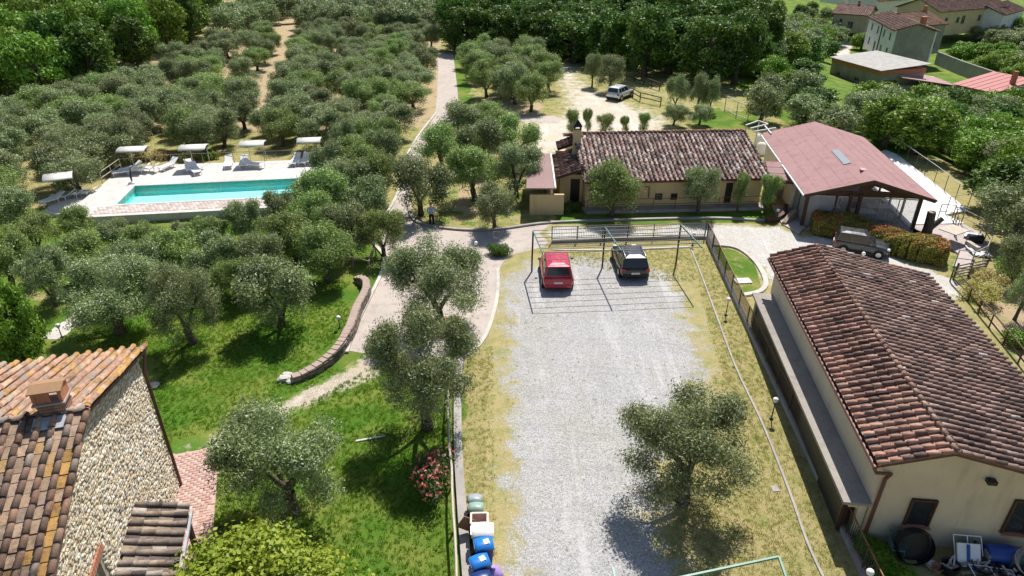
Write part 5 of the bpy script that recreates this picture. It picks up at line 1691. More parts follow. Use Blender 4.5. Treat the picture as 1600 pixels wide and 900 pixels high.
RP2 = choice_pal([(0.45, 0.33, 0.25), (0.50, 0.30, 0.2), (0.3, 0.25, 0.22)], [4, 2, 2])
ridge_row(r_ho, apex + up * .04, apex + up * .04 - huD * .5, RP2, .13, .38, 10, 3)
ridge_row(r_ho, apex + up * .04 - huD * 1.4, apex + up * .04 - huD * HLen, RP2, .13, .38, 40, 4)
# chimney: brick stack, terracotta slab hood, lead flashing
cc = P(95, 640, apex.z); tt_ = (cc - apex).dot(-huD)
cc = apex - huD * .78 - hg * .22
az = math.atan2(huD.y, huD.x)
ch = MB(); ch.box(cc + up * .02, (.60, .50, .8), az); cho = ch.obj('chimney', M['mortar'], r_ho)
items = []; r_ = random.Random(8)
BRP = choice_pal([(0.34, 0.20, 0.14), (0.27, 0.17, 0.13), (0.40, 0.25, 0.18), (0.22, 0.16, 0.13)], [4, 3, 2, 2])
bk = MB(); bk.box((0, 0, 0), (1, 1, 1))
for row in range(7):
    zz = -.30 + row * .1
    for sd, nb, ln, off in ((hg, 3, .62, .26), (-hg, 3, .62, .26), (huD, 2, .52, .31), (-huD, 2, .52, .31)):
        al = Vector((-sd.y, sd.x, 0))
        for i in range(nb):
            p = cc + sd * off + al * ((i + .5 + (.25 if row % 2 else -.0)) / nb - .5) * ln * .92 + up * zz
            items.append((Matrix.Translation(p) @ Matrix.Rotation(math.atan2(al.y, al.x), 4, 'Z') @ Matrix.Diagonal((ln / nb * .92, .03, .085, 1)), 0, BRP(r_, 0, 0, 0)))
pieces('brick', items, [bk], M['stone_o'], M['stone_j'], cho, 120, 'bricks')
hd = cc + up * .40
mb = MB(); mb.box(hd + up * .02, (.78, .64, .05), az); mb.obj('slab', M['tcop'], cho)
for s in (-1, 1):
    mb = MB(); mb.box(hd + huD * s * .31 + up * .21, (.08, .54, .33), az); mb.obj('side', M['brick'], cho)
mb = MB(); mb.box(hd + up * .20 - huD * .12 + hg * .22, (.36, .05, .31), az); mb.obj('panel', M['brick'], cho)
for s in (1, -1):
    mb = MB()
    e_ = [hd + up * .385 - huD * .40 + hg * s * .32, hd + up * .385 + huD * .40 + hg * s * .32, hd + up * .47 + huD * .40 + hg * s * .003, hd + up * .47 - huD * .40 + hg * s * .003]
    mb.prism(e_, up * .035); mb.obj('hood', M['lichen'], cho)
mb = MB()
sn = (apex - (hA + hg * 2 * HWid)).normalized()
nn2 = (-huD).cross(sn).normalized(); nn2 = nn2 if nn2.z > 0 else -nn2
o_ = cc + hg * .34; o_.z = apex.z - HSl * (.34 - .22) + .10
mb.prism([o_ - huD * .42, o_ + huD * .42, o_ + huD * .42 - sn * .4, o_ - huD * .42 - sn * .4], nn2 * .02)
sf = (apex - hA).normalized(); nf = (-huD).cross(sf).normalized(); nf = nf if nf.z > 0 else -nf
o_ = cc + huD * .34 - hg * .12; o_.z = apex.z - HSl * (.22 + .12) + .13
mb.prism([o_, o_ + huD * .3, o_ + huD * .22 - sf * -.35, o_ - sf * -.45], nf * .02)
mb.obj('flashing', M['lead'], r_ho)

# porch lean-to roof against the gable wall
t_po = thing('porch', P(245, 900), 'small porch with weathered tiled lean-to roof against the stone gable wall', 'porch')
q_hi0, zhi = on_gab(212, 790)
pz = 3.05
a_hi = P(213, 791, pz + .25); a_lo = P(294, 805, pz - .25)
L_p = 3.4
ph, pl = a_hi, a_lo
dirp = hg
d_ = (a_lo - a_hi)
a_lo = a_hi + huD * (d_.dot(huD)) + Vector((0, 0, -.5)); 
print('porch', zhi, d_.dot(huD), d_.dot(hg))
rp = plane_roof(t_po, [a_lo, a_lo + hg * L_p, a_hi + hg * L_p, a_hi], choice_pal([(0.23, 0.18, 0.15), (0.30, 0.24, 0.19), (0.36, 0.28, 0.2), (0.14, 0.11, 0.1), (0.45, 0.40, 0.34)], [4, 3, 2, 3, 1.5], .25), .36, .40, 120, 51)
mb = MB(); mb.bar(a_lo - up * .12 + huD * .05, a_lo + hg * L_p - up * .12 + huD * .05, .08, .1); mb.obj('gutter', M['lead'], t_po)
for k in (0.1, L_p - .1):
    mb = MB(); b_ = a_lo + hg * k - huD * .15; mb.bar((b_.x, b_.y, 0), (b_.x, b_.y, b_.z - .15), .14); mb.obj('post', M['brownwood'], t_po)

# herringbone brick paving
pav = [P(262, 712), P(345, 697), P(341, 725), P(333, 828), P(338, 840), P(420, 812), P(440, 850), P(420, 1000), P(230, 1000), P(262, 800)]
pavp = [(p.x, p.y) for p in pav]
sheet('paving', pavp, .006, M['joint'], 2.0)
pv_o = bpy.data.objects['paving']
WL['paving'] = Vector((0, 0, 0))
br = MB(); br.add([(-.5, -.5, 0), (.5, -.5, 0), (.5, .5, 0), (-.5, .5, 0), (-.48, -.45, 1), (.48, -.45, 1), (.48, .45, 1), (-.48, .45, 1)], [(0, 1, 5, 4), (1, 2, 6, 5), (2, 3, 7, 6), (3, 0, 4, 7), (4, 5, 6, 7)])
items = []
PB = choice_pal([(0.55, 0.36, 0.31), (0.59, 0.40, 0.35), (0.51, 0.33, 0.285), (0.62, 0.45, 0.39)], [4, 3, 2, 2], .05)
r_ = random.Random(4)
bw, bl = .135, .27
ang = math.atan2(hg.y, hg.x)
cx0, cy0 = (sum(p[0] for p in pavp) / len(pavp), sum(p[1] for p in pavp) / len(pavp))
for i in range(-40, 41):
    for j in range(-40, 41):
        # herringbone lattice in units of bw
        for kind, (dx, dy, hz) in enumerate(((1.0, .5, 0), (.5, 2.0, 1))):
            lx = (i * 1 + j * 4 * 0 + 0) 
        X = i + 0; 
# herringbone: an H brick at (k + 4m, k) and a V brick at (k + 4m + 2, k), k = row
for k in range(-60, 61):
    for m_ in range(-20, 21):
        for kind in (0, 1):
            gx = (k % 4) + 4 * m_; gy = k
            if kind == 0: cx, cy, rot = gx + 1.0, gy + .5, 0.0       # covers gx..gx+2, gy..gy+1
            else: cx, cy, rot = gx + 2.5, gy + 0.0, math.pi / 2      # covers gx+2..gx+3, gy-1..gy+1
            lx, ly = cx * bw, cy * bw
            x = cx0 + lx * math.cos(ang) - ly * math.sin(ang); y = cy0 + lx * math.sin(ang) + ly * math.cos(ang)
            if inpoly(x, y, pavp) and polydist(x, y, pavp) > .05 and proj((x, y, 0))[1] < 960:
                items.append((Matrix.Translation((x, y, .007)) @ Matrix.Rotation(ang + rot, 4, 'Z') @ Matrix.Diagonal((bl - .012, bw - .012, .022 + r_.uniform(0, .004), 1)), 0, PB(r_, 0, 0, 0)))
print('bricks', len(items))
pieces('brick', items, [br], M['pave_o'], M['pave_j'], pv_o, 290, 'paving_bricks')

# --- the village houses down the slope at the upper right
def village(name, label, corners_px, zg, ht, zr, wallm, roofm, over=.5, wins=(), corr=None, frac=.5, cat='house', flat=False, chim=0):
    """corners_px: ground pixel of near-left a, near-right b (front wall), and depth metres; ridge parallel to the front"""
    (ax, ay), (bx, by), W = corners_px
    a, b = P(ax, ay, zg), P(bx, by, zg)
    u = (b - a); L = u.length; u.normalize(); v = Vector((-u.y, u.x, 0))
    if v.y < 0: v = -v
    t, r, g = barn(name, label, cat, a, u, L, v, W, zg, zg + ht, zg + zr, wallm, M['under'] if callable(roofm) else roofm, over, frac=frac, roof_th=.15)
    if callable(roofm):
        for e, up_ in ((g['e1'], g['up1']), (g['e2'], g['up2'])):
            tile_slope(r, e + up * .01, u, up_, g['L'], up_.length, roofm, .5, .6, 0, seed=int(ax), amp=.05)
        ridge_row(r, g['rd'] + up * .1, g['rd'] + u * g['L'] + up * .1, RPAL, .16, .5, 0, 3)
    n = -v
    for (s, z, w, h, sh) in wins:
        win(t, a, u, s * L, zg + z if False else z, w, h, n, M['plaster_g'], M['glass'], M['conc'], .12, sh) if False else win(t, Vector((a.x, a.y, zg)), u, s * L, z, w, h, n, M['conc'], M['glass'], M['conc'], .12, sh)
    if chim:
        mb = MB(); c = g['rd'] + u * g['L'] * chim + up * .4; mb.box(c, (.6, .6, 1.4), math.atan2(u.y, u.x)); mb.box(c + up * .8, (.8, .8, .12), math.atan2(u.y, u.x)); mb.obj('chimney', M['brick'], r)
    return t, r, g, a, u, v, L
VP = choice_pal([(0.34, 0.20, 0.16), (0.28, 0.17, 0.14), (0.40, 0.26, 0.21), (0.22, 0.15, 0.13)], [4, 3, 3, 2])
VP2 = choice_pal([(0.50, 0.30, 0.2), (0.58, 0.40, 0.3), (0.40, 0.24, 0.17)], [4, 2, 3])
VP3 = choice_pal([(0.62, 0.24, 0.12), (0.55, 0.22, 0.12)], [1, 1])
sh = M['tgreen']
# white farmhouse: facade seen obliquely
zg = -8.6
fa, fb = P(1349, 70, zg), P(1387, 96, zg)
fu = (fb - fa); FL = fu.length; fu.normalize(); fv = Vector((-fu.y, fu.x, 0)); fv = fv if fv.x > 0 else -fv
tF = None
t_f, r_f, g_f = barn('white_farmhouse', 'tall white two storey farmhouse with brown tiled roof on the village slope', 'house', fa, fu, FL, fv, FL * .36, zg, zg + 6.6, zg + 7.9, M['plaster_w'], M['under'], .5, gablem=M['plaster_g'], roof_th=.15)  # gables are white walls too; the grey plaster stands in for their shade
for e, up_ in ((g_f['e1'], g_f['up1']), (g_f['e2'], g_f['up2'])):
    tile_slope(r_f, e + up * .01, fu, up_, g_f['L'], up_.length, VP, .6, .7, 0, seed=5, amp=.05)
for s in (.18, .42, .66, .88):
    for z_ in (1.0, 4.2):
        if z_ < 2 and s in (.42, .66): door(t_f, Vector((fa.x, fa.y, zg)), fu, s * FL, 1.2, 2.3, -fv, M['tgreen'])
        else: win(t_f, Vector((fa.x, fa.y, zg)), fu, s * FL, z_, 1.1, 1.5, -fv, M['conc'], M['glass'], M['conc'], .12)
mb = MB(); c = g_f['rd'] + fu * (FL * .92) + fv * 1.6 + up * .1; mb.box(c, (.9, .9, 2.0), .3); mb.box(c + up * 1.05, (1.2, 1.2, .15), .3); mb.obj('chimney', M['brick'], r_f)
mb = MB(); p_ = Vector((fa.x, fa.y, zg)) - fv * .1 + fu * FL * .55; mb.tube([p_ + up * .1, p_ + up * 6.4], .12, 6); mb.obj('downpipe', M['darksteel'], t_f)
# grey side house joined behind it
village('grey_house', 'grey plastered house with striped tile roof joined behind the white farmhouse', ((1424, 84), (1466, 80), 12), -8.6, 6.2, 8.2, M['plaster_g'], VP2, .4, [(.45, 3.6, 1.8, 1.7, None), (.75, .8, 1.0, 1.6, None)], chim=.9)
# long farmhouse
village('long_farmhouse', 'long cream farmhouse with wide tiled roof at the top right', ((1458, 54), (1562, 44), 13), -9, 6.0, 8.6, M['plaster_y'], VP, .5, [(.13, 2.4, 1.3, 1.9, None), (.30, 2.6, 1.3, 1.6, None), (.38, 2.2, 1.5, 2.3, None), (.62, 2.6, 1.3, 1.7, None)])
village('end_house', 'pale house at the right end of the long farmhouse', ((1560, 50), (1592, 40), 10), -9, 4.6, 6.4, M['plaster_w'], VP, .5, [])
village('brown_house', 'low ochre house with brown roof left of the white farmhouse', ((1298, 46), (1350, 50), 13), -8.8, 4.4, 6.2, M['plaster_b'], VP, .5, [(.25, 2.0, .9, 1.2, None), (.55, .6, 1.6, 2.0, None)], chim=.55)
village('orange_roof_house', 'house with bright orange roof at the top edge behind the village', ((1370, 18), (1420, 14), 12), -7.5, 3.2, 5.2, M['plaster_w'], VP3, .4)
village('pink_roof_house', 'small house with pink roof at the top edge left of the orange one', ((1318, 6), (1362, 4), 12), -7.2, 3.0, 4.8, M['plaster_w'], M['pinksheet'], .4)
# grey garage with fibre cement roof
zg = -6.3
ga_, gb_ = P(1293, 128, zg), P(1367, 152, zg)
gu = (gb_ - ga_); GL = gu.length; gu.normalize(); gvv = Vector((-gu.y, gu.x, 0)); gvv = gvv if gvv.y > 0 else -gvv
t_g = thing('garage', (ga_.x, ga_.y, zg), 'grey block garage with sloping corrugated fibre cement roof below the farmhouse', 'garage')
gW = 8.5
A_ = Vector((ga_.x, ga_.y, zg))
mb = MB()
mb.prism([A_ - up * .5, A_ + gu * GL - up * .5, A_ + gu * GL + gvv * gW - up * .5, A_ + gvv * gW - up * .5], up * 4.0); mb.obj('wall', M['plaster_g'], t_g)
mb = MB(); mb.prism([A_ + up * 3.51 - gvv * .08 - gu * .08, A_ + gu * (GL + .08) + up * 3.51 - gvv * .08, A_ + gu * (GL + .08) + gvv * (gW + .08) + up * 3.51, A_ + gvv * (gW + .08) - gu * .08 + up * 3.51], up * .75); mb.obj('brick_band', M['brick'], t_g)
mb = MB()
for k in range(9):
    a = A_ - gu * .4 + gu * ((GL + .8) * k / 9) + up * 4.3
    mb2 = MB(); n_ = 6; w_ = (GL + .8) / 9
    vs = []; fs = []
    for i in range(n_ + 1):
        o_ = a + gu * w_ * i / n_ + up * (.05 * (i % 2))
        vs += [o_ - gvv * .5, o_ + gvv * (gW + .5) + up * .7, o_ - gvv * .5 - up * .05, o_ + gvv * (gW + .5) + up * .65]
    for i in range(n_):
        fs += [(i * 4, i * 4 + 4, i * 4 + 5, i * 4 + 1), (i * 4 + 2, i * 4 + 3, i * 4 + 7, i * 4 + 6), (i * 4, i * 4 + 2, i * 4 + 6, i * 4 + 4)]
    mb2.add(vs, fs); mb2.obj('roof_sheet', M['corr'], t_g)
for s in (.18, .58): win(t_g, A_, gu, s * GL, 1.6, 1.3, .8, -gvv, M['conc'], M['glass'], None, .1)
door(t_g, A_ + gu * GL, gvv, 2.2, 2.4, 2.6, gu, M['gutter'])
# sheds with red and pink sheets
def sheet_shed(name, label, px, zg, ht, W, roofm, rise=1.2):
    (ax, ay), (bx, by) = px
    a, b = P(ax, ay, zg), P(bx, by, zg); u = (b - a); L = u.length; u.normalize(); v = Vector((-u.y, u.x, 0)); v = v if v.y > 0 else -v
    t = thing(name, (a.x, a.y, zg), label, 'shed')
    mb = MB(); mb.prism([a - up * .5, b - up * .5, b + v * W - up * .5, a + v * W - up * .5], up * (ht + .5)); mb.obj('wall', M['plaster_g'], t)
    k = int(L / 1.0)
    for i in range(k):
        w_ = (L + .8) / k; o_ = a - u * .4 + u * w_ * i + up * (ht + .05)
        mb = MB(); mb.prism([o_ - v * .5, o_ + u * (w_ - .12) - v * .5, o_ + u * (w_ - .12) + v * (W + .4) + up * rise, o_ + v * (W + .4) + up * rise], up * .08)
        mb.bar(o_ + u * (w_ - .06) - v * .5 + up * .06, o_ + u * (w_ - .06) + v * (W + .4) + up * (rise + .06), .12, .14)
        mb.obj('roof_sheet', roofm, t)
    return t, a, u, v, L
s_ = sheet_shed('red_shed', 'shed with bright red ribbed sheet roof at the right edge', ((1486, 158), (1545, 172)), -6.5, 2.6, 8.5, M['redsheet'])
for q in (.25, .6): win(s_[0], s_[1], s_[2], q * s_[4], 1.0, 1.1, 1.0, -s_[3], M['conc'], M['glass'], None, .1)
mb = MB(); c = s_[1] + s_[2] * s_[4] * .86 + s_[3] * 5 + up * 4.2; mb.box(c, (.6, .6, 2.2)); mb.obj('chimney', M['brick'], s_[0])
sheet_shed('pink_shed', 'shed with faded pink ribbed sheet roof beside the red roofed shed', ((1450, 142), (1482, 156)), -6.5, 2.2, 8.0, M['pinksheet'])
# garden wall
gwp = [P(1462, 96, -7.2), P(1500, 112, -7), P(1560, 134, -6.6), P(1640, 160, -6.2)]
mb = MB()
for a, b in zip(gwp, gwp[1:]): mb.bar(a + up * .7, b + up * .7, .4, 2.6)
o_ = mb.obj('garden_wall', M['plaster_g'], None); tag(o_, 'long grey rendered garden wall below the bright green trees', 'wall')

# ------------------------------------------------------------------ steel fences round the car park
def picket_fence(name, label, pts, h, post_sp, pick_sp, mat, pmat, rmat, limit=300, base_w=.22, base_h=.22, slope=None):
    pts = [Vector(p) for p in pts]
    t = thing(name, pts[0], label, 'fence')
    z0 = base_h
    segs = list(zip(pts, pts[1:]))
    mb = MB()
    for a, b in segs: mb.bar(a + up * (base_h / 2 - .1), b + up * (base_h / 2 - .1), base_w, base_h + .2)
    mb.obj('plinth', M['conc'], t)
    pk = MB(); pk.box((0, 0, h / 2), (.02, .02, h - .06)); me = pk.mesh('picket', mat)
    ps = MB(); ps.box((0, 0, h / 2), (.06, .06, h)); pm = ps.mesh('post', pmat)
    cnt = 0
    for a, b in segs:
        L = (b - a).length; d = (b - a).normalized(); rz = math.atan2(d.y, d.x)
        k = max(1, round(L / post_sp))
        for i in range(k):
            o = bpy.data.objects.new('post', pm); C.objects.link(o); o.parent = t; o.location = a + d * L * i / k + up * z0 - pts[0]; o.rotation_euler = (0, 0, rz)
            p0, p1 = a + d * (L * i / k), a + d * (L * (i + 1) / k)
            for z in (h - .03, .09):
                m_ = MB(); m_.bar(p0 + up * (z0 + z), p1 + up * (z0 + z), .04, .035); m_.obj('rail', rmat, t)
        k = int(L / pick_sp)
        for i in range(k):
            if cnt >= limit: break
            o = bpy.data.objects.new('picket', me); C.objects.link(o); o.parent = t; o.location = a + d * L * (i + .5) / k + up * z0 - pts[0]; o.rotation_euler = (0, 0, rz); cnt += 1
    o = bpy.data.objects.new('post', pm); C.objects.link(o); o.parent = t; o.location = pts[-1] + up * z0 - pts[0]
    return t
fl = [P(1345, 893), P(1298, 790), P(1252, 690), P(1180, 537), P(1104, 373)]
fdir = (fl[0] - fl[1]).normalized()
picket_fence('metal_fence', 'long steel picket fence on a concrete plinth between the car park and the passage annex', [fl[0] + fdir * 1.5] + fl, .98, 1.9, .125, M['darksteel'], M['darksteel'], M['rust'], 260)
picket_fence('metal_fence', 'steel picket fence along the gravel lane behind the parked cars', [P(1104, 373) - Vector((.15, 0, 0)), P(980, 375), P(862, 379)], .98, 2.0, .115, M['greysteel'], M['darksteel'], M['darksteel'], 120)

# ------------------------------------------------------------------ green wire pergola over the parked cars
def pergola(label, bases, ends, hz, hz2, nw, wires=True):
    t = thing('pergola', bases[0], label, 'pergola')
    tops, tips = [], []
    for b, e in zip(bases, ends):
        b = Vector(b); top = b + up * hz + Vector((.05, .25, 0))
        tip = Vector((e[0], e[1], hz2))
        mb = MB(); mb.tube([b - up * .1, b + up * .75, top], [.055, .055, .055], 8); mb.obj('post', M['darksteel'], t)
        mb = MB(); mb.bar(top, tip, .06, .08); mb.obj('arm', M['greensteel'], t)
        tops.append(top); tips.append(tip)
    for i in range(nw):
        f = i / (nw - 1)
        for k in range(len(tops) - 1):
            a, b = tops[k].lerp(tips[k], f) + up * .05, tops[k + 1].lerp(tips[k + 1], f) + up * .05
            m_ = (a + b) / 2 - up * .04
            mb = MB(); mb.tube([a, m_, b], .024, 4); mb.obj('wire', M['darksteel'], t)
    return t
pb = [P(831, 424), P(941, 418), P(1056, 413)]
pe = [P(848, 396, 2.85), P(971, 392, 2.85), P(1097, 387, 2.85)]
pergola('green steel wire pergola over the red car and the black car', pb, pe, 2.65, 2.85, 7)
t = thing('pergola', P(1000, 1010), 'green steel pergola frame cut off by the bottom edge of the gravel car park', 'pergola')
a, b, c = P(957, 886, 2.75), P(1217, 870, 2.75), P(1080, 899, 2.75)
cc_ = c + (c - b) * .9
for p, q in ((b, cc_), (b, b + Vector((-.15, -3.0, -.1))), (a, a + Vector((.2, -3.0, -.1)))):
    mb = MB(); mb.bar(p, q, .06, .07); mb.obj('beam', M['greensteel'], t)
for p in (b + Vector((-.15, -2.9, 0)), a + Vector((.2, -2.9, 0)), cc_):
    mb = MB(); mb.tube([(p.x, p.y, -.1), (p.x, p.y, p.z)], .05, 8); mb.obj('post', M['darksteel'], t)

# ------------------------------------------------------------------ garden lamps
def lamp(bx, by, h, label, r=.125, lean=(0, 0)):
    b = G(bx, by)
    t = thing('garden_lamp', b, label, 'lamp', 'globe lamps in the grounds')
    mb = MB(); mb.lathe([(.10, 0), (.10, .03), (.03, .06), (.022, h - r * 2)], b, 8); mb.tube([b + up * (h - r * 2.2), b + up * (h - r * 1.9)], .05, 8); mb.obj('pole', M['darksteel'], t)
    mb = MB(); mb.ball(b + up * (h - r), r, 16); mb.obj('globe', M['globe'], t)
for x, y, h, lb in [(531, 513, .8, 'globe lamp on the lawn beside the curved stone wall'), (97, 527, .85, 'globe lamp by the pale footpath at the left'), (1134, 493, 1.15, 'globe lamp on the dry grass strip nearer the parked cars'),
        (1205, 655, 1.2, 'globe lamp on the dry grass strip halfway along the steel fence'), (1346, 930, 1.25, 'globe lamp at the bottom edge beside the rusty railing'), (1346, 409, .7, 'globe lamp in front of the dark hatchback'),
        (1082, 384, 1.0, 'globe lamp inside the corner of the car park fence'), (744, 394, .8, 'globe lamp at the small round shrub by the logo tree'.replace(' by the logo tree', ' on the driveway')), (701, 622, 1.5, 'globe lamp at the top end of the rail fence by the lawn'),
        (135, 500, .9, 'globe lamp under the leaning wide olive tree'), (1213, 342, .8, 'globe lamp at the end of the restaurant grass strip')]:
    lamp(x, y, h, lb)

# ------------------------------------------------------------------ wooden fences
def wood_fence(label, pts, h, sp, mat, rails=(1.0,), r=.05, wob=.06, pmat=None):
    rr_ = random.Random(len(label))
    P_ = [Vector(pts[0])]
    for a, b in zip(pts, pts[1:]):
        a, b = Vector(a), Vector(b); k = max(1, int(round((b - a).length / sp)))
        for i in range(1, k + 1): P_.append(a + (b - a) * i / k)
    t = thing('wooden_fence', P_[0], label, 'fence')
    tops = []
    for p in P_:
        q = p + up * h + Vector((rr_.uniform(-1, 1) * wob, rr_.uniform(-1, 1) * wob, 0))
        mb = MB(); mb.tube([p - up * .1, q], [r, r * .9], 6); mb.obj('post', pmat or mat, t); tops.append((p, q))
    for (p, q), (p2, q2) in zip(tops, tops[1:]):
        for f in rails:
            a, b = p.lerp(q, f), p2.lerp(q2, f)
            m_ = (a + b) / 2 + Vector((rr_.uniform(-1, 1) * wob * .6, 0, rr_.uniform(-.02, .02)))
            mb = MB(); mb.tube([a, m_, b], r * .9, 6); mb.obj('rail', mat, t)
wood_fence('bleached wooden rail fence between the lawn and the low car park wall', crv([(704, 640), (703, 700), (706, 760), (711, 830), (714, 900), (716, 990)], 2.4) and [Vector((p.x, p.y, 0)) for p in Pl([(704, 600), (703, 650), (703, 700), (706, 760), (710, 830), (714, 905), (716, 1000)])], .95, 2.6, M['palewood'], (1.0,), .055)
wood_fence('dark post and rail fence on the bank right of the storage building', Pl([(1484, 440), (1512, 470), (1545, 512), (1590, 568), (1640, 630)]), .85, 1.9, M['brownwood'], (1.0, .45), .045, .02)
wood_fence('weathered rail fence at the edge of the drive beside the olive belt', [Vector((p.x, p.y, 0)) for p in Pl([(478, 412), (552, 421), (578, 428), (588, 400), (590, 378), (584, 358)])], .85, 1.6, M['greywood'], (1.0,), .05)
wood_fence('short dark wooden fence by the pool end of the driveway', [Vector((p.x, p.y, 0)) for p in Pl([(566, 340), (572, 326), (582, 316), (596, 306)])], .8, 1.0, M['brownwood'], (.9,), .05)
wood_fence('dark post and rail fence beside the silver car', [G(x, y) for x, y in [(978, 146), (1000, 158), (1032, 166)]], 1.0, 2.2, M['brownwood'], (1.0, .5), .07, .03)
wood_fence('upper post and rail fence along the dirt lane below the oaks', [G(x, y) for x, y in [(978, 124), (1005, 133), (1030, 142)]], 1.0, 2.4, M['brownwood'], (1.0, .5), .07, .03)
wood_fence('post and rail fence at the far end of the upper car park', [G(x, y) for x, y in [(845, 96), (875, 95), (905, 94), (925, 100)]], 1.1, 2.6, M['greywood'], (1.0,), .07, .03)
wood_fence('chain link fence posts on the green bank behind the restaurant', [G(x, y) for x, y in [(1132, 172), (1150, 182), (1168, 188)]], 1.6, 2.2, M['greysteel'], (1.0, .1), .05, .0)

# ------------------------------------------------------------------ railings round the terraces
railing('railing', 'white steel railing round the white terrace', [G(1400, 244) + up * .15 if False else Vector((p.x, p.y, .16)) for p in (P(1383, 238), P(1402, 246), P(1458, 288), P(1509, 331), P(1476, 337))], 1.35, 2.0, M['greysteel'], (1.0,), .03, postmat=M['darksteel'])
railing('railing', 'curved rusty railing round the lower end of the stone terrace', [Vector((p.x, p.y, .12)) for p in (P(1500, 353), P(1530, 368), P(1543, 390), P(1534, 411), P(1514, 421), P(1490, 418))], 1.1, 1.5, M['rope'], (1.0, .5), .04)
railing('railing', 'dark tubular stair railing beside the white terrace corner', [Vector((p.x, p.y, .16)) for p in (P(1464, 344), P(1486, 346), P(1490, 372))], 1.1, 1.3, M['darksteel'], (1.0, .5), .035)
# white slatted gate at the lower right corner of the terrace
t = thing('wooden_gate', P(1492, 436), 'low white slatted gate at the corner by the hedge end', 'gate')
g0, g1 = P(1490, 438), P(1536, 428)
for k in range(5):
    mb = MB(); mb.bar(g0 + up * (.2 + k * .2), g1 + up * (.2 + k * .2), .03, .1); mb.obj('slat', M['palewood'], t)
for f in (0, .5, 1):
    mb = MB(); p = g0.lerp(g1, f) + Vector((0, .06, 0)); mb.bar(p, p + up * 1.15, .09); mb.obj('post', M['brownwood'], t)

# ------------------------------------------------------------------ hedge with red tips
def hedge():
    base = crv([(1266, 360), (1310, 365), (1370, 381), (1420, 398), (1476, 409)], .4)
    t = thing('hedge', (base[0].x, base[0].y, 0), 'long photinia hedge with red tips in front of the glazed hall', 'hedge')
    q = np.random.default_rng(5)
    B = np.array([(p.x, p.y) for p in base])
    mb = MB()
    for i in range(0, len(base), 2):
        p = base[i]; mb.tube([(p.x, p.y, -.1), (p.x + .1, p.y, .9)], [.04, .02], 5)
    mb.obj('stems', M['bark'], t)['kind'] = 'stuff'
    n = 60000
    s = q.uniform(0, len(B) - 1.001, n); i0 = s.astype(int); f = s - i0
    c = B[i0] * (1 - f)[:, None] + B[i0 + 1] * f[:, None]
    d = B[i0 + 1] - B[i0]; d /= np.linalg.norm(d, axis=1)[:, None]
    nn = np.stack([-d[:, 1], d[:, 0]], 1)
    a = q.uniform(-.25, math.pi + .25, n)
    bump_ = 1 + .06 * np.sin(s * .43) + .05 * np.sin(s * 1.13 + 1 + a) + .05 * np.sin(a * 5 + s * 1.7) * np.sin(s * .61) + .03 * np.sin(a * 11 + s * 4.1)
    R = q.random(n) ** .28
    x = np.sign(np.cos(a)) * np.abs(np.cos(a)) ** .7 * 1.12 * R * bump_; z = .10 + np.abs(np.sin(a)) ** .7 * 1.3 * R * bump_
    endf = np.minimum(1, np.minimum(s + .8, len(B) - .2 - s) / 1.6); endf = np.sqrt(np.clip(endf, .05, 1))
    pos = np.concatenate([c + nn * (x * endf)[:, None], (z * (.4 + .6 * endf))[:, None]], 1)
    nrm = np.concatenate([nn * np.cos(a)[:, None], np.sin(a)[:, None]], 1)
    red = np.clip(((z > 1.1) * .22 + q.random(n) * .72 + .10 * np.sin(s * .7 + .5) + .05 * np.sin(s * 2.1)) + .03, 0, 1)
    tint = np.stack([np.clip(q.normal(.5, .2, n), 0, 1), red, q.random(n)], 1)
    V, F = leaves(pos, nrm, .14, .5, q, tint)
    V = V - np.array(WL[t.name])
    o = bpy.data.objects.new('foliage', npmesh('foliage', V, F, M['photinia'], tint)); link(o, t); o['kind'] = 'stuff'
hedge()

def bush(name, c, R, H, n, mat, label, cat, size=.1, petals=0, asp=.5, seed=1):
    q = np.random.default_rng(seed)
    t = thing(name, c, label, cat)
    nr = q.normal(0, 1, (n, 3)); nr /= np.linalg.norm(nr, axis=1)[:, None]
    lob = q.normal(0, .42, (14, 3)) * np.array([R, R, H * .35]); lob[:, 2] = np.abs(lob[:, 2]) + H * .35
    li = q.integers(0, 14, n)
    pos = lob[li] + nr * (q.random(n) ** .4)[:, None] * np.array([R * .5, R * .5, H * .34])
    pos[:, 2] = np.clip(pos[:, 2], .03, None)
    tint = np.clip(np.stack([q.normal(.5, .2, n), q.random(n) * .6, q.random(n)], 1), 0, 1)
    V, F = leaves(pos, nr, size, asp, q, tint)
    o = bpy.data.objects.new('foliage', npmesh('foliage', V, F, mat, tint)); link(o, t); 
    mb = MB(); c = Vector(c)
    for k in range(5):
        a = k * 1.26; mb.tube([c, c + Vector((math.cos(a) * R * .4, math.sin(a) * R * .4, H * .5))], [.03, .015], 5)
    mb.obj('stems', M['bark'], t)
    if petals:
        k = petals
        nr2 = q.normal(0, 1, (k, 3)); nr2[:, 2] = np.abs(nr2[:, 2]); nr2 /= np.linalg.norm(nr2, axis=1)[:, None]
        cp_ = lob[q.integers(0, 14, k)] + nr2 * np.array([R * .55, R * .55, H * .38])
        pos2 = np.repeat(cp_, 7, 0) + q.normal(0, .025, (k * 7, 3)); nr3 = np.repeat(nr2, 7, 0)
        t2 = np.repeat(np.stack([q.random(k), q.random(k), q.random(k)], 1), 7, 0)
        V, F = leaves(pos2, nr3, .075, .8, q, t2, .4)
        o = bpy.data.objects.new('blossoms', npmesh('blossoms', V, F, M['petal'], t2)); link(o, t); o['kind'] = 'stuff'
    return t
bush('rose_bush', P(684, 762), .95, 1.7, 7000, M['rose'], 'pink flowering rose bush against the rail fence', 'rose bush', .09, 190, seed=2)
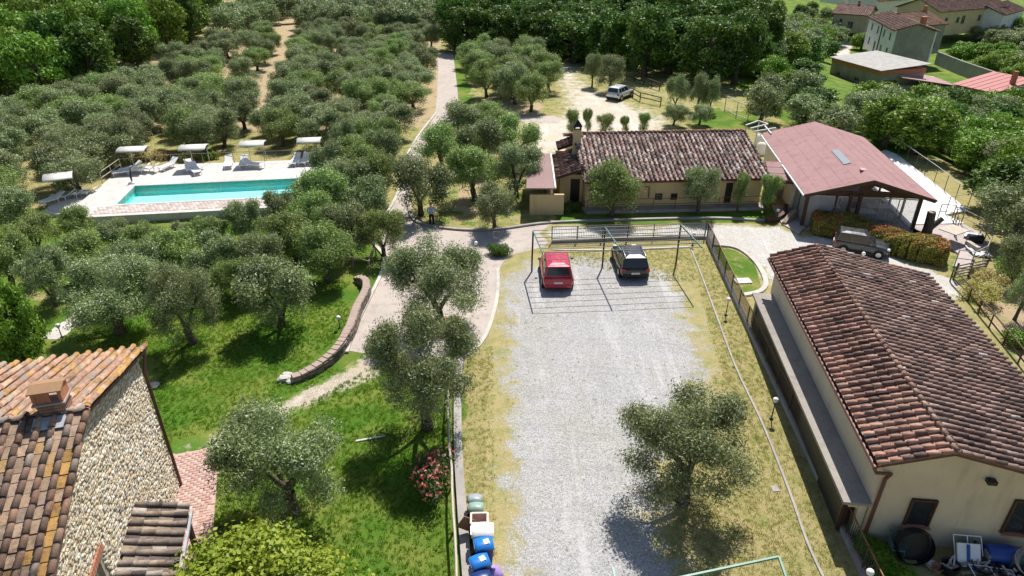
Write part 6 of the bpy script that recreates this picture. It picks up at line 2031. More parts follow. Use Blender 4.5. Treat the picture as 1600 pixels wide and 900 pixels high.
bush('clipped_shrub', P(775, 398), .75, .8, 9000, M['broad'], 'round dark clipped shrub at the edge of the driveway', 'shrub', .08, seed=3)
bush('flowering_shrub', P(782, 134), 1.6, 2.2, 4000, M['drygrass'], 'brownish dried shrub among the upper olives', 'shrub', .22, seed=4)
for k, (x, y, r_) in enumerate([(858, 326, .6), (880, 330, .7), (897, 328, .6)]):
    bush('garden_shrub', P(x, y), r_, .7, 2500, M['rose'], ['leafy shrub at the corner of the ochre store', 'low leafy shrub between the store and the big restaurant olive', 'low leafy shrub beside the annex door'][k], 'shrub', .1, seed=10 + k)
for k, (x, y, r_, mt) in enumerate([(1538, 470, 1.0, 'drygrass'), (1572, 430, 1.1, 'broad_l'), (1535, 440, .8, 'drygrass'), (1590, 540, .8, 'broad_l'), (1520, 455, .5, 'broad')]):
    bush('bank_shrub', P(x, y), r_, r_ * 1.1, 3500, M[mt], ['dry yellowish shrub on the bank below the slatted gate', 'green shrub outside the curved railing', 'small dry shrub beside the slatted gate', 'green shrub beside the rail fence at the right edge', 'tiny dark shrub under the slatted gate'][k], 'shrub', .14, seed=20 + k)
for k, (x, y) in enumerate([(1400, 905), (1372, 880), (1352, 862)]):
    bush('weed_clump', P(x, y), .55, .5, 1500, M['blade'], ['weed clump at the bottom edge behind the rusty railing', 'weed clump between the railing and the rubbish', 'weed clump at the foot of the annex door'][k], 'weeds', .28, asp=.12, seed=30 + k)
for k, (x, y, r_) in enumerate([(300, 250, .8), (258, 246, 1.1), (330, 247, .8), (225, 250, .9)]):
    bush('meadow_shrub', P(x, y), r_, .8, 1600, M['drygrass' if k != 2 else 'broad_l'], ['yellowish weeds behind the pool deck, second from left', 'wide yellowish weeds at the left of the pool deck edge', 'green weeds behind the pool deck near the middle', 'low weeds at the left corner of the pool deck'][k], 'weeds', .2, seed=40 + k)
# brick ringed beds
def ring(label, bx, by, R, h, mat, n=26):
    c = P(bx, by); t = thing('tree_bed', c, label, 'tree bed')
    for k in range(n):
        a = 2 * math.pi * k / n; mb = MB(); mb.box(c + Vector((math.cos(a) * R, math.sin(a) * R, h / 2)), (2 * math.pi * R / n * .93, .2, h), a + math.pi / 2); mb.obj('block', mat, t)
    mb = MB(); mb.lathe([(.01, h * .6), (R - .08, h * .5), (R - .08, -.05)], c, 24); mb.obj('soil', M['ground'], t)
ring('ring of pinkish blocks round the olive at the end of the driveway', 697, 512, .95, .10, M['brick'])

# ------------------------------------------------------------------ cars
def car(label, loc, rz, L, W, H, paintm, kind='suv', seed=0, rails=False, plate=True):
    t = thing('parked_car', (0, 0, 0), label, 'car', 'parked cars')
    w = W / 2
    suv = kind == 'suv'; van = kind == 'van'
    zb = .22 if not suv else .26
    belt = H * (.60 if kind != 'hatch' else .62)
    st = [(-.5, .74, zb + .12, belt * .80, .86), (-.488, .88, zb + .02, belt * .92, .95), (-.45, .96, zb - .02, belt * .98, 1.0), (-.36, 1, zb - .04, belt, 1.0),
          (-.1, 1, zb - .04, belt, 1.0), (.15, 1, zb - .04, belt * .98, .99), (.26, .99, zb - .04, belt * .94, .99), (.36, .97, zb - .03, belt * .88, .98), (.45, .90, zb, belt * .78, .92), (.485, .80, zb + .04, belt * .66, .88), (.5, .68, zb + .12, belt * .52, .82)]
    mb = MB(); vs = []; fs = []
    for fx, ws, b, tz, sh_ in st:
        x = fx * L; ww = w * ws
        ring_ = [(ww * .72, b), (ww * .95, b + .08), (ww * 1.0, b + (tz - b) * .38), (ww * .985, b + (tz - b) * .72), (ww * .93, b + (tz - b) * .93), (ww * .80, tz), (ww * .4, tz + .025), (0, tz + .035)]
        ring_ = ring_ + [(-y, z) for y, z in reversed(ring_[:-1])]
        vs += [(x, y, z) for y, z in ring_]
        nr = len(ring_)
    for i in range(len(st) - 1):
        for k in range(nr - 1): fs.append((i * nr + k, i * nr + k + 1, (i + 1) * nr + k + 1, (i + 1) * nr + k))
        fs.append((i * nr + nr - 1, i * nr, (i + 1) * nr, (i + 1) * nr + nr - 1))
    fs.append(tuple(range(nr))); fs.append(tuple(reversed([(len(st) - 1) * nr + k for k in range(nr)])))
    mb.add(vs, fs, True)
    body = mb.obj('body', paintm, t, local=True)
    sb = body.modifiers.new('subdivision', 'SUBSURF'); sb.levels = 1; sb.render_levels = 2
    # greenhouse
    xr, xf = -.475 * L, (.24 if not van else .30) * L
    tr_, tf_ = (-.43 if not suv else -.42) * L, (.04 if not van else .10) * L
    wb, wt = w * .90, w * .73
    zt = H; z0 = belt - .02
    g = MB()
    B = [Vector((xr, -wb, z0)), Vector((xf, -wb * .94, z0 - .04)), Vector((xf, wb * .94, z0 - .04)), Vector((xr, wb, z0))]
    T = [Vector((tr_, -wt, zt - .07)), Vector((tf_, -wt, zt - .05)), Vector((tf_, wt, zt - .05)), Vector((tr_, wt, zt - .07))]
    Cc = [Vector((tr_ * .75, -wt * .5, zt)), Vector((tf_ * .5 - .1, -wt * .5, zt)), Vector((tf_ * .5 - .1, wt * .5, zt)), Vector((tr_ * .75, wt * .5, zt))]
    g.add(B + T + Cc, [(0, 1, 5, 4), (1, 2, 6, 5), (2, 3, 7, 6), (3, 0, 4, 7), (4, 5, 9, 8), (5, 6, 10, 9), (6, 7, 11, 10), (7, 4, 8, 11), (8, 9, 10, 11)])
    go = g.obj('cabin', paintm, t, local=True, bevel=.035)
    def pane(name, q, f0, f1, v0, v1, n_off=.012, mat=M['glass']):
        a, b, c, d = q       # bottom a->b, top d->c
        def pt(u, v): return a.lerp(b, u).lerp(d.lerp(c, u), v)
        pts = [pt(f0, v0), pt(f1, v0), pt(f1, v1), pt(f0, v1)]
        n = (pts[1] - pts[0]).cross(pts[3] - pts[0]).normalized()
        cen = sum(pts, Vector()) / 4
        if n.dot(cen - Vector((0, 0, belt))) < 0: n = -n
        m_ = MB(); m_.prism([p - n * .02 for p in pts], n * (.02 + n_off)); m_.obj(name, mat, t, local=True, bevel=.01)
    pane('windscreen', (B[1], B[2], T[2], T[1]), .06, .94, .06, .93)
    pane('rear_window', (B[3], B[0], T[0], T[3]), .08, .92, .12, .9)
    for s, q in ((-1, (B[0], B[1], T[1], T[0])), (1, (B[3], B[2], T[2], T[3]))):
        for f0, f1 in ((.05, .27), (.30, .58), (.61, .93)) if not kind == 'hatch' else ((.06, .40), (.44, .93)):
            pane('side_window', q, f0, f1, .12, .88)
    for s in (-1, 1):
        # lamps
        m_ = MB(); m_.box((.462 * L, s * w * .66, belt * .72), (.18, w * .34, .12), 0); m_.obj('headlight', M['headlamp'], t, local=True, bevel=.03)
        m_ = MB(); m_.box((-.480 * L, s * w * .80, belt * .82), (.12, w * .28, .20)); m_.obj('tail_light', M['taillamp'], t, local=True, bevel=.02)
        m_ = MB(); m_.box((.13 * L, s * (w + .07), belt + .06), (.14, .18, .11)); m_.obj('mirror', paintm if kind != 'van' else M['black'], t, local=True, bevel=.03)
        m_ = MB(); m_.box((-.02 * L, s * w * .99, zb + .07), (L * .50, .03, .10)); m_.obj('sill', M['black'], t, local=True)
        for fx in (-.315, .305):
            R = .335 if kind != 'hatch' else .295
            x = fx * L
            m_ = MB(); m_.tube([(x, s * (w * .80), R), (x, s * (w + .004), R)], [R + .055, R + .055], 20); m_.obj('wheel_arch', M['black'], t, local=True)
            m_ = MB(); m_.tube([(x, s * (w * .84), R), (x, s * (w + .005), R), (x, s * (w + .018), R)], [R, R, R * .93], 20); wo = m_.obj('wheel', M['tyre'], t, local=True)
            m_ = MB(); m_.tube([(x, s * (w - .02), R), (x, s * (w + .026), R)], [R * .62, R * .56], 14); m_.obj('rim', M['alloy'], wo, local=True)
        if rails:
            m_ = MB(); m_.tube([(tr_ + .15, s * wt * .93, zt - .03), (tr_ + .3, s * wt * .93, zt + .035), (tf_ - .3, s * wt * .93, zt + .045), (tf_ - .1, s * wt * .93, zt - .02)], .018, 6); m_.obj('roof_rail', M['alloy'] if rails == 2 else M['black'], t, local=True)
    m_ = MB(); m_.box((-.497 * L, 0, zb + .14), (.08, W * .84, .20)); m_.obj('rear_bumper', M['black'] if suv else paintm, t, local=True, bevel=.03)
    m_ = MB(); m_.box((.488 * L, 0, zb + .14), (.08, W * .80, .18)); m_.obj('front_bumper', M['black'], t, local=True, bevel=.03)
    m_ = MB(); m_.box((-.502 * L, 0, belt * .62), (.03, .52, .12)); m_.obj('number_plate', M['plate'], t, local=True)
    t.location = loc; t.rotation_euler = (0, 0, rz)
    for c in t.children: WL[c.name] = Vector((0, 0, 0))
    return t
def rearc(px, py, L, yaw):     # centre from the photo place of the rear bumper foot
    b = P(px, py, .0); d = Vector((math.cos(yaw), math.sin(yaw), 0)); return b + d * L / 2
yw = math.radians(91)
car('red people carrier parked under the wire pergola', rearc(872, 456, 3.85, yw), yw, 3.85, 1.88, 1.60, M['p_red'], 'van', plate=True)
yw = math.radians(92)
car('black sport utility car with roof rails parked under the wire pergola', rearc(992, 440, 3.95, yw), yw, 3.95, 1.84, 1.50, M['p_black'], 'suv', rails=2)
w0_, w1_ = P(1316, 396), P(1371, 405)
dv = (w1_ - w0_); yw = math.atan2(dv.y, dv.x); nnv = Vector((-math.sin(yw), math.cos(yw), 0))
print('hatch wheelbase', dv.length)
Lh = dv.length / .62
car('dark grey three door hatchback parked beside the red tipped hedge', (w0_ + w1_) / 2 + nnv * .8, yw, Lh, 1.66, 1.45, M['p_grey'], 'hatch')
w0_, w1_ = G(970, 158), G(985.5, 151.5)
dv = (w1_ - w0_); yw = math.atan2(dv.y, dv.x); nnv = Vector((-math.sin(yw), math.cos(yw), 0))
print('silver wheelbase', dv.length)
c_ = (w0_ + w1_) / 2 + nnv * .85; c_.z = hgt(c_.x, c_.y) + .03
car('silver sport utility car on the upper gravel car park', c_, yw, 4.3, 1.9, 1.62, M['p_silver'], 'suv', rails=1)

# ------------------------------------------------------------------ swimming pool
t = thing('swimming_pool', PW(0, 0, DECK_Z), 'rectangular turquoise swimming pool set in a pale stone deck', 'swimming pool')
DPT = .62
Z0, Zf = DECK_Z - .01, DECK_Z - DPT - .1
mb = MB()
cs = [PW(0, 0), PW(POOL_L, 0), PW(POOL_L, POOL_W), PW(0, POOL_W)]
for i in range(4):
    a, b = cs[i], cs[(i + 1) % 4]; d = (b - a).normalized(); n = Vector((-d.y, d.x, 0)); cen = (cs[0] + cs[2]) / 2
    if n.dot(cen - a) > 0: n = -n
    m2 = MB(); m2.prism([Vector((a.x, a.y, Zf)), Vector((b.x, b.y, Zf)), Vector((b.x, b.y, Z0)), Vector((a.x, a.y, Z0))], n * .12); m2.obj('pool_wall', M['liner'], t)
mb.prism([Vector((c.x, c.y, Zf - .1)) for c in cs], (0, 0, .1)); mb.obj('pool_floor', M['liner_f'], t)
w_ = MB(); w_.add([Vector((c.x, c.y, DECK_Z - .12)) for c in [cs[0], cs[3], cs[2], cs[1]]], [(0, 1, 2, 3)]); wo = w_.obj('pool_water', M['water'], t)
# coping stones
k = 26
for i in range(k):
    for s, off in ((0, -.15), (1, POOL_W + .15)):
        mb = MB(); mb.box(PW(POOL_L * (i + .5) / k, off, DECK_Z + .015), (POOL_L / k * .96, .3, .05), math.atan2(pu.y, pu.x)); mb.obj('coping_stone', M['conc_pale'], t)
# steps ladder rails
for a_ in (POOL_L * .48, POOL_L * .48 + .5):
    mb = MB(); mb.tube([PW(a_, .3, DECK_Z - .9), PW(a_, .3, DECK_Z + .0)], .022, 6); mb.obj('ladder_rail', M['greysteel'], t)
# deck slab with the pool cut out
mb = MB()
outer = [(0, 0)] * 0
ou = [((p - pool_TL).dot(pu), (p - pool_TL).dot(pv)) for p in deck_poly]
base_ = PW(0, 0, DECK_Z)
n0 = len(mb.v)
hole_ = [(.0, .0), (POOL_L, 0), (POOL_L, POOL_W), (0, POOL_W)]
mb.panel(base_, pu, pv, ou, [hole_], .5)
zmin = min(v[2] for v in mb.v)
if max(v[2] for v in mb.v) > DECK_Z + .01: mb.v = [(v[0], v[1], v[2] - .5) for v in mb.v]
o = mb.obj('pool_deck', M['deck'], None); o['kind'] = 'structure'
# deck skirt wall
mb = MB()
ds = [Vector((p.x, p.y, 0)) for p in deck_poly]
for i in range(len(ds)):
    a, b = ds[i], ds[(i + 1) % len(ds)]
    inw = ((ds[0] + ds[3]) / 2 - (a + b) / 2).normalized() * .12
    mb.bar(a + inw + up * -.1, b + inw + up * -.1, .16, 1.1)
o = mb.obj('pool_retaining_wall', M['conc'], None); tag(o, 'grey retaining wall under the near edge of the pool deck', 'wall')
# paved strip of small blocks along the near edge (flat print in the material of real blocks is too small, so real rows)
items = []; r_ = random.Random(3)
PD = choice_pal([(0.60, 0.50, 0.45), (0.66, 0.58, 0.53), (0.54, 0.46, 0.42), (0.70, 0.64, 0.60)], [4, 3, 2, 2], .06)
Rz = Matrix.Rotation(math.atan2(pu.y, pu.x), 4, 'Z')
for i in range(int((POOL_L + 2) / .3)):
    for j in range(int(1.7 / .3)):
        p = PW(-1 + i * .3 + (j % 2) * .15, POOL_W + .48 + j * .3, DECK_Z + .006)
        items.append((Matrix.Translation(p) @ Rz @ Matrix.Diagonal((.28, .28, .02, 1)), 0, PD(r_, 0, 0, 0)))
pieces('paver', items, [br], M['pave_o'], M['pave_j'], t, 0, 'pavers')
# lower sun terrace at the left
lowp = [P(76, 322, .25), P(84, 306, .25), P(166, 298, .25), P(160, 330, .25), P(60, 336, .25)]
slab('sun_terrace', lowp, .25, .5, M['deck'])

def canopy(px, py, wpx, label, rot=0.0, deep=1.5, z=2.55):
    c = P(px, py, z); m = (z * 0 + proj(c)[2]) / FOC; W = wpx * m
    t = thing('sun_canopy', (c.x, c.y, 0), label, 'canopy', 'white sun canopies round the pool')
    a = math.atan2(pu.y, pu.x) + rot
    u = Vector((math.cos(a), math.sin(a), 0)); v = Vector((-u.y, u.x, 0))
    mb = MB(); n = 8; vs = []; fs = []
    for i in range(n + 1):
        f = i / n; ang_ = math.pi * (.12 + .76 * f)
        y = -math.cos(ang_) * deep / 2 / math.cos(math.pi * .12); zz_ = math.sin(ang_) * .26 - .2
        for s in (-1, 1):
            for th_ in (0, -.025): vs.append(c + u * s * W / 2 + v * y + up * (zz_ + th_))
    for i in range(n):
        b = i * 4; e = b + 4
        fs += [(b, b + 2, e + 2, e), (b + 1, e + 1, e + 3, b + 3), (b, e, e + 1, b + 1), (b + 2, b + 3, e + 3, e + 2)]
    fs += [(0, 1, 3, 2), (n * 4, n * 4 + 2, n * 4 + 3, n * 4 + 1)]
    mb.add(vs, fs, True); mb.obj('fabric', M['fabric'], t)
    for s in (-.32, .32):
        p0 = c + u * W * s + v * (deep * .75); p0.z = DECK_Z if rot == 0 else .1
        mb = MB(); mb.tube([p0 - up * .3, p0 + up * 1.2, c + u * W * s + v * deep * .55 + up * -.15, c + u * W * s + v * deep * .1 + up * .1], .03, 6); mb.obj('pole', M['greysteel'], t)
    for i in (0, 4, 8):
        f = i / 8; ang_ = math.pi * (.12 + .76 * f); y = -math.cos(ang_) * deep / 2 / math.cos(math.pi * .12); zz_ = math.sin(ang_) * .26 - .23
        mb = MB(); mb.tube([c - u * W * .5 + v * y + up * (zz_ - .03), c + u * W * .5 + v * y + up * (zz_ - .03)], .018, 5); mb.obj('spar', M['greysteel'], t)
canopy(207, 231, 42, 'white arched sun canopy at the left end of the row behind the pool')
canopy(302, 228, 40, 'white arched sun canopy second from left behind the pool')
canopy(394, 222, 38, 'white arched sun canopy third from left behind the pool')
canopy(483, 217, 36, 'white arched sun canopy at the right end of the row behind the pool')
canopy(90, 273, 40, 'white arched sun canopy over the lower terrace left of the pool', rot=.35, deep=1.9)

def make_lounger():
    t = thing('sun_lounger', (0, 0, 0), 'white plastic sun lounger', 'sun lounger', 'sun loungers round the pool')
    mb = MB()
    mb.box((0, -.3, .33), (.62, 1.25, .05)); s_ = mb.obj('seat', M['white'], t, local=True)
    mb = MB(); mb.bar((0, .32, .34), (0, .92, .74), .60, .05); mb.obj('backrest', M['white'], t, local=True)
    for x in (-.27, .27):
        for y in (-.85, .25):
            mb = MB(); mb.bar((x, y, 0), (x, y, .31), .05); mb.obj('leg', M['white'], t, local=True)
        mb = MB(); mb.bar((x * 1.15, -.92, .35), (x * 1.15, .36, .35), .05, .08); mb.obj('side_rail', M['white'], t, local=True)
    return t
L0 = make_lounger()
LG = [(265, 263, 20, 'white sun lounger standing alone left of the second canopy'), (297, 266, -28, 'white sun lounger with raised back under the second canopy'), (306, 270, -35, 'white sun lounger crossing in front of another under the second canopy'),
      (358, 260, -16, 'white sun lounger flat on the sunny deck left of the third canopy'), (382, 259, -14, 'white sun lounger under the left half of the third canopy'), (398, 262, -75, 'white sun lounger turned sideways under the third canopy'),
      (462, 256, 2, 'white upright sun lounger on the left under the right end canopy'), (477, 255, 2, 'white upright sun lounger on the right under the right end canopy'),
      (196, 273, 60, 'white sun lounger tipped beside the heap under the first canopy'), (218, 270, 80, 'white sun lounger in the heap under the first canopy'), (234, 268, 100, 'white sun lounger at the right of the heap under the first canopy'), (206, 268, 40, 'white sun lounger at the back of the heap under the first canopy')]
for i, (x, y, a, lb) in enumerate(LG):
    o = L0 if i == 0 else copy_tree(L0)
    o.location = P(x, y, DECK_Z); o.rotation_euler = (0, 0, math.radians(-a)); o['label'] = lb
for x, y, a, lb in [(84, 317, 30, 'white sun lounger nearest the edge of the lower terrace'), (100, 312, 80, 'white sun lounger in the middle of the lower terrace'), (118, 308, 85, 'white sun lounger behind the middle one on the lower terrace'), (136, 306, 95, 'white sun lounger at the right of the lower terrace')]:
    o = copy_tree(L0); o.location = P(x, y, .25); o.rotation_euler = (0, 0, math.radians(-a)); o['label'] = lb
# low side parasol base and small dark thing near the pool corner
t = thing('parasol_base', P(207, 286, DECK_Z), 'folded dark parasol with white base near the pool corner', 'parasol')
c = P(207, 286, DECK_Z); mb = MB(); mb.lathe([(.3, 0), (.3, .08), (.05, .12)], c, 10); mb.obj('base', M['white'], t)
mb = MB(); mb.tube([c, c + up * .5, c + Vector((.1, .1, 1.3))], [.03, .09, .03], 7); mb.obj('folded_canopy', M['black'], t)
railing('railing', 'thin steel railing behind the pool deck', [Vector((p.x, p.y, DECK_Z)) for p in (PW(-2.5, -4.45), PW(1.5, -5.15), PW(14.5, -4.85), PW(17.3, -4.1))], .95, 2.4, M['greywood'], (1.0,), .03)
railing('railing', 'white railing at the left end of the pool deck', [Vector((p.x, p.y, DECK_Z)) for p in (PW(-2.45, -4.4), PW(-2.75, -1.0))], .95, 1.7, M['palewood'], (1.0, .5), .035)
# ------------------------------------------------------------------ bins
def wheelie(label, bx, by, rz, w, d, h, bodym, lidm, rim=None, open_=False, paper=False, grp='bins against the low wall'):
    c = P(bx, by); t = thing('rubbish_bin', c, label, 'bin', grp)
    u = Vector((math.cos(rz), math.sin(rz), 0)); v = Vector((-u.y, u.x, 0))
    mb = MB()
    lo = [c + u * sx * w * .38 + v * sy * d * .38 + up * .05 for sx, sy in ((-1, -1), (1, -1), (1, 1), (-1, 1))]
    hi = [c + u * sx * w * .5 + v * sy * d * .5 + up * h for sx, sy in ((-1, -1), (1, -1), (1, 1), (-1, 1))]
    hi2 = [c + u * sx * w * .43 + v * sy * d * .42 + up * h for sx, sy in ((-1, -1), (1, -1), (1, 1), (-1, 1))]
    lo2 = [p + (c - p) * .15 + up * .08 for p in lo]
    mb.add(lo + hi + hi2 + lo2, [(3, 2, 1, 0)] + [(i, (i + 1) % 4, 4 + (i + 1) % 4, 4 + i) for i in range(4)] + [(4 + i, 4 + (i + 1) % 4, 8 + (i + 1) % 4, 8 + i) for i in range(4)] + [(8 + i, 8 + (i + 1) % 4, 12 + (i + 1) % 4, 12 + i) for i in range(4)] + [(12, 13, 14, 15)])
    mb.obj('body', bodym, t, bevel=.015, fixn=True)
    if open_:
        mb = MB()
        for s in (-1, 1): mb.bar(c + u * s * w * .47 - v * d * .5 + up * (h + .01), c + u * s * w * .47 + v * d * .5 + up * (h + .01), .07, .05); 
        for s in (-1, 1): mb.bar(c + v * s * d * .46 - u * w * .43 + up * (h + .012), c + v * s * d * .46 + u * w * .43 + up * (h + .012), .07, .05)
        mb.obj('rim', rim, t)
        mb = MB(); mb.bar(c - u * (w * .52) + up * (h + .02), c - u * (w * .52 + .30) + up * (h - .5), d * .95, .05, v); 
        mb.obj('lid', lidm, t, bevel=.02)
        mb = MB(); mb.box(c + up * (h * .55), (w * .7, d * .7, .04), rz); mb.obj('rubbish', M['black'], t)
    else:
        mb = MB()
        n = 5; vs = []; fs = []
        for i in range(n + 1):
            f = i / n; zz_ = .03 + .07 * math.sin(math.pi * f)
            for s in (-1, 1): vs.append(c + u * (f - .5) * w * 1.08 + v * s * d * .53 + up * (h + zz_))
            for s in (-1, 1): vs.append(c + u * (f - .5) * w * 1.08 + v * s * d * .53 + up * (h - .02))
        for i in range(n):
            a, b = i * 4, i * 4 + 4
            fs += [(a, a + 1, b + 1, b), (a, b, b + 2, a + 2), (a + 1, a + 3, b + 3, b + 1), (a + 2, b + 2, b + 3, a + 3)]
        fs += [(0, 2, 3, 1), (n * 4, n * 4 + 1, n * 4 + 3, n * 4 + 2)]
        mb.add(vs, fs, True); lid = mb.obj('lid', lidm, t)
        mb = MB(); mb.tube([c - u * w * .56 - v * d * .35 + up * (h + .03), c - u * w * .56 + v * d * .35 + up * (h + .03)], .022, 6); mb.obj('handle', bodym, t)
        if paper:
            mb = MB(); mb.box(c + u * w * .15 + v * d * .05 + up * (h + .118), (w * .32, d * .42, .006), rz + .2); mb.obj('sticker', M['white'], lid)
    for s in (-1, 1):
        mb = MB(); mb.tube([c - u * w * .42 + v * s * (d * .40) + up * .1, c - u * w * .42 + v * s * (d * .40 + .05) + up * .1], .1, 10); mb.obj('wheel', M['tyre'], t)
def top2base(px, py, h):
    p = P(px, py, h); q = proj((p.x, p.y, 0)); return q[0], q[1]
for lb, x, y, rz, w, d, h, bm_, lm, op, pa in [
    ('small grey lidded bin at the far end of the bin row', 742, 780, .02, .50, .36, .75, 'black', 'bin_grey', False, False),
    ('small pale green lidded bin second in the bin row', 744, 793, .02, .50, .36, .78, 'tgreen', 'bin_green', False, False),
    ('open brown bin with its lid hanging towards the low wall', 749, 810, .03, .62, .50, .95, 'bin_rim', 'bin_brown', True, False),
    ('white lidded bin between the open bin and the blue bins', 754, 829, .06, .72, .56, 1.0, 'white', 'white', False, False),
    ('blue bin with paper sticker next to the white bin', 756, 851, .18, .60, .48, 1.0, 'bin_navy', 'bin_blue', False, True),
    ('blue bin with paper sticker at the near end of the bin row', 750, 878, .35, .60, .48, 1.0, 'bin_navy', 'bin_blue', False, True)]:
    bx, by = top2base(x, y, h); wheelie(lb, bx, by, rz, w, d, h, M[bm_], M[lm], M['bin_rim'], op, pa)
c = P(771, 897, .2); c.z = 0
bush_ = thing('rubbish_bag', c, 'knotted purple rubbish bag at the foot of the blue bins', 'rubbish bag')
mb = MB(); q_ = random.Random(2)
prof = [(.02, 0), (.22, .02), (.30, .18), (.27, .34), (.12, .46), (.04, .50), (.09, .58), (.02, .56)]
vs = []; fs = []; n = 16
for r0_, z0_ in prof:
    for k in range(n):
        a = 6.283 * k / n; rr = r0_ * (1 + .13 * math.sin(k * 2.1 + z0_ * 9) + q_.uniform(-.06, .06)); vs.append((c.x + rr * math.cos(a), c.y + rr * math.sin(a), z0_))
for i in range(len(prof) - 1):
    for k in range(n): fs.append((i * n + k, i * n + (k + 1) % n, (i + 1) * n + (k + 1) % n, (i + 1) * n + k))
mb.add(vs, fs, True); mb.obj('bag', M['bag'], bush_)
c = P(752, 912, .5); c.z = 0
wheelie('dark navy bin cut by the bottom edge of the photo', *top2base(752, 903, .9), .3, .6, .48, .9, M['bin_navy'], M['bin_navy'])

# ------------------------------------------------------------------ person
def person(loc, rz, label):
    t = thing('person', (0, 0, 0), label, 'person')
    def skin(name, verts, edges, radii, mat, parent, sub=1):
        me = bpy.data.meshes.new(name); me.from_pydata(verts, edges, []); me.materials.append(mat)
        o = bpy.data.objects.new(name, me); link(o, parent)
        sk = o.modifiers.new('skin', 'SKIN'); sk.use_smooth_shade = True
        for i, r in enumerate(radii):
            me.skin_vertices[0].data[i].radius = r if hasattr(r, '__len__') else (r, r); me.skin_vertices[0].data[i].use_root = (i == 0)
        ss = o.modifiers.new('subdivision', 'SUBSURF'); ss.levels = sub; ss.render_levels = sub
        return o
    # joints: pelvis, chest, neck, head, arms bent (hands in front), legs
    V = [(0, 0, .95), (0, .01, 1.15), (0, .02, 1.38), (0, .01, 1.50), (0, 0, 1.60), (0, -.01, 1.72)]
    E = [(0, 1), (1, 2), (2, 3), (3, 4), (4, 5)]
    R = [(.13, .10), (.12, .09), (.13, .09), .055, (.075, .09), (.07, .085)]
    for s in (-1, 1):
        b = len(V)
        V += [(s * .17, .01, 1.40), (s * .24, .02, 1.16), (s * .16, -.16, 1.03), (s * .12, -.22, 1.02)]
        E += [(2, b), (b, b + 1), (b + 1, b + 2), (b + 2, b + 3)]; R += [.055, .042, .032, .026]
        b = len(V)
        V += [(s * .10, 0, .88), (s * .11, -.02, .48), (s * .12, .02, .08), (s * .125, -.12, .035)]
        E += [(0, b), (b, b + 1), (b + 1, b + 2), (b + 2, b + 3)]; R += [.085, .058, .04, .035]
        # fingers
        h = b - 1
        for k, (dx, dz, L_) in enumerate([(-.03, .0, .07), (-.01, .0, .08), (.01, 0, .078), (.028, -.005, .06), (.04, .02, .045)]):
            j = len(V); p = V[h]
            V += [(p[0] - s * dx * .6, p[1] - L_ * .5, p[2] - .005 + dz), (p[0] - s * dx, p[1] - L_, p[2] - .02 + dz)]
            E += [(h, j), (j, j + 1)]; R += [.010, .008]
    skin('body', V, E, R, M['skin'], t, 2)
    SV = [(0, 0, 1.0), (0, .01, 1.18), (0, .02, 1.39)]; SE = [(0, 1), (1, 2)]; SR = [(.155, .12), (.145, .11), (.155, .11)]
    for s in (-1, 1):
        b = len(SV); SV += [(s * .185, .01, 1.40), (s * .25, .02, 1.16), (s * .19, -.10, 1.06)]; SE += [(2, b), (b, b + 1), (b + 1, b + 2)]; SR += [.072, .058, .05]
    skin('shirt', SV, SE, SR, M['shirt'], t, 2)
    TV = [(0, 0, .98), (0, 0, .90)]; TE = [(0, 1)]; TR = [(.15, .115), (.15, .115)]
    for s in (-1, 1):
        b = len(TV); TV += [(s * .10, 0, .82), (s * .11, -.02, .48), (s * .12, .02, .10)]; TE += [(1, b), (b, b + 1), (b + 1, b + 2)]; TR += [.1, .075, .062]
    skin('trousers', TV, TE, TR, M['trousers'], t, 2)
    for s in (-1, 1):
        mb = MB(); mb.box((s * .125, -.06, .04), (.10, .28, .08)); mb.obj('shoe', M['black'], t, local=True, bevel=.03)
        mb = MB(); mb.ball((s * .03, -.093, 1.665), .012, 8); mb.obj('eye', M['black'], t, local=True)
        mb = MB(); mb.ball((s * .082, .0, 1.65), .022, 8); mb.obj('ear', M['skin'], t, local=True)
    mb = MB(); mb.bar((0, -.09, 1.66), (0, -.115, 1.63), .025, .03); mb.obj('nose', M['skin'], t, local=True)
    mb = MB(); mb.box((0, -.09, 1.595), (.05, .012, .012)); mb.obj('mouth', M['taillamp'], t, local=True)
    mb = MB(); mb.ball((0, .022, 1.70), .098, 12, .95); mb.obj('hair', M['hair'], t, local=True)
    t.location = loc; t.rotation_euler = (0, 0, rz); t.scale = (1.02,) * 3
    return t
person(P(675, 353), .1, 'person standing by the kerb in a blue shirt and dark trousers')

# ------------------------------------------------------------------ odds and ends
# cut tree stump beside the hedge
c = P(1447, 366); t = thing('tree_stump', c, 'forked cut tree stump standing behind the red tipped hedge', 'tree stump')
mb = MB(); mb.tube([c - up * .1, c + up * .5, c + Vector((-.1, 0, 1.7))], [.36, .31, .27], 10); mb.obj('trunk', M['bark'], t)
mb = MB(); mb.tube([c + up * .45 + Vector((.1, 0, 0)), c + Vector((.85, .1, 1.15))], [.22, .17], 9); mb.obj('side_branch', M['bark'], t)
mb = MB(); mb.lathe([(.01, 1.705), (.25, 1.70)], (c.x - .1, c.y, c.z), 10); mb.obj('cut_face', M['greywood'], t)
# curved garden wall ends beside the entrance
for k, (pts, lb) in enumerate([([(1224, 352), (1232, 346), (1240, 342)], 'low curved wall end beside the entrance to the hall'), ([(1196, 347), (1212, 346), (1224, 338), (1227, 326)], 'dark curved edging wall at the end of the restaurant lawn')]):
    kerb('garden_edging', crv(pts, .4), .3, (lambda f: .25 + .5 * f) if k == 0 else .4, M['greywood'] if k == 0 else M['brownwood'], lb, 'edging')
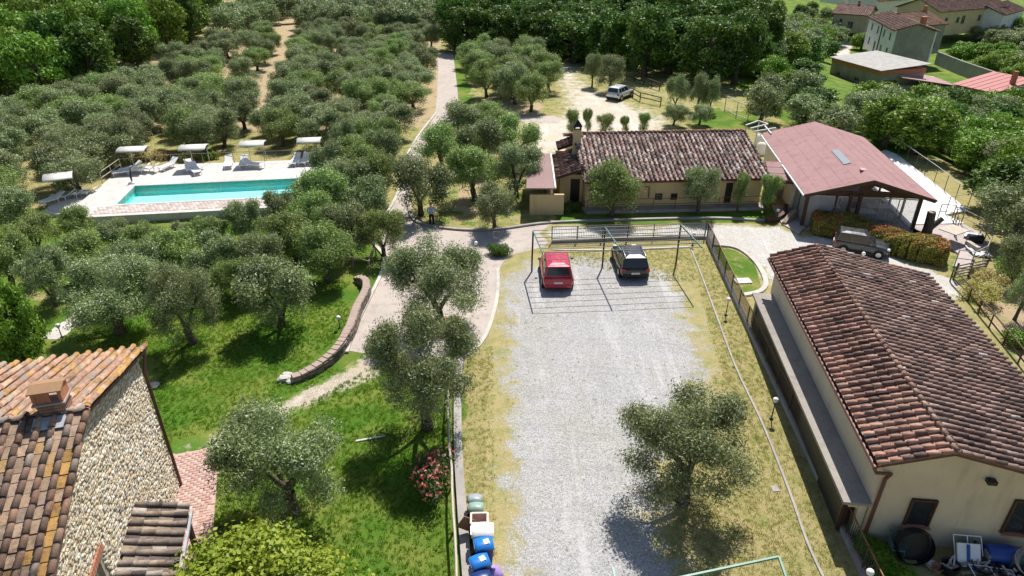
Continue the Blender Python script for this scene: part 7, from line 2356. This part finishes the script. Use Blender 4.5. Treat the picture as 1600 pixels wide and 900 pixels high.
# planter box, bench, stones on the lawn
t = thing('planter', P(360, 838), 'rectangular brown planter box with green plants by the brick paving', 'planter')
c = P(361, 836); ang_ = math.atan2(huD.y, huD.x)
for s in (-1, 1):
    mb = MB(); mb.box(c + hg * s * .17 + up * .2, (.85, .05, .36), ang_); mb.obj('side', M['brownwood'], t)
    mb = MB(); mb.box(c + huD * s * .42 + up * .2, (.05, .29, .36), ang_); mb.obj('end', M['brownwood'], t)
q = np.random.default_rng(8); pos = np.array(c) + np.array([(a * np.array(huD) + b * np.array(hg)) for a, b in zip(q.uniform(-.35, .35, 700), q.uniform(-.12, .12, 700))]) + np.array([0, 0, .3]) + q.normal(0, .06, (700, 3))
V, F = leaves(pos, np.tile([0, 0, 1.0], (700, 1)), .09, .5, q, None); tt_ = np.clip(q.normal(.5, .2, (700, 3)), 0, .6)
o = bpy.data.objects.new('plants', npmesh('plants', V - np.array(WL[t.name]), F, M['broad_l'], tt_)); link(o, t); o['kind'] = 'stuff'
t = thing('planter', P(345, 722), 'dark square planter at the top corner of the brick paving', 'planter')
c = P(346, 720); mb = MB(); mb.box(c + up * .25, (.4, .55, .5), ang_); mb.obj('box', M['brownwood'], t); mb = MB(); mb.box(c + up * .52, (.34, .48, .05), ang_); mb.obj('soil', M['mortar'], t)
r_ = random.Random(5)
for k, (x, y, s) in enumerate([(449, 588, .3), (456, 592, .22), (444, 594, .35), (467, 590, .25), (452, 598, .2), (241, 604, .3)]):
    c = P(x, y); t = thing('rock', c, ['pale rock nearest the end of the curved wall', 'small pale rock in the little heap by the wall end', 'largest pale rock in the heap by the wall end', 'pale rock at the right of the heap by the wall end', 'smallest pale rock in the heap by the wall end', 'pale rock lying beside the farmhouse downpipe'][k], 'rock')
    mb = MB(); vs = []; fs = []; n = 8
    for r0_, z0_ in ((s * .8, 0), (s, s * .3), (s * .7, s * .6), (.01, s * .68)):
        for j in range(n):
            a = 6.283 * j / n; rr = r0_ * r_.uniform(.75, 1.15); vs.append((c.x + rr * math.cos(a), c.y + rr * math.sin(a) * .8, z0_))
    for i in range(3):
        for j in range(n): fs.append((i * n + j, i * n + (j + 1) % n, (i + 1) * n + (j + 1) % n, (i + 1) * n + j))
    mb.add(vs, fs); mb.obj('stone', M['litrock'], t)
# white slab lying on the little lawn, drain cover, pale plank at the lawn, terrace boards
for nm, px, sz, rz, z, mat, lb, cat in [('paving_slab', (1160, 440), (1.0, .6, .08), .1, .05, 'white', 'white slab lying on the small curved lawn by the annex', 'slab'),
        ('drain_cover', (1211, 764), (.3, .3, .03), .1, .015, 'conc', 'small concrete drain cover on the dry grass strip', 'drain cover'),
        ('leaning_board', (1484, 380), (1.6, 1.2, .06), .5, 1.0, 'palewood', 'pale plywood board lying across the stone terrace railing', 'board'),
        ('bench_block', (1517, 392), (.3, 1.1, .4), .1, .32, 'palewood', 'pale wooden block on the stone terrace by the garden patch', 'block')]:
    c = P(*px); mb = MB(); mb.box(c + up * z, sz, rz); o = mb.obj(nm, M[mat], None, bevel=.01); tag(o, lb, cat)
c = P(556, 690); mb = MB(); mb.bar(c + up * .03, P(602, 682) + up * .03, .1, .05); o = mb.obj('stone_edging', M['conc_pale'], None); tag(o, 'short pale edging strip lying in the lawn', 'edging')
# tarpaulin covered heap and barrel on the terrace
c = P(1515, 392); t = thing('black_barrel', c, 'black barrel lying on the terrace inside the curved railing', 'barrel')
c = P(1521, 381); mb = MB(); mb.tube([c + Vector((-.4, .2, .35)), c + Vector((.45, -.1, .35))], [.3, .3], 12); mb.obj('drum', M['black'], t)
mb = MB(); q0, q1, q2, q3 = P(1508, 374), P(1532, 378), P(1538, 398), P(1520, 398)
for k, (a, b, lb) in enumerate([((1506, 366), (1536, 372), 'grey plastic sheet spread by the curved railing, farther one'), ((1520, 386), (1538, 402), 'grey plastic sheet spread by the curved railing, nearer one')]):
    p, q_ = P(*a, .2), P(*b, .2); vs = []; n = 7
    d = (q_ - p); nn_ = Vector((-d.y, d.x, 0)).normalized() * 1.1
    for i in range(n):
        for j in range(n):
            w = p + d * i / (n - 1) + nn_ * (j / (n - 1) - .5); vs.append((w.x, w.y, .18 + r_.uniform(0, .16)))
    m_ = MB(); m_.add(vs, [(i * n + j, i * n + j + 1, (i + 1) * n + j + 1, (i + 1) * n + j) for i in range(n - 1) for j in range(n - 1)], True)
    o = m_.obj('plastic_sheet', M['lead'], None); so = o.modifiers.new('solid', 'SOLIDIFY'); so.thickness = .01; tag(o, lb, 'plastic sheet')

# rubbish along the shaded gable of the storage building
def gpt(a, z=0.0, out=.5): return A + sv * a + gn * out + up * z
def a_of(px, py): return on_gable(px, py)[0]
# plastic chair
def garden_chair(loc, rz, mat, label, grp='plastic garden chairs'):
    t = thing('plastic_chair', loc, label, 'chair', grp)
    R_ = Matrix.Translation(loc) @ Matrix.Rotation(rz, 4, 'Z')
    def bx(nm, c, s): m_ = MB(); m_.box((0, 0, 0), s, M=R_ @ Matrix.Translation(c)); m_.obj(nm, mat, t, bevel=.015)
    bx('seat', (0, 0, .42), (.46, .44, .04))
    for x in (-.16, -.055, .055, .16):
        m_ = MB(); m_.bar(R_ @ Vector((x, .2, .44)), R_ @ Vector((x, .3, .85)), .06, .02); m_.obj('back_slat', mat, t)
    m_ = MB(); m_.bar(R_ @ Vector((-.21, .30, .86)), R_ @ Vector((.21, .30, .86)), .03, .07); m_.obj('top_rail', mat, t)
    for x in (-.2, .2):
        for y in (-.2, .2):
            m_ = MB(); m_.bar(R_ @ Vector((x * 1.15, y * 1.15, 0)), R_ @ Vector((x, y, .41)), .045); m_.obj('leg', mat, t)
        m_ = MB(); m_.bar(R_ @ Vector((x * 1.12, -.2, .62)), R_ @ Vector((x * 1.12, .24, .64)), .05, .03); m_.obj('armrest', mat, t)
SH = P(1389, 850); garden_chair(gpt(a_of(1390, 830) + .05, 0, .55), math.atan2(sv.y, sv.x), M['tgreen'], 'dull green plastic chair against the storage building by the downpipe')
garden_chair(gpt(a_of(1600, 850) + .15, 0, .9), math.atan2(sv.y, sv.x) + 2.6, M['white'], 'white plastic chair at the right edge among the rubbish')
# big round black tank leaning
c = gpt(a_of(1413, 840), .55, .5); t = thing('black_tub', (c.x, c.y, 0), 'large round black tub leaning on the gable beside the green chair', 'tub')
mb = MB(); n_ = (gn + up * .35).normalized(); mb.tube([c, c + n_ * .12, c + n_ * .34], [.62, .66, .60], 24, cap=False); mb.obj('rim', M['black'], t)
mb = MB(); mb.tube([c - n_ * .02, c + n_ * .02], .6, 24); mb.obj('bottom', M['black'], t)
c = gpt(a_of(1432, 862), .1, .95); t = thing('hub_cap', (c.x, c.y, 0), 'shiny metal bowl lying in front of the black tub', 'bowl'); mb = MB(); mb.lathe([(.01, .06), (.1, .05), (.2, .12), (.24, .14), (.22, .1), (.1, .02)], (c.x, c.y, 0), 16); mb.obj('bowl', M['alloy'], t)
c = gpt(a_of(1434, 868), 0, 1.1); o = thing('terracotta_pot', c, 'broken terracotta pot on the ground near the metal bowl', 'pot'); mb = MB(); mb.lathe([(.12, 0), (.18, .2), (.2, .22), (.16, .2), (.1, .03)], c, 12); mb.obj('pot', M['terracotta'], o)
# tall ladder like frame
for k, (x0, y0, x1, y1, o0, z0_, z1_, lb) in enumerate([(1478, 838, 1500, 862, .5, .1, .9, 'white steel frame leaning against the gable among the rubbish')]):
    t = thing('steel_rack', gpt(a_of(x0, y0), 0, .5), lb, 'frame'); a0 = a_of(1478, 840)
    p0, p1 = gpt(a0, .9, .25), gpt(a0 + .9, .9, .25); q0, q1 = gpt(a0 + .1, .05, .8), gpt(a0 + 1.0, .05, .8)
    for a, b in ((p0, p1), (q0, q1), (p0, q0), (p1, q1), (p0.lerp(p1, .5), q0.lerp(q1, .5))):
        mb = MB(); mb.tube([a, b], .02, 6); mb.obj('tube', M['white'], t)
t = thing('freezer_panel', gpt(a_of(1486, 850), 0, .6), 'white and blue appliance panel leaning among the rubbish', 'panel')
mb = MB(); a0 = a_of(1478, 845); mb.prism([gpt(a0, .12, .9), gpt(a0 + .75, .12, .9), gpt(a0 + .75, .75, .45), gpt(a0, .75, .45)], gn * .06 + up * .05); mb.obj('panel', M['white'], t)
mb = MB(); mb.prism([gpt(a0 + .3, .13, .98), gpt(a0 + .4, .13, .98), gpt(a0 + .4, .77, .53), gpt(a0 + .3, .77, .53)], gn * .03 + up * .02); mb.obj('stripe', M['bluebarrel'], t)
t = thing('wire_bed_base', gpt(a_of(1500, 870), 0, 1.2), 'white wire mesh bed frame lying on the weeds', 'bed frame')
a0 = a_of(1484, 862); p0, p1, q0, q1 = gpt(a0, .35, 1.0), gpt(a0 + 1.35, .30, 1.05), gpt(a0 + .15, .12, 1.75), gpt(a0 + 1.5, .10, 1.8)
for a, b in ((p0, p1), (q0, q1), (p0, q0), (p1, q1), (p0.lerp(p1, .5), q0.lerp(q1, .5))):
    mb = MB(); mb.tube([a, b], .02, 6); mb.obj('tube', M['white'], t)
mb = MB()
for i in range(1, 18):
    mb.tube([p0.lerp(p1, i / 18), q0.lerp(q1, i / 18)], .004, 4, cap=False)
for i in range(1, 8): mb.tube([p0.lerp(q0, i / 8), p1.lerp(q1, i / 8)], .004, 4, cap=False)
o = mb.obj('wires', M['greysteel'], t); o['kind'] = 'stuff'
# blue barrel, green box, dark tubs, hose, yellow thing
c = gpt(a_of(1560, 832), .42, .5); t = thing('blue_barrel', (c.x, c.y, 0), 'blue plastic drum lying against the gable under the second window', 'drum')
mb = MB(); mb.tube([c - sv * .5, c - sv * .47, c - sv * .3, c + sv * .3, c + sv * .47, c + sv * .5], [.26, .31, .33, .33, .31, .26], 16); mb.obj('drum', M['bluebarrel'], t)
c = gpt(a_of(1583, 832), .35, .55); t = thing('green_crate', (c.x, c.y, 0), 'dark green crate beside the blue drum', 'crate'); mb = MB(); mb.box(c, (.7, .5, .5), math.atan2(sv.y, sv.x) + .2); mb.obj('crate', M['tgreen'], t, bevel=.02)
c = gpt(a_of(1519, 828), .4, .35); t = thing('green_canister', (c.x, c.y, 0), 'dull green canister standing against the gable', 'canister'); mb = MB(); mb.box(c, (.32, .25, .6), math.atan2(sv.y, sv.x)); mb.obj('can', M['tgreen'], t, bevel=.03); mb = MB(); mb.tube([c + up * .3, c + up * .36], .05, 8); mb.obj('cap', M['black'], t)
for k, (px_, out_, R_, lb) in enumerate([(1554, 1.15, .42, 'black tub holding scrap in front of the blue drum'), (1512, 1.0, .34, 'black tub between the white panel and the canister'), (1460, 1.1, .3, 'black tub behind the metal bowl')]):
    c = gpt(a_of(px_, 850), 0, out_); t = thing('scrap_tub', c, lb, 'tub')
    mb = MB(); mb.lathe([(R_ * .8, 0), (R_, .38), (R_ * 1.05, .4), (R_ * .93, .38), (R_ * .75, .06)], c, 16); mb.obj('tub', M['black'], t)
    for j in range(5):
        mb = MB(); a_ = r_.uniform(0, 6.28); p = c + Vector((math.cos(a_) * R_ * .4, math.sin(a_) * R_ * .4, .3)); mb.bar(p, p + Vector((r_.uniform(-.3, .3), r_.uniform(-.3, .3), r_.uniform(.02, .2))), .05); mb.obj('scrap', M['conc_pale'], t)
c = gpt(a_of(1582, 850), 0, 1.0); t = thing('hose_coil', c, 'cream garden hose coiled loosely near the white chair', 'hose')
for k in range(4):
    mb = MB(); pts = [c + Vector((math.cos(a_ * .45) * (.38 + k * .05), math.sin(a_ * .45) * (.3 + k * .04), .55 + k * .04 + .25 * math.sin(a_ * .45))) for a_ in range(15)]; mb.tube(pts, .018, 5); mb.obj('loop', M['rope'], t)
c = gpt(a_of(1594, 858), .45, 1.1); t = thing('yellow_crate', (c.x, c.y, 0), 'orange yellow plastic crate under the hose coil', 'crate'); mb = MB(); mb.box((c.x, c.y, .25), (.5, .4, .35), .4); mb.obj('crate', M['yellowp'], t, bevel=.02)
c = gpt(a_of(1540, 842), .3, .6); t = thing('storage_crate', (c.x, c.y, 0), 'grey white crate standing left of the blue drum', 'crate'); mb = MB(); mb.box(c, (.5, .35, .5), math.atan2(sv.y, sv.x)); mb.obj('crate', M['plaster_g'], t, bevel=.02)
rr_ = random.Random(6)
for k in range(16):
    a0 = a_of(1450 + k * 9, 850); p = gpt(a0 + rr_.uniform(-.3, .3), .08 + rr_.uniform(0, .25), rr_.uniform(.5, 1.9)); d = (sv * rr_.uniform(.8, 1.6) + gn * rr_.uniform(-.4, .4))
    mb = MB(); mb.bar(p, p + d + up * rr_.uniform(-.08, .12), .09, .03)
    o = mb.obj('scrap_plank', M['greywood'], None); tag(o, 'weathered plank in the rubbish along the gable', 'plank', 'scrap planks along the storage building gable')

# ------------------------------------------------------------------ grass on the near lawns, dry tufts at the car park edges
def tuft_mesh(name, mat, n, h, seed, spread=.05, w=.012):
    q = np.random.default_rng(seed); vs = []; fs = []; tt = []
    for i in range(n):
        a = q.uniform(0, 6.283); b = q.uniform(0, 6.283); r0_ = q.uniform(0, spread); hh = h * q.uniform(.6, 1.2)
        p = np.array([math.cos(a) * r0_, math.sin(a) * r0_, 0]); s_ = np.array([math.cos(b), math.sin(b), 0]) * w; l_ = np.array([math.cos(a), math.sin(a), 0]) * hh * q.uniform(.2, .8)
        k = len(vs); vs += [p - s_, p + s_, p + l_ * .4 + s_ * .8 + np.array([0, 0, hh * .7]), p + l_ + np.array([0, 0, hh])]; fs.append((k, k + 1, k + 2, k + 3)); tt.append((q.uniform(.1, .9), q.random(), 0))
    return npmesh(name, np.array(vs), np.array(fs), mat, np.array(tt))
def grass(name, label, polys_px, dens, tufts, smin, smax, seed, holes=()):
    """grass that nobody could count: one object, tufts scattered over real outlines on the ground"""
    vs, fs = [], []
    hp = [[(p.x, p.y) for p in Pl(h_)] for h_ in holes]
    q = np.random.default_rng(seed); pts = []
    for pp in polys_px:
        poly = [(p.x, p.y) for p in Pl(pp)]
        x0, x1 = min(p[0] for p in poly), max(p[0] for p in poly); y0, y1 = min(p[1] for p in poly), max(p[1] for p in poly)
        n = int((x1 - x0) * (y1 - y0) * dens)
        xs, ys = q.uniform(x0, x1, n), q.uniform(y0, y1, n)
        for x, y in zip(xs, ys):
            # patchy density
            k = math.sin(x * 1.7 + math.sin(y * 1.1) * 2) * math.sin(y * 1.5 + math.sin(x * .8) * 2)
            if q.random() > .85 + .15 * k: continue
            if inpoly(x, y, poly) and not any(inpoly(x, y, h_) for h_ in hp): pts.append((x, y))
    pts = np.array(pts)
    me = bpy.data.meshes.new(name); me.vertices.add(len(pts)); me.vertices.foreach_set('co', np.column_stack([pts, np.zeros(len(pts))]).astype(np.float32).ravel()); me.update()
    o = bpy.data.objects.new(name, me); link(o); tag(o, label, 'grass', kind='stuff')
    ng = bpy.data.node_groups.new(name, 'GeometryNodeTree')
    ng.interface.new_socket('Geometry', in_out='INPUT', socket_type='NodeSocketGeometry'); ng.interface.new_socket('Geometry', in_out='OUTPUT', socket_type='NodeSocketGeometry')
    gi, go_ = ng.nodes.new('NodeGroupInput'), ng.nodes.new('NodeGroupOutput')
    iop = ng.nodes.new('GeometryNodeInstanceOnPoints'); ji = ng.nodes.new('GeometryNodeJoinGeometry')
    for tm in tufts:
        oi = ng.nodes.new('GeometryNodeObjectInfo'); oi.inputs['Object'].default_value = tm; gi2 = ng.nodes.new('GeometryNodeGeometryToInstance')
        ng.links.new(oi.outputs['Geometry'], gi2.inputs[0]); ng.links.new(gi2.outputs[0], ji.inputs[0])
    rv = ng.nodes.new('FunctionNodeRandomValue'); rv.data_type = 'FLOAT_VECTOR'; rv.inputs[0].default_value = (0, 0, 0); rv.inputs[1].default_value = (.25, .25, 6.28)
    rs = ng.nodes.new('FunctionNodeRandomValue'); rs.inputs[2].default_value = smin; rs.inputs[3].default_value = smax
    ng.links.new(gi.outputs[0], iop.inputs['Points']); ng.links.new(ji.outputs[0], iop.inputs['Instance']); iop.inputs['Pick Instance'].default_value = True
    ng.links.new(rv.outputs[0], iop.inputs['Rotation']); ng.links.new(rs.outputs[1], iop.inputs['Scale']); ng.links.new(iop.outputs[0], go_.inputs[0])
    md = o.modifiers.new('scatter', 'NODES'); md.node_group = ng
    print(name, len(pts))
def proto(name, me):
    o = bpy.data.objects.new(name, me); o.data = me
    return o      # kept out of every collection: only the scatter uses it
tg = [proto('grass_tuft', tuft_mesh('grass_tuft', M['blade'], 14, .075, s, .08)) for s in (1, 2, 3)]
td = [proto('dry_tuft', tuft_mesh('dry_tuft', M['drygrass'], 12, .045, s, .09)) for s in (4, 5, 6)]
pav_px = [(262, 712), (345, 697), (333, 828), (420, 812), (440, 850), (420, 1000), (230, 1000)]
grass('lawn_grass', 'short green grass of the lawn', [[(240, 560), (330, 500), (470, 480), (548, 470), (548, 510), (470, 580), (600, 572), (702, 600), (700, 700), (712, 940), (430, 940), (240, 700)], [(90, 530), (330, 440), (560, 440), (470, 480), (330, 500), (240, 560)]], 60, tg, .6, 1.2, 1, [pav_px, [(545, 575), (610, 560), (350, 695), (270, 712), (270, 690), (400, 650)]])
grass('dry_grass', 'dry yellow green grass round the gravel car park', [[(722, 560), (770, 540), (775, 940), (738, 940), (722, 800)], [(1080, 400), (1104, 385), (1180, 545), (1340, 900), (1300, 930), (1120, 560)], [(1060, 700), (1130, 560), (1300, 930), (1040, 930)], [(840, 392), (1075, 388), (1090, 440), (1040, 440), (850, 405)]], 60, td, .6, 1.3, 2)

# the far top of the grove reads as one mass: one object
def mass(name, label, pts, kinds, seed):
    protos = []
    for k in kinds:
        for tm, cm, R, H in VAR[k]:
            protos.append(proto('far_' + k, cm))
    me = bpy.data.meshes.new(name); me.vertices.add(len(pts)); me.vertices.foreach_set('co', np.array([tuple(p) for p in pts], dtype=np.float32).ravel()); me.update()
    o = bpy.data.objects.new(name, me); link(o); tag(o, label, 'olive grove', kind='stuff')
    ng = bpy.data.node_groups.new(name, 'GeometryNodeTree')
    ng.interface.new_socket('Geometry', in_out='INPUT', socket_type='NodeSocketGeometry'); ng.interface.new_socket('Geometry', in_out='OUTPUT', socket_type='NodeSocketGeometry')
    gi, go_ = ng.nodes.new('NodeGroupInput'), ng.nodes.new('NodeGroupOutput')
    iop = ng.nodes.new('GeometryNodeInstanceOnPoints'); ji = ng.nodes.new('GeometryNodeJoinGeometry')
    for tm in protos:
        oi = ng.nodes.new('GeometryNodeObjectInfo'); oi.inputs['Object'].default_value = tm; gi2 = ng.nodes.new('GeometryNodeGeometryToInstance')
        ng.links.new(oi.outputs['Geometry'], gi2.inputs[0]); ng.links.new(gi2.outputs[0], ji.inputs[0])
    rv = ng.nodes.new('FunctionNodeRandomValue'); rv.data_type = 'FLOAT_VECTOR'; rv.inputs[0].default_value = (0, 0, 0); rv.inputs[1].default_value = (.05, .05, 6.28)
    rs = ng.nodes.new('FunctionNodeRandomValue'); rs.inputs[2].default_value = 1.1; rs.inputs[3].default_value = 1.5
    ng.links.new(gi.outputs[0], iop.inputs['Points']); ng.links.new(ji.outputs[0], iop.inputs['Instance']); iop.inputs['Pick Instance'].default_value = True
    ng.links.new(rv.outputs[0], iop.inputs['Rotation']); ng.links.new(rs.outputs[1], iop.inputs['Scale']); ng.links.new(iop.outputs[0], go_.inputs[0])
    o.modifiers.new('scatter', 'NODES').node_group = ng
mass('distant_olive_grove', 'far top of the olive grove that reads as one grey green mass', far_pts, ['olive_far'], 3)

grass('car_park_weeds', 'scattered weeds growing through the gravel', [[(790, 430), (1070, 430), (1110, 600), (1040, 940), (770, 940), (775, 600)]], 1.6, td, .5, 1.1, 5)
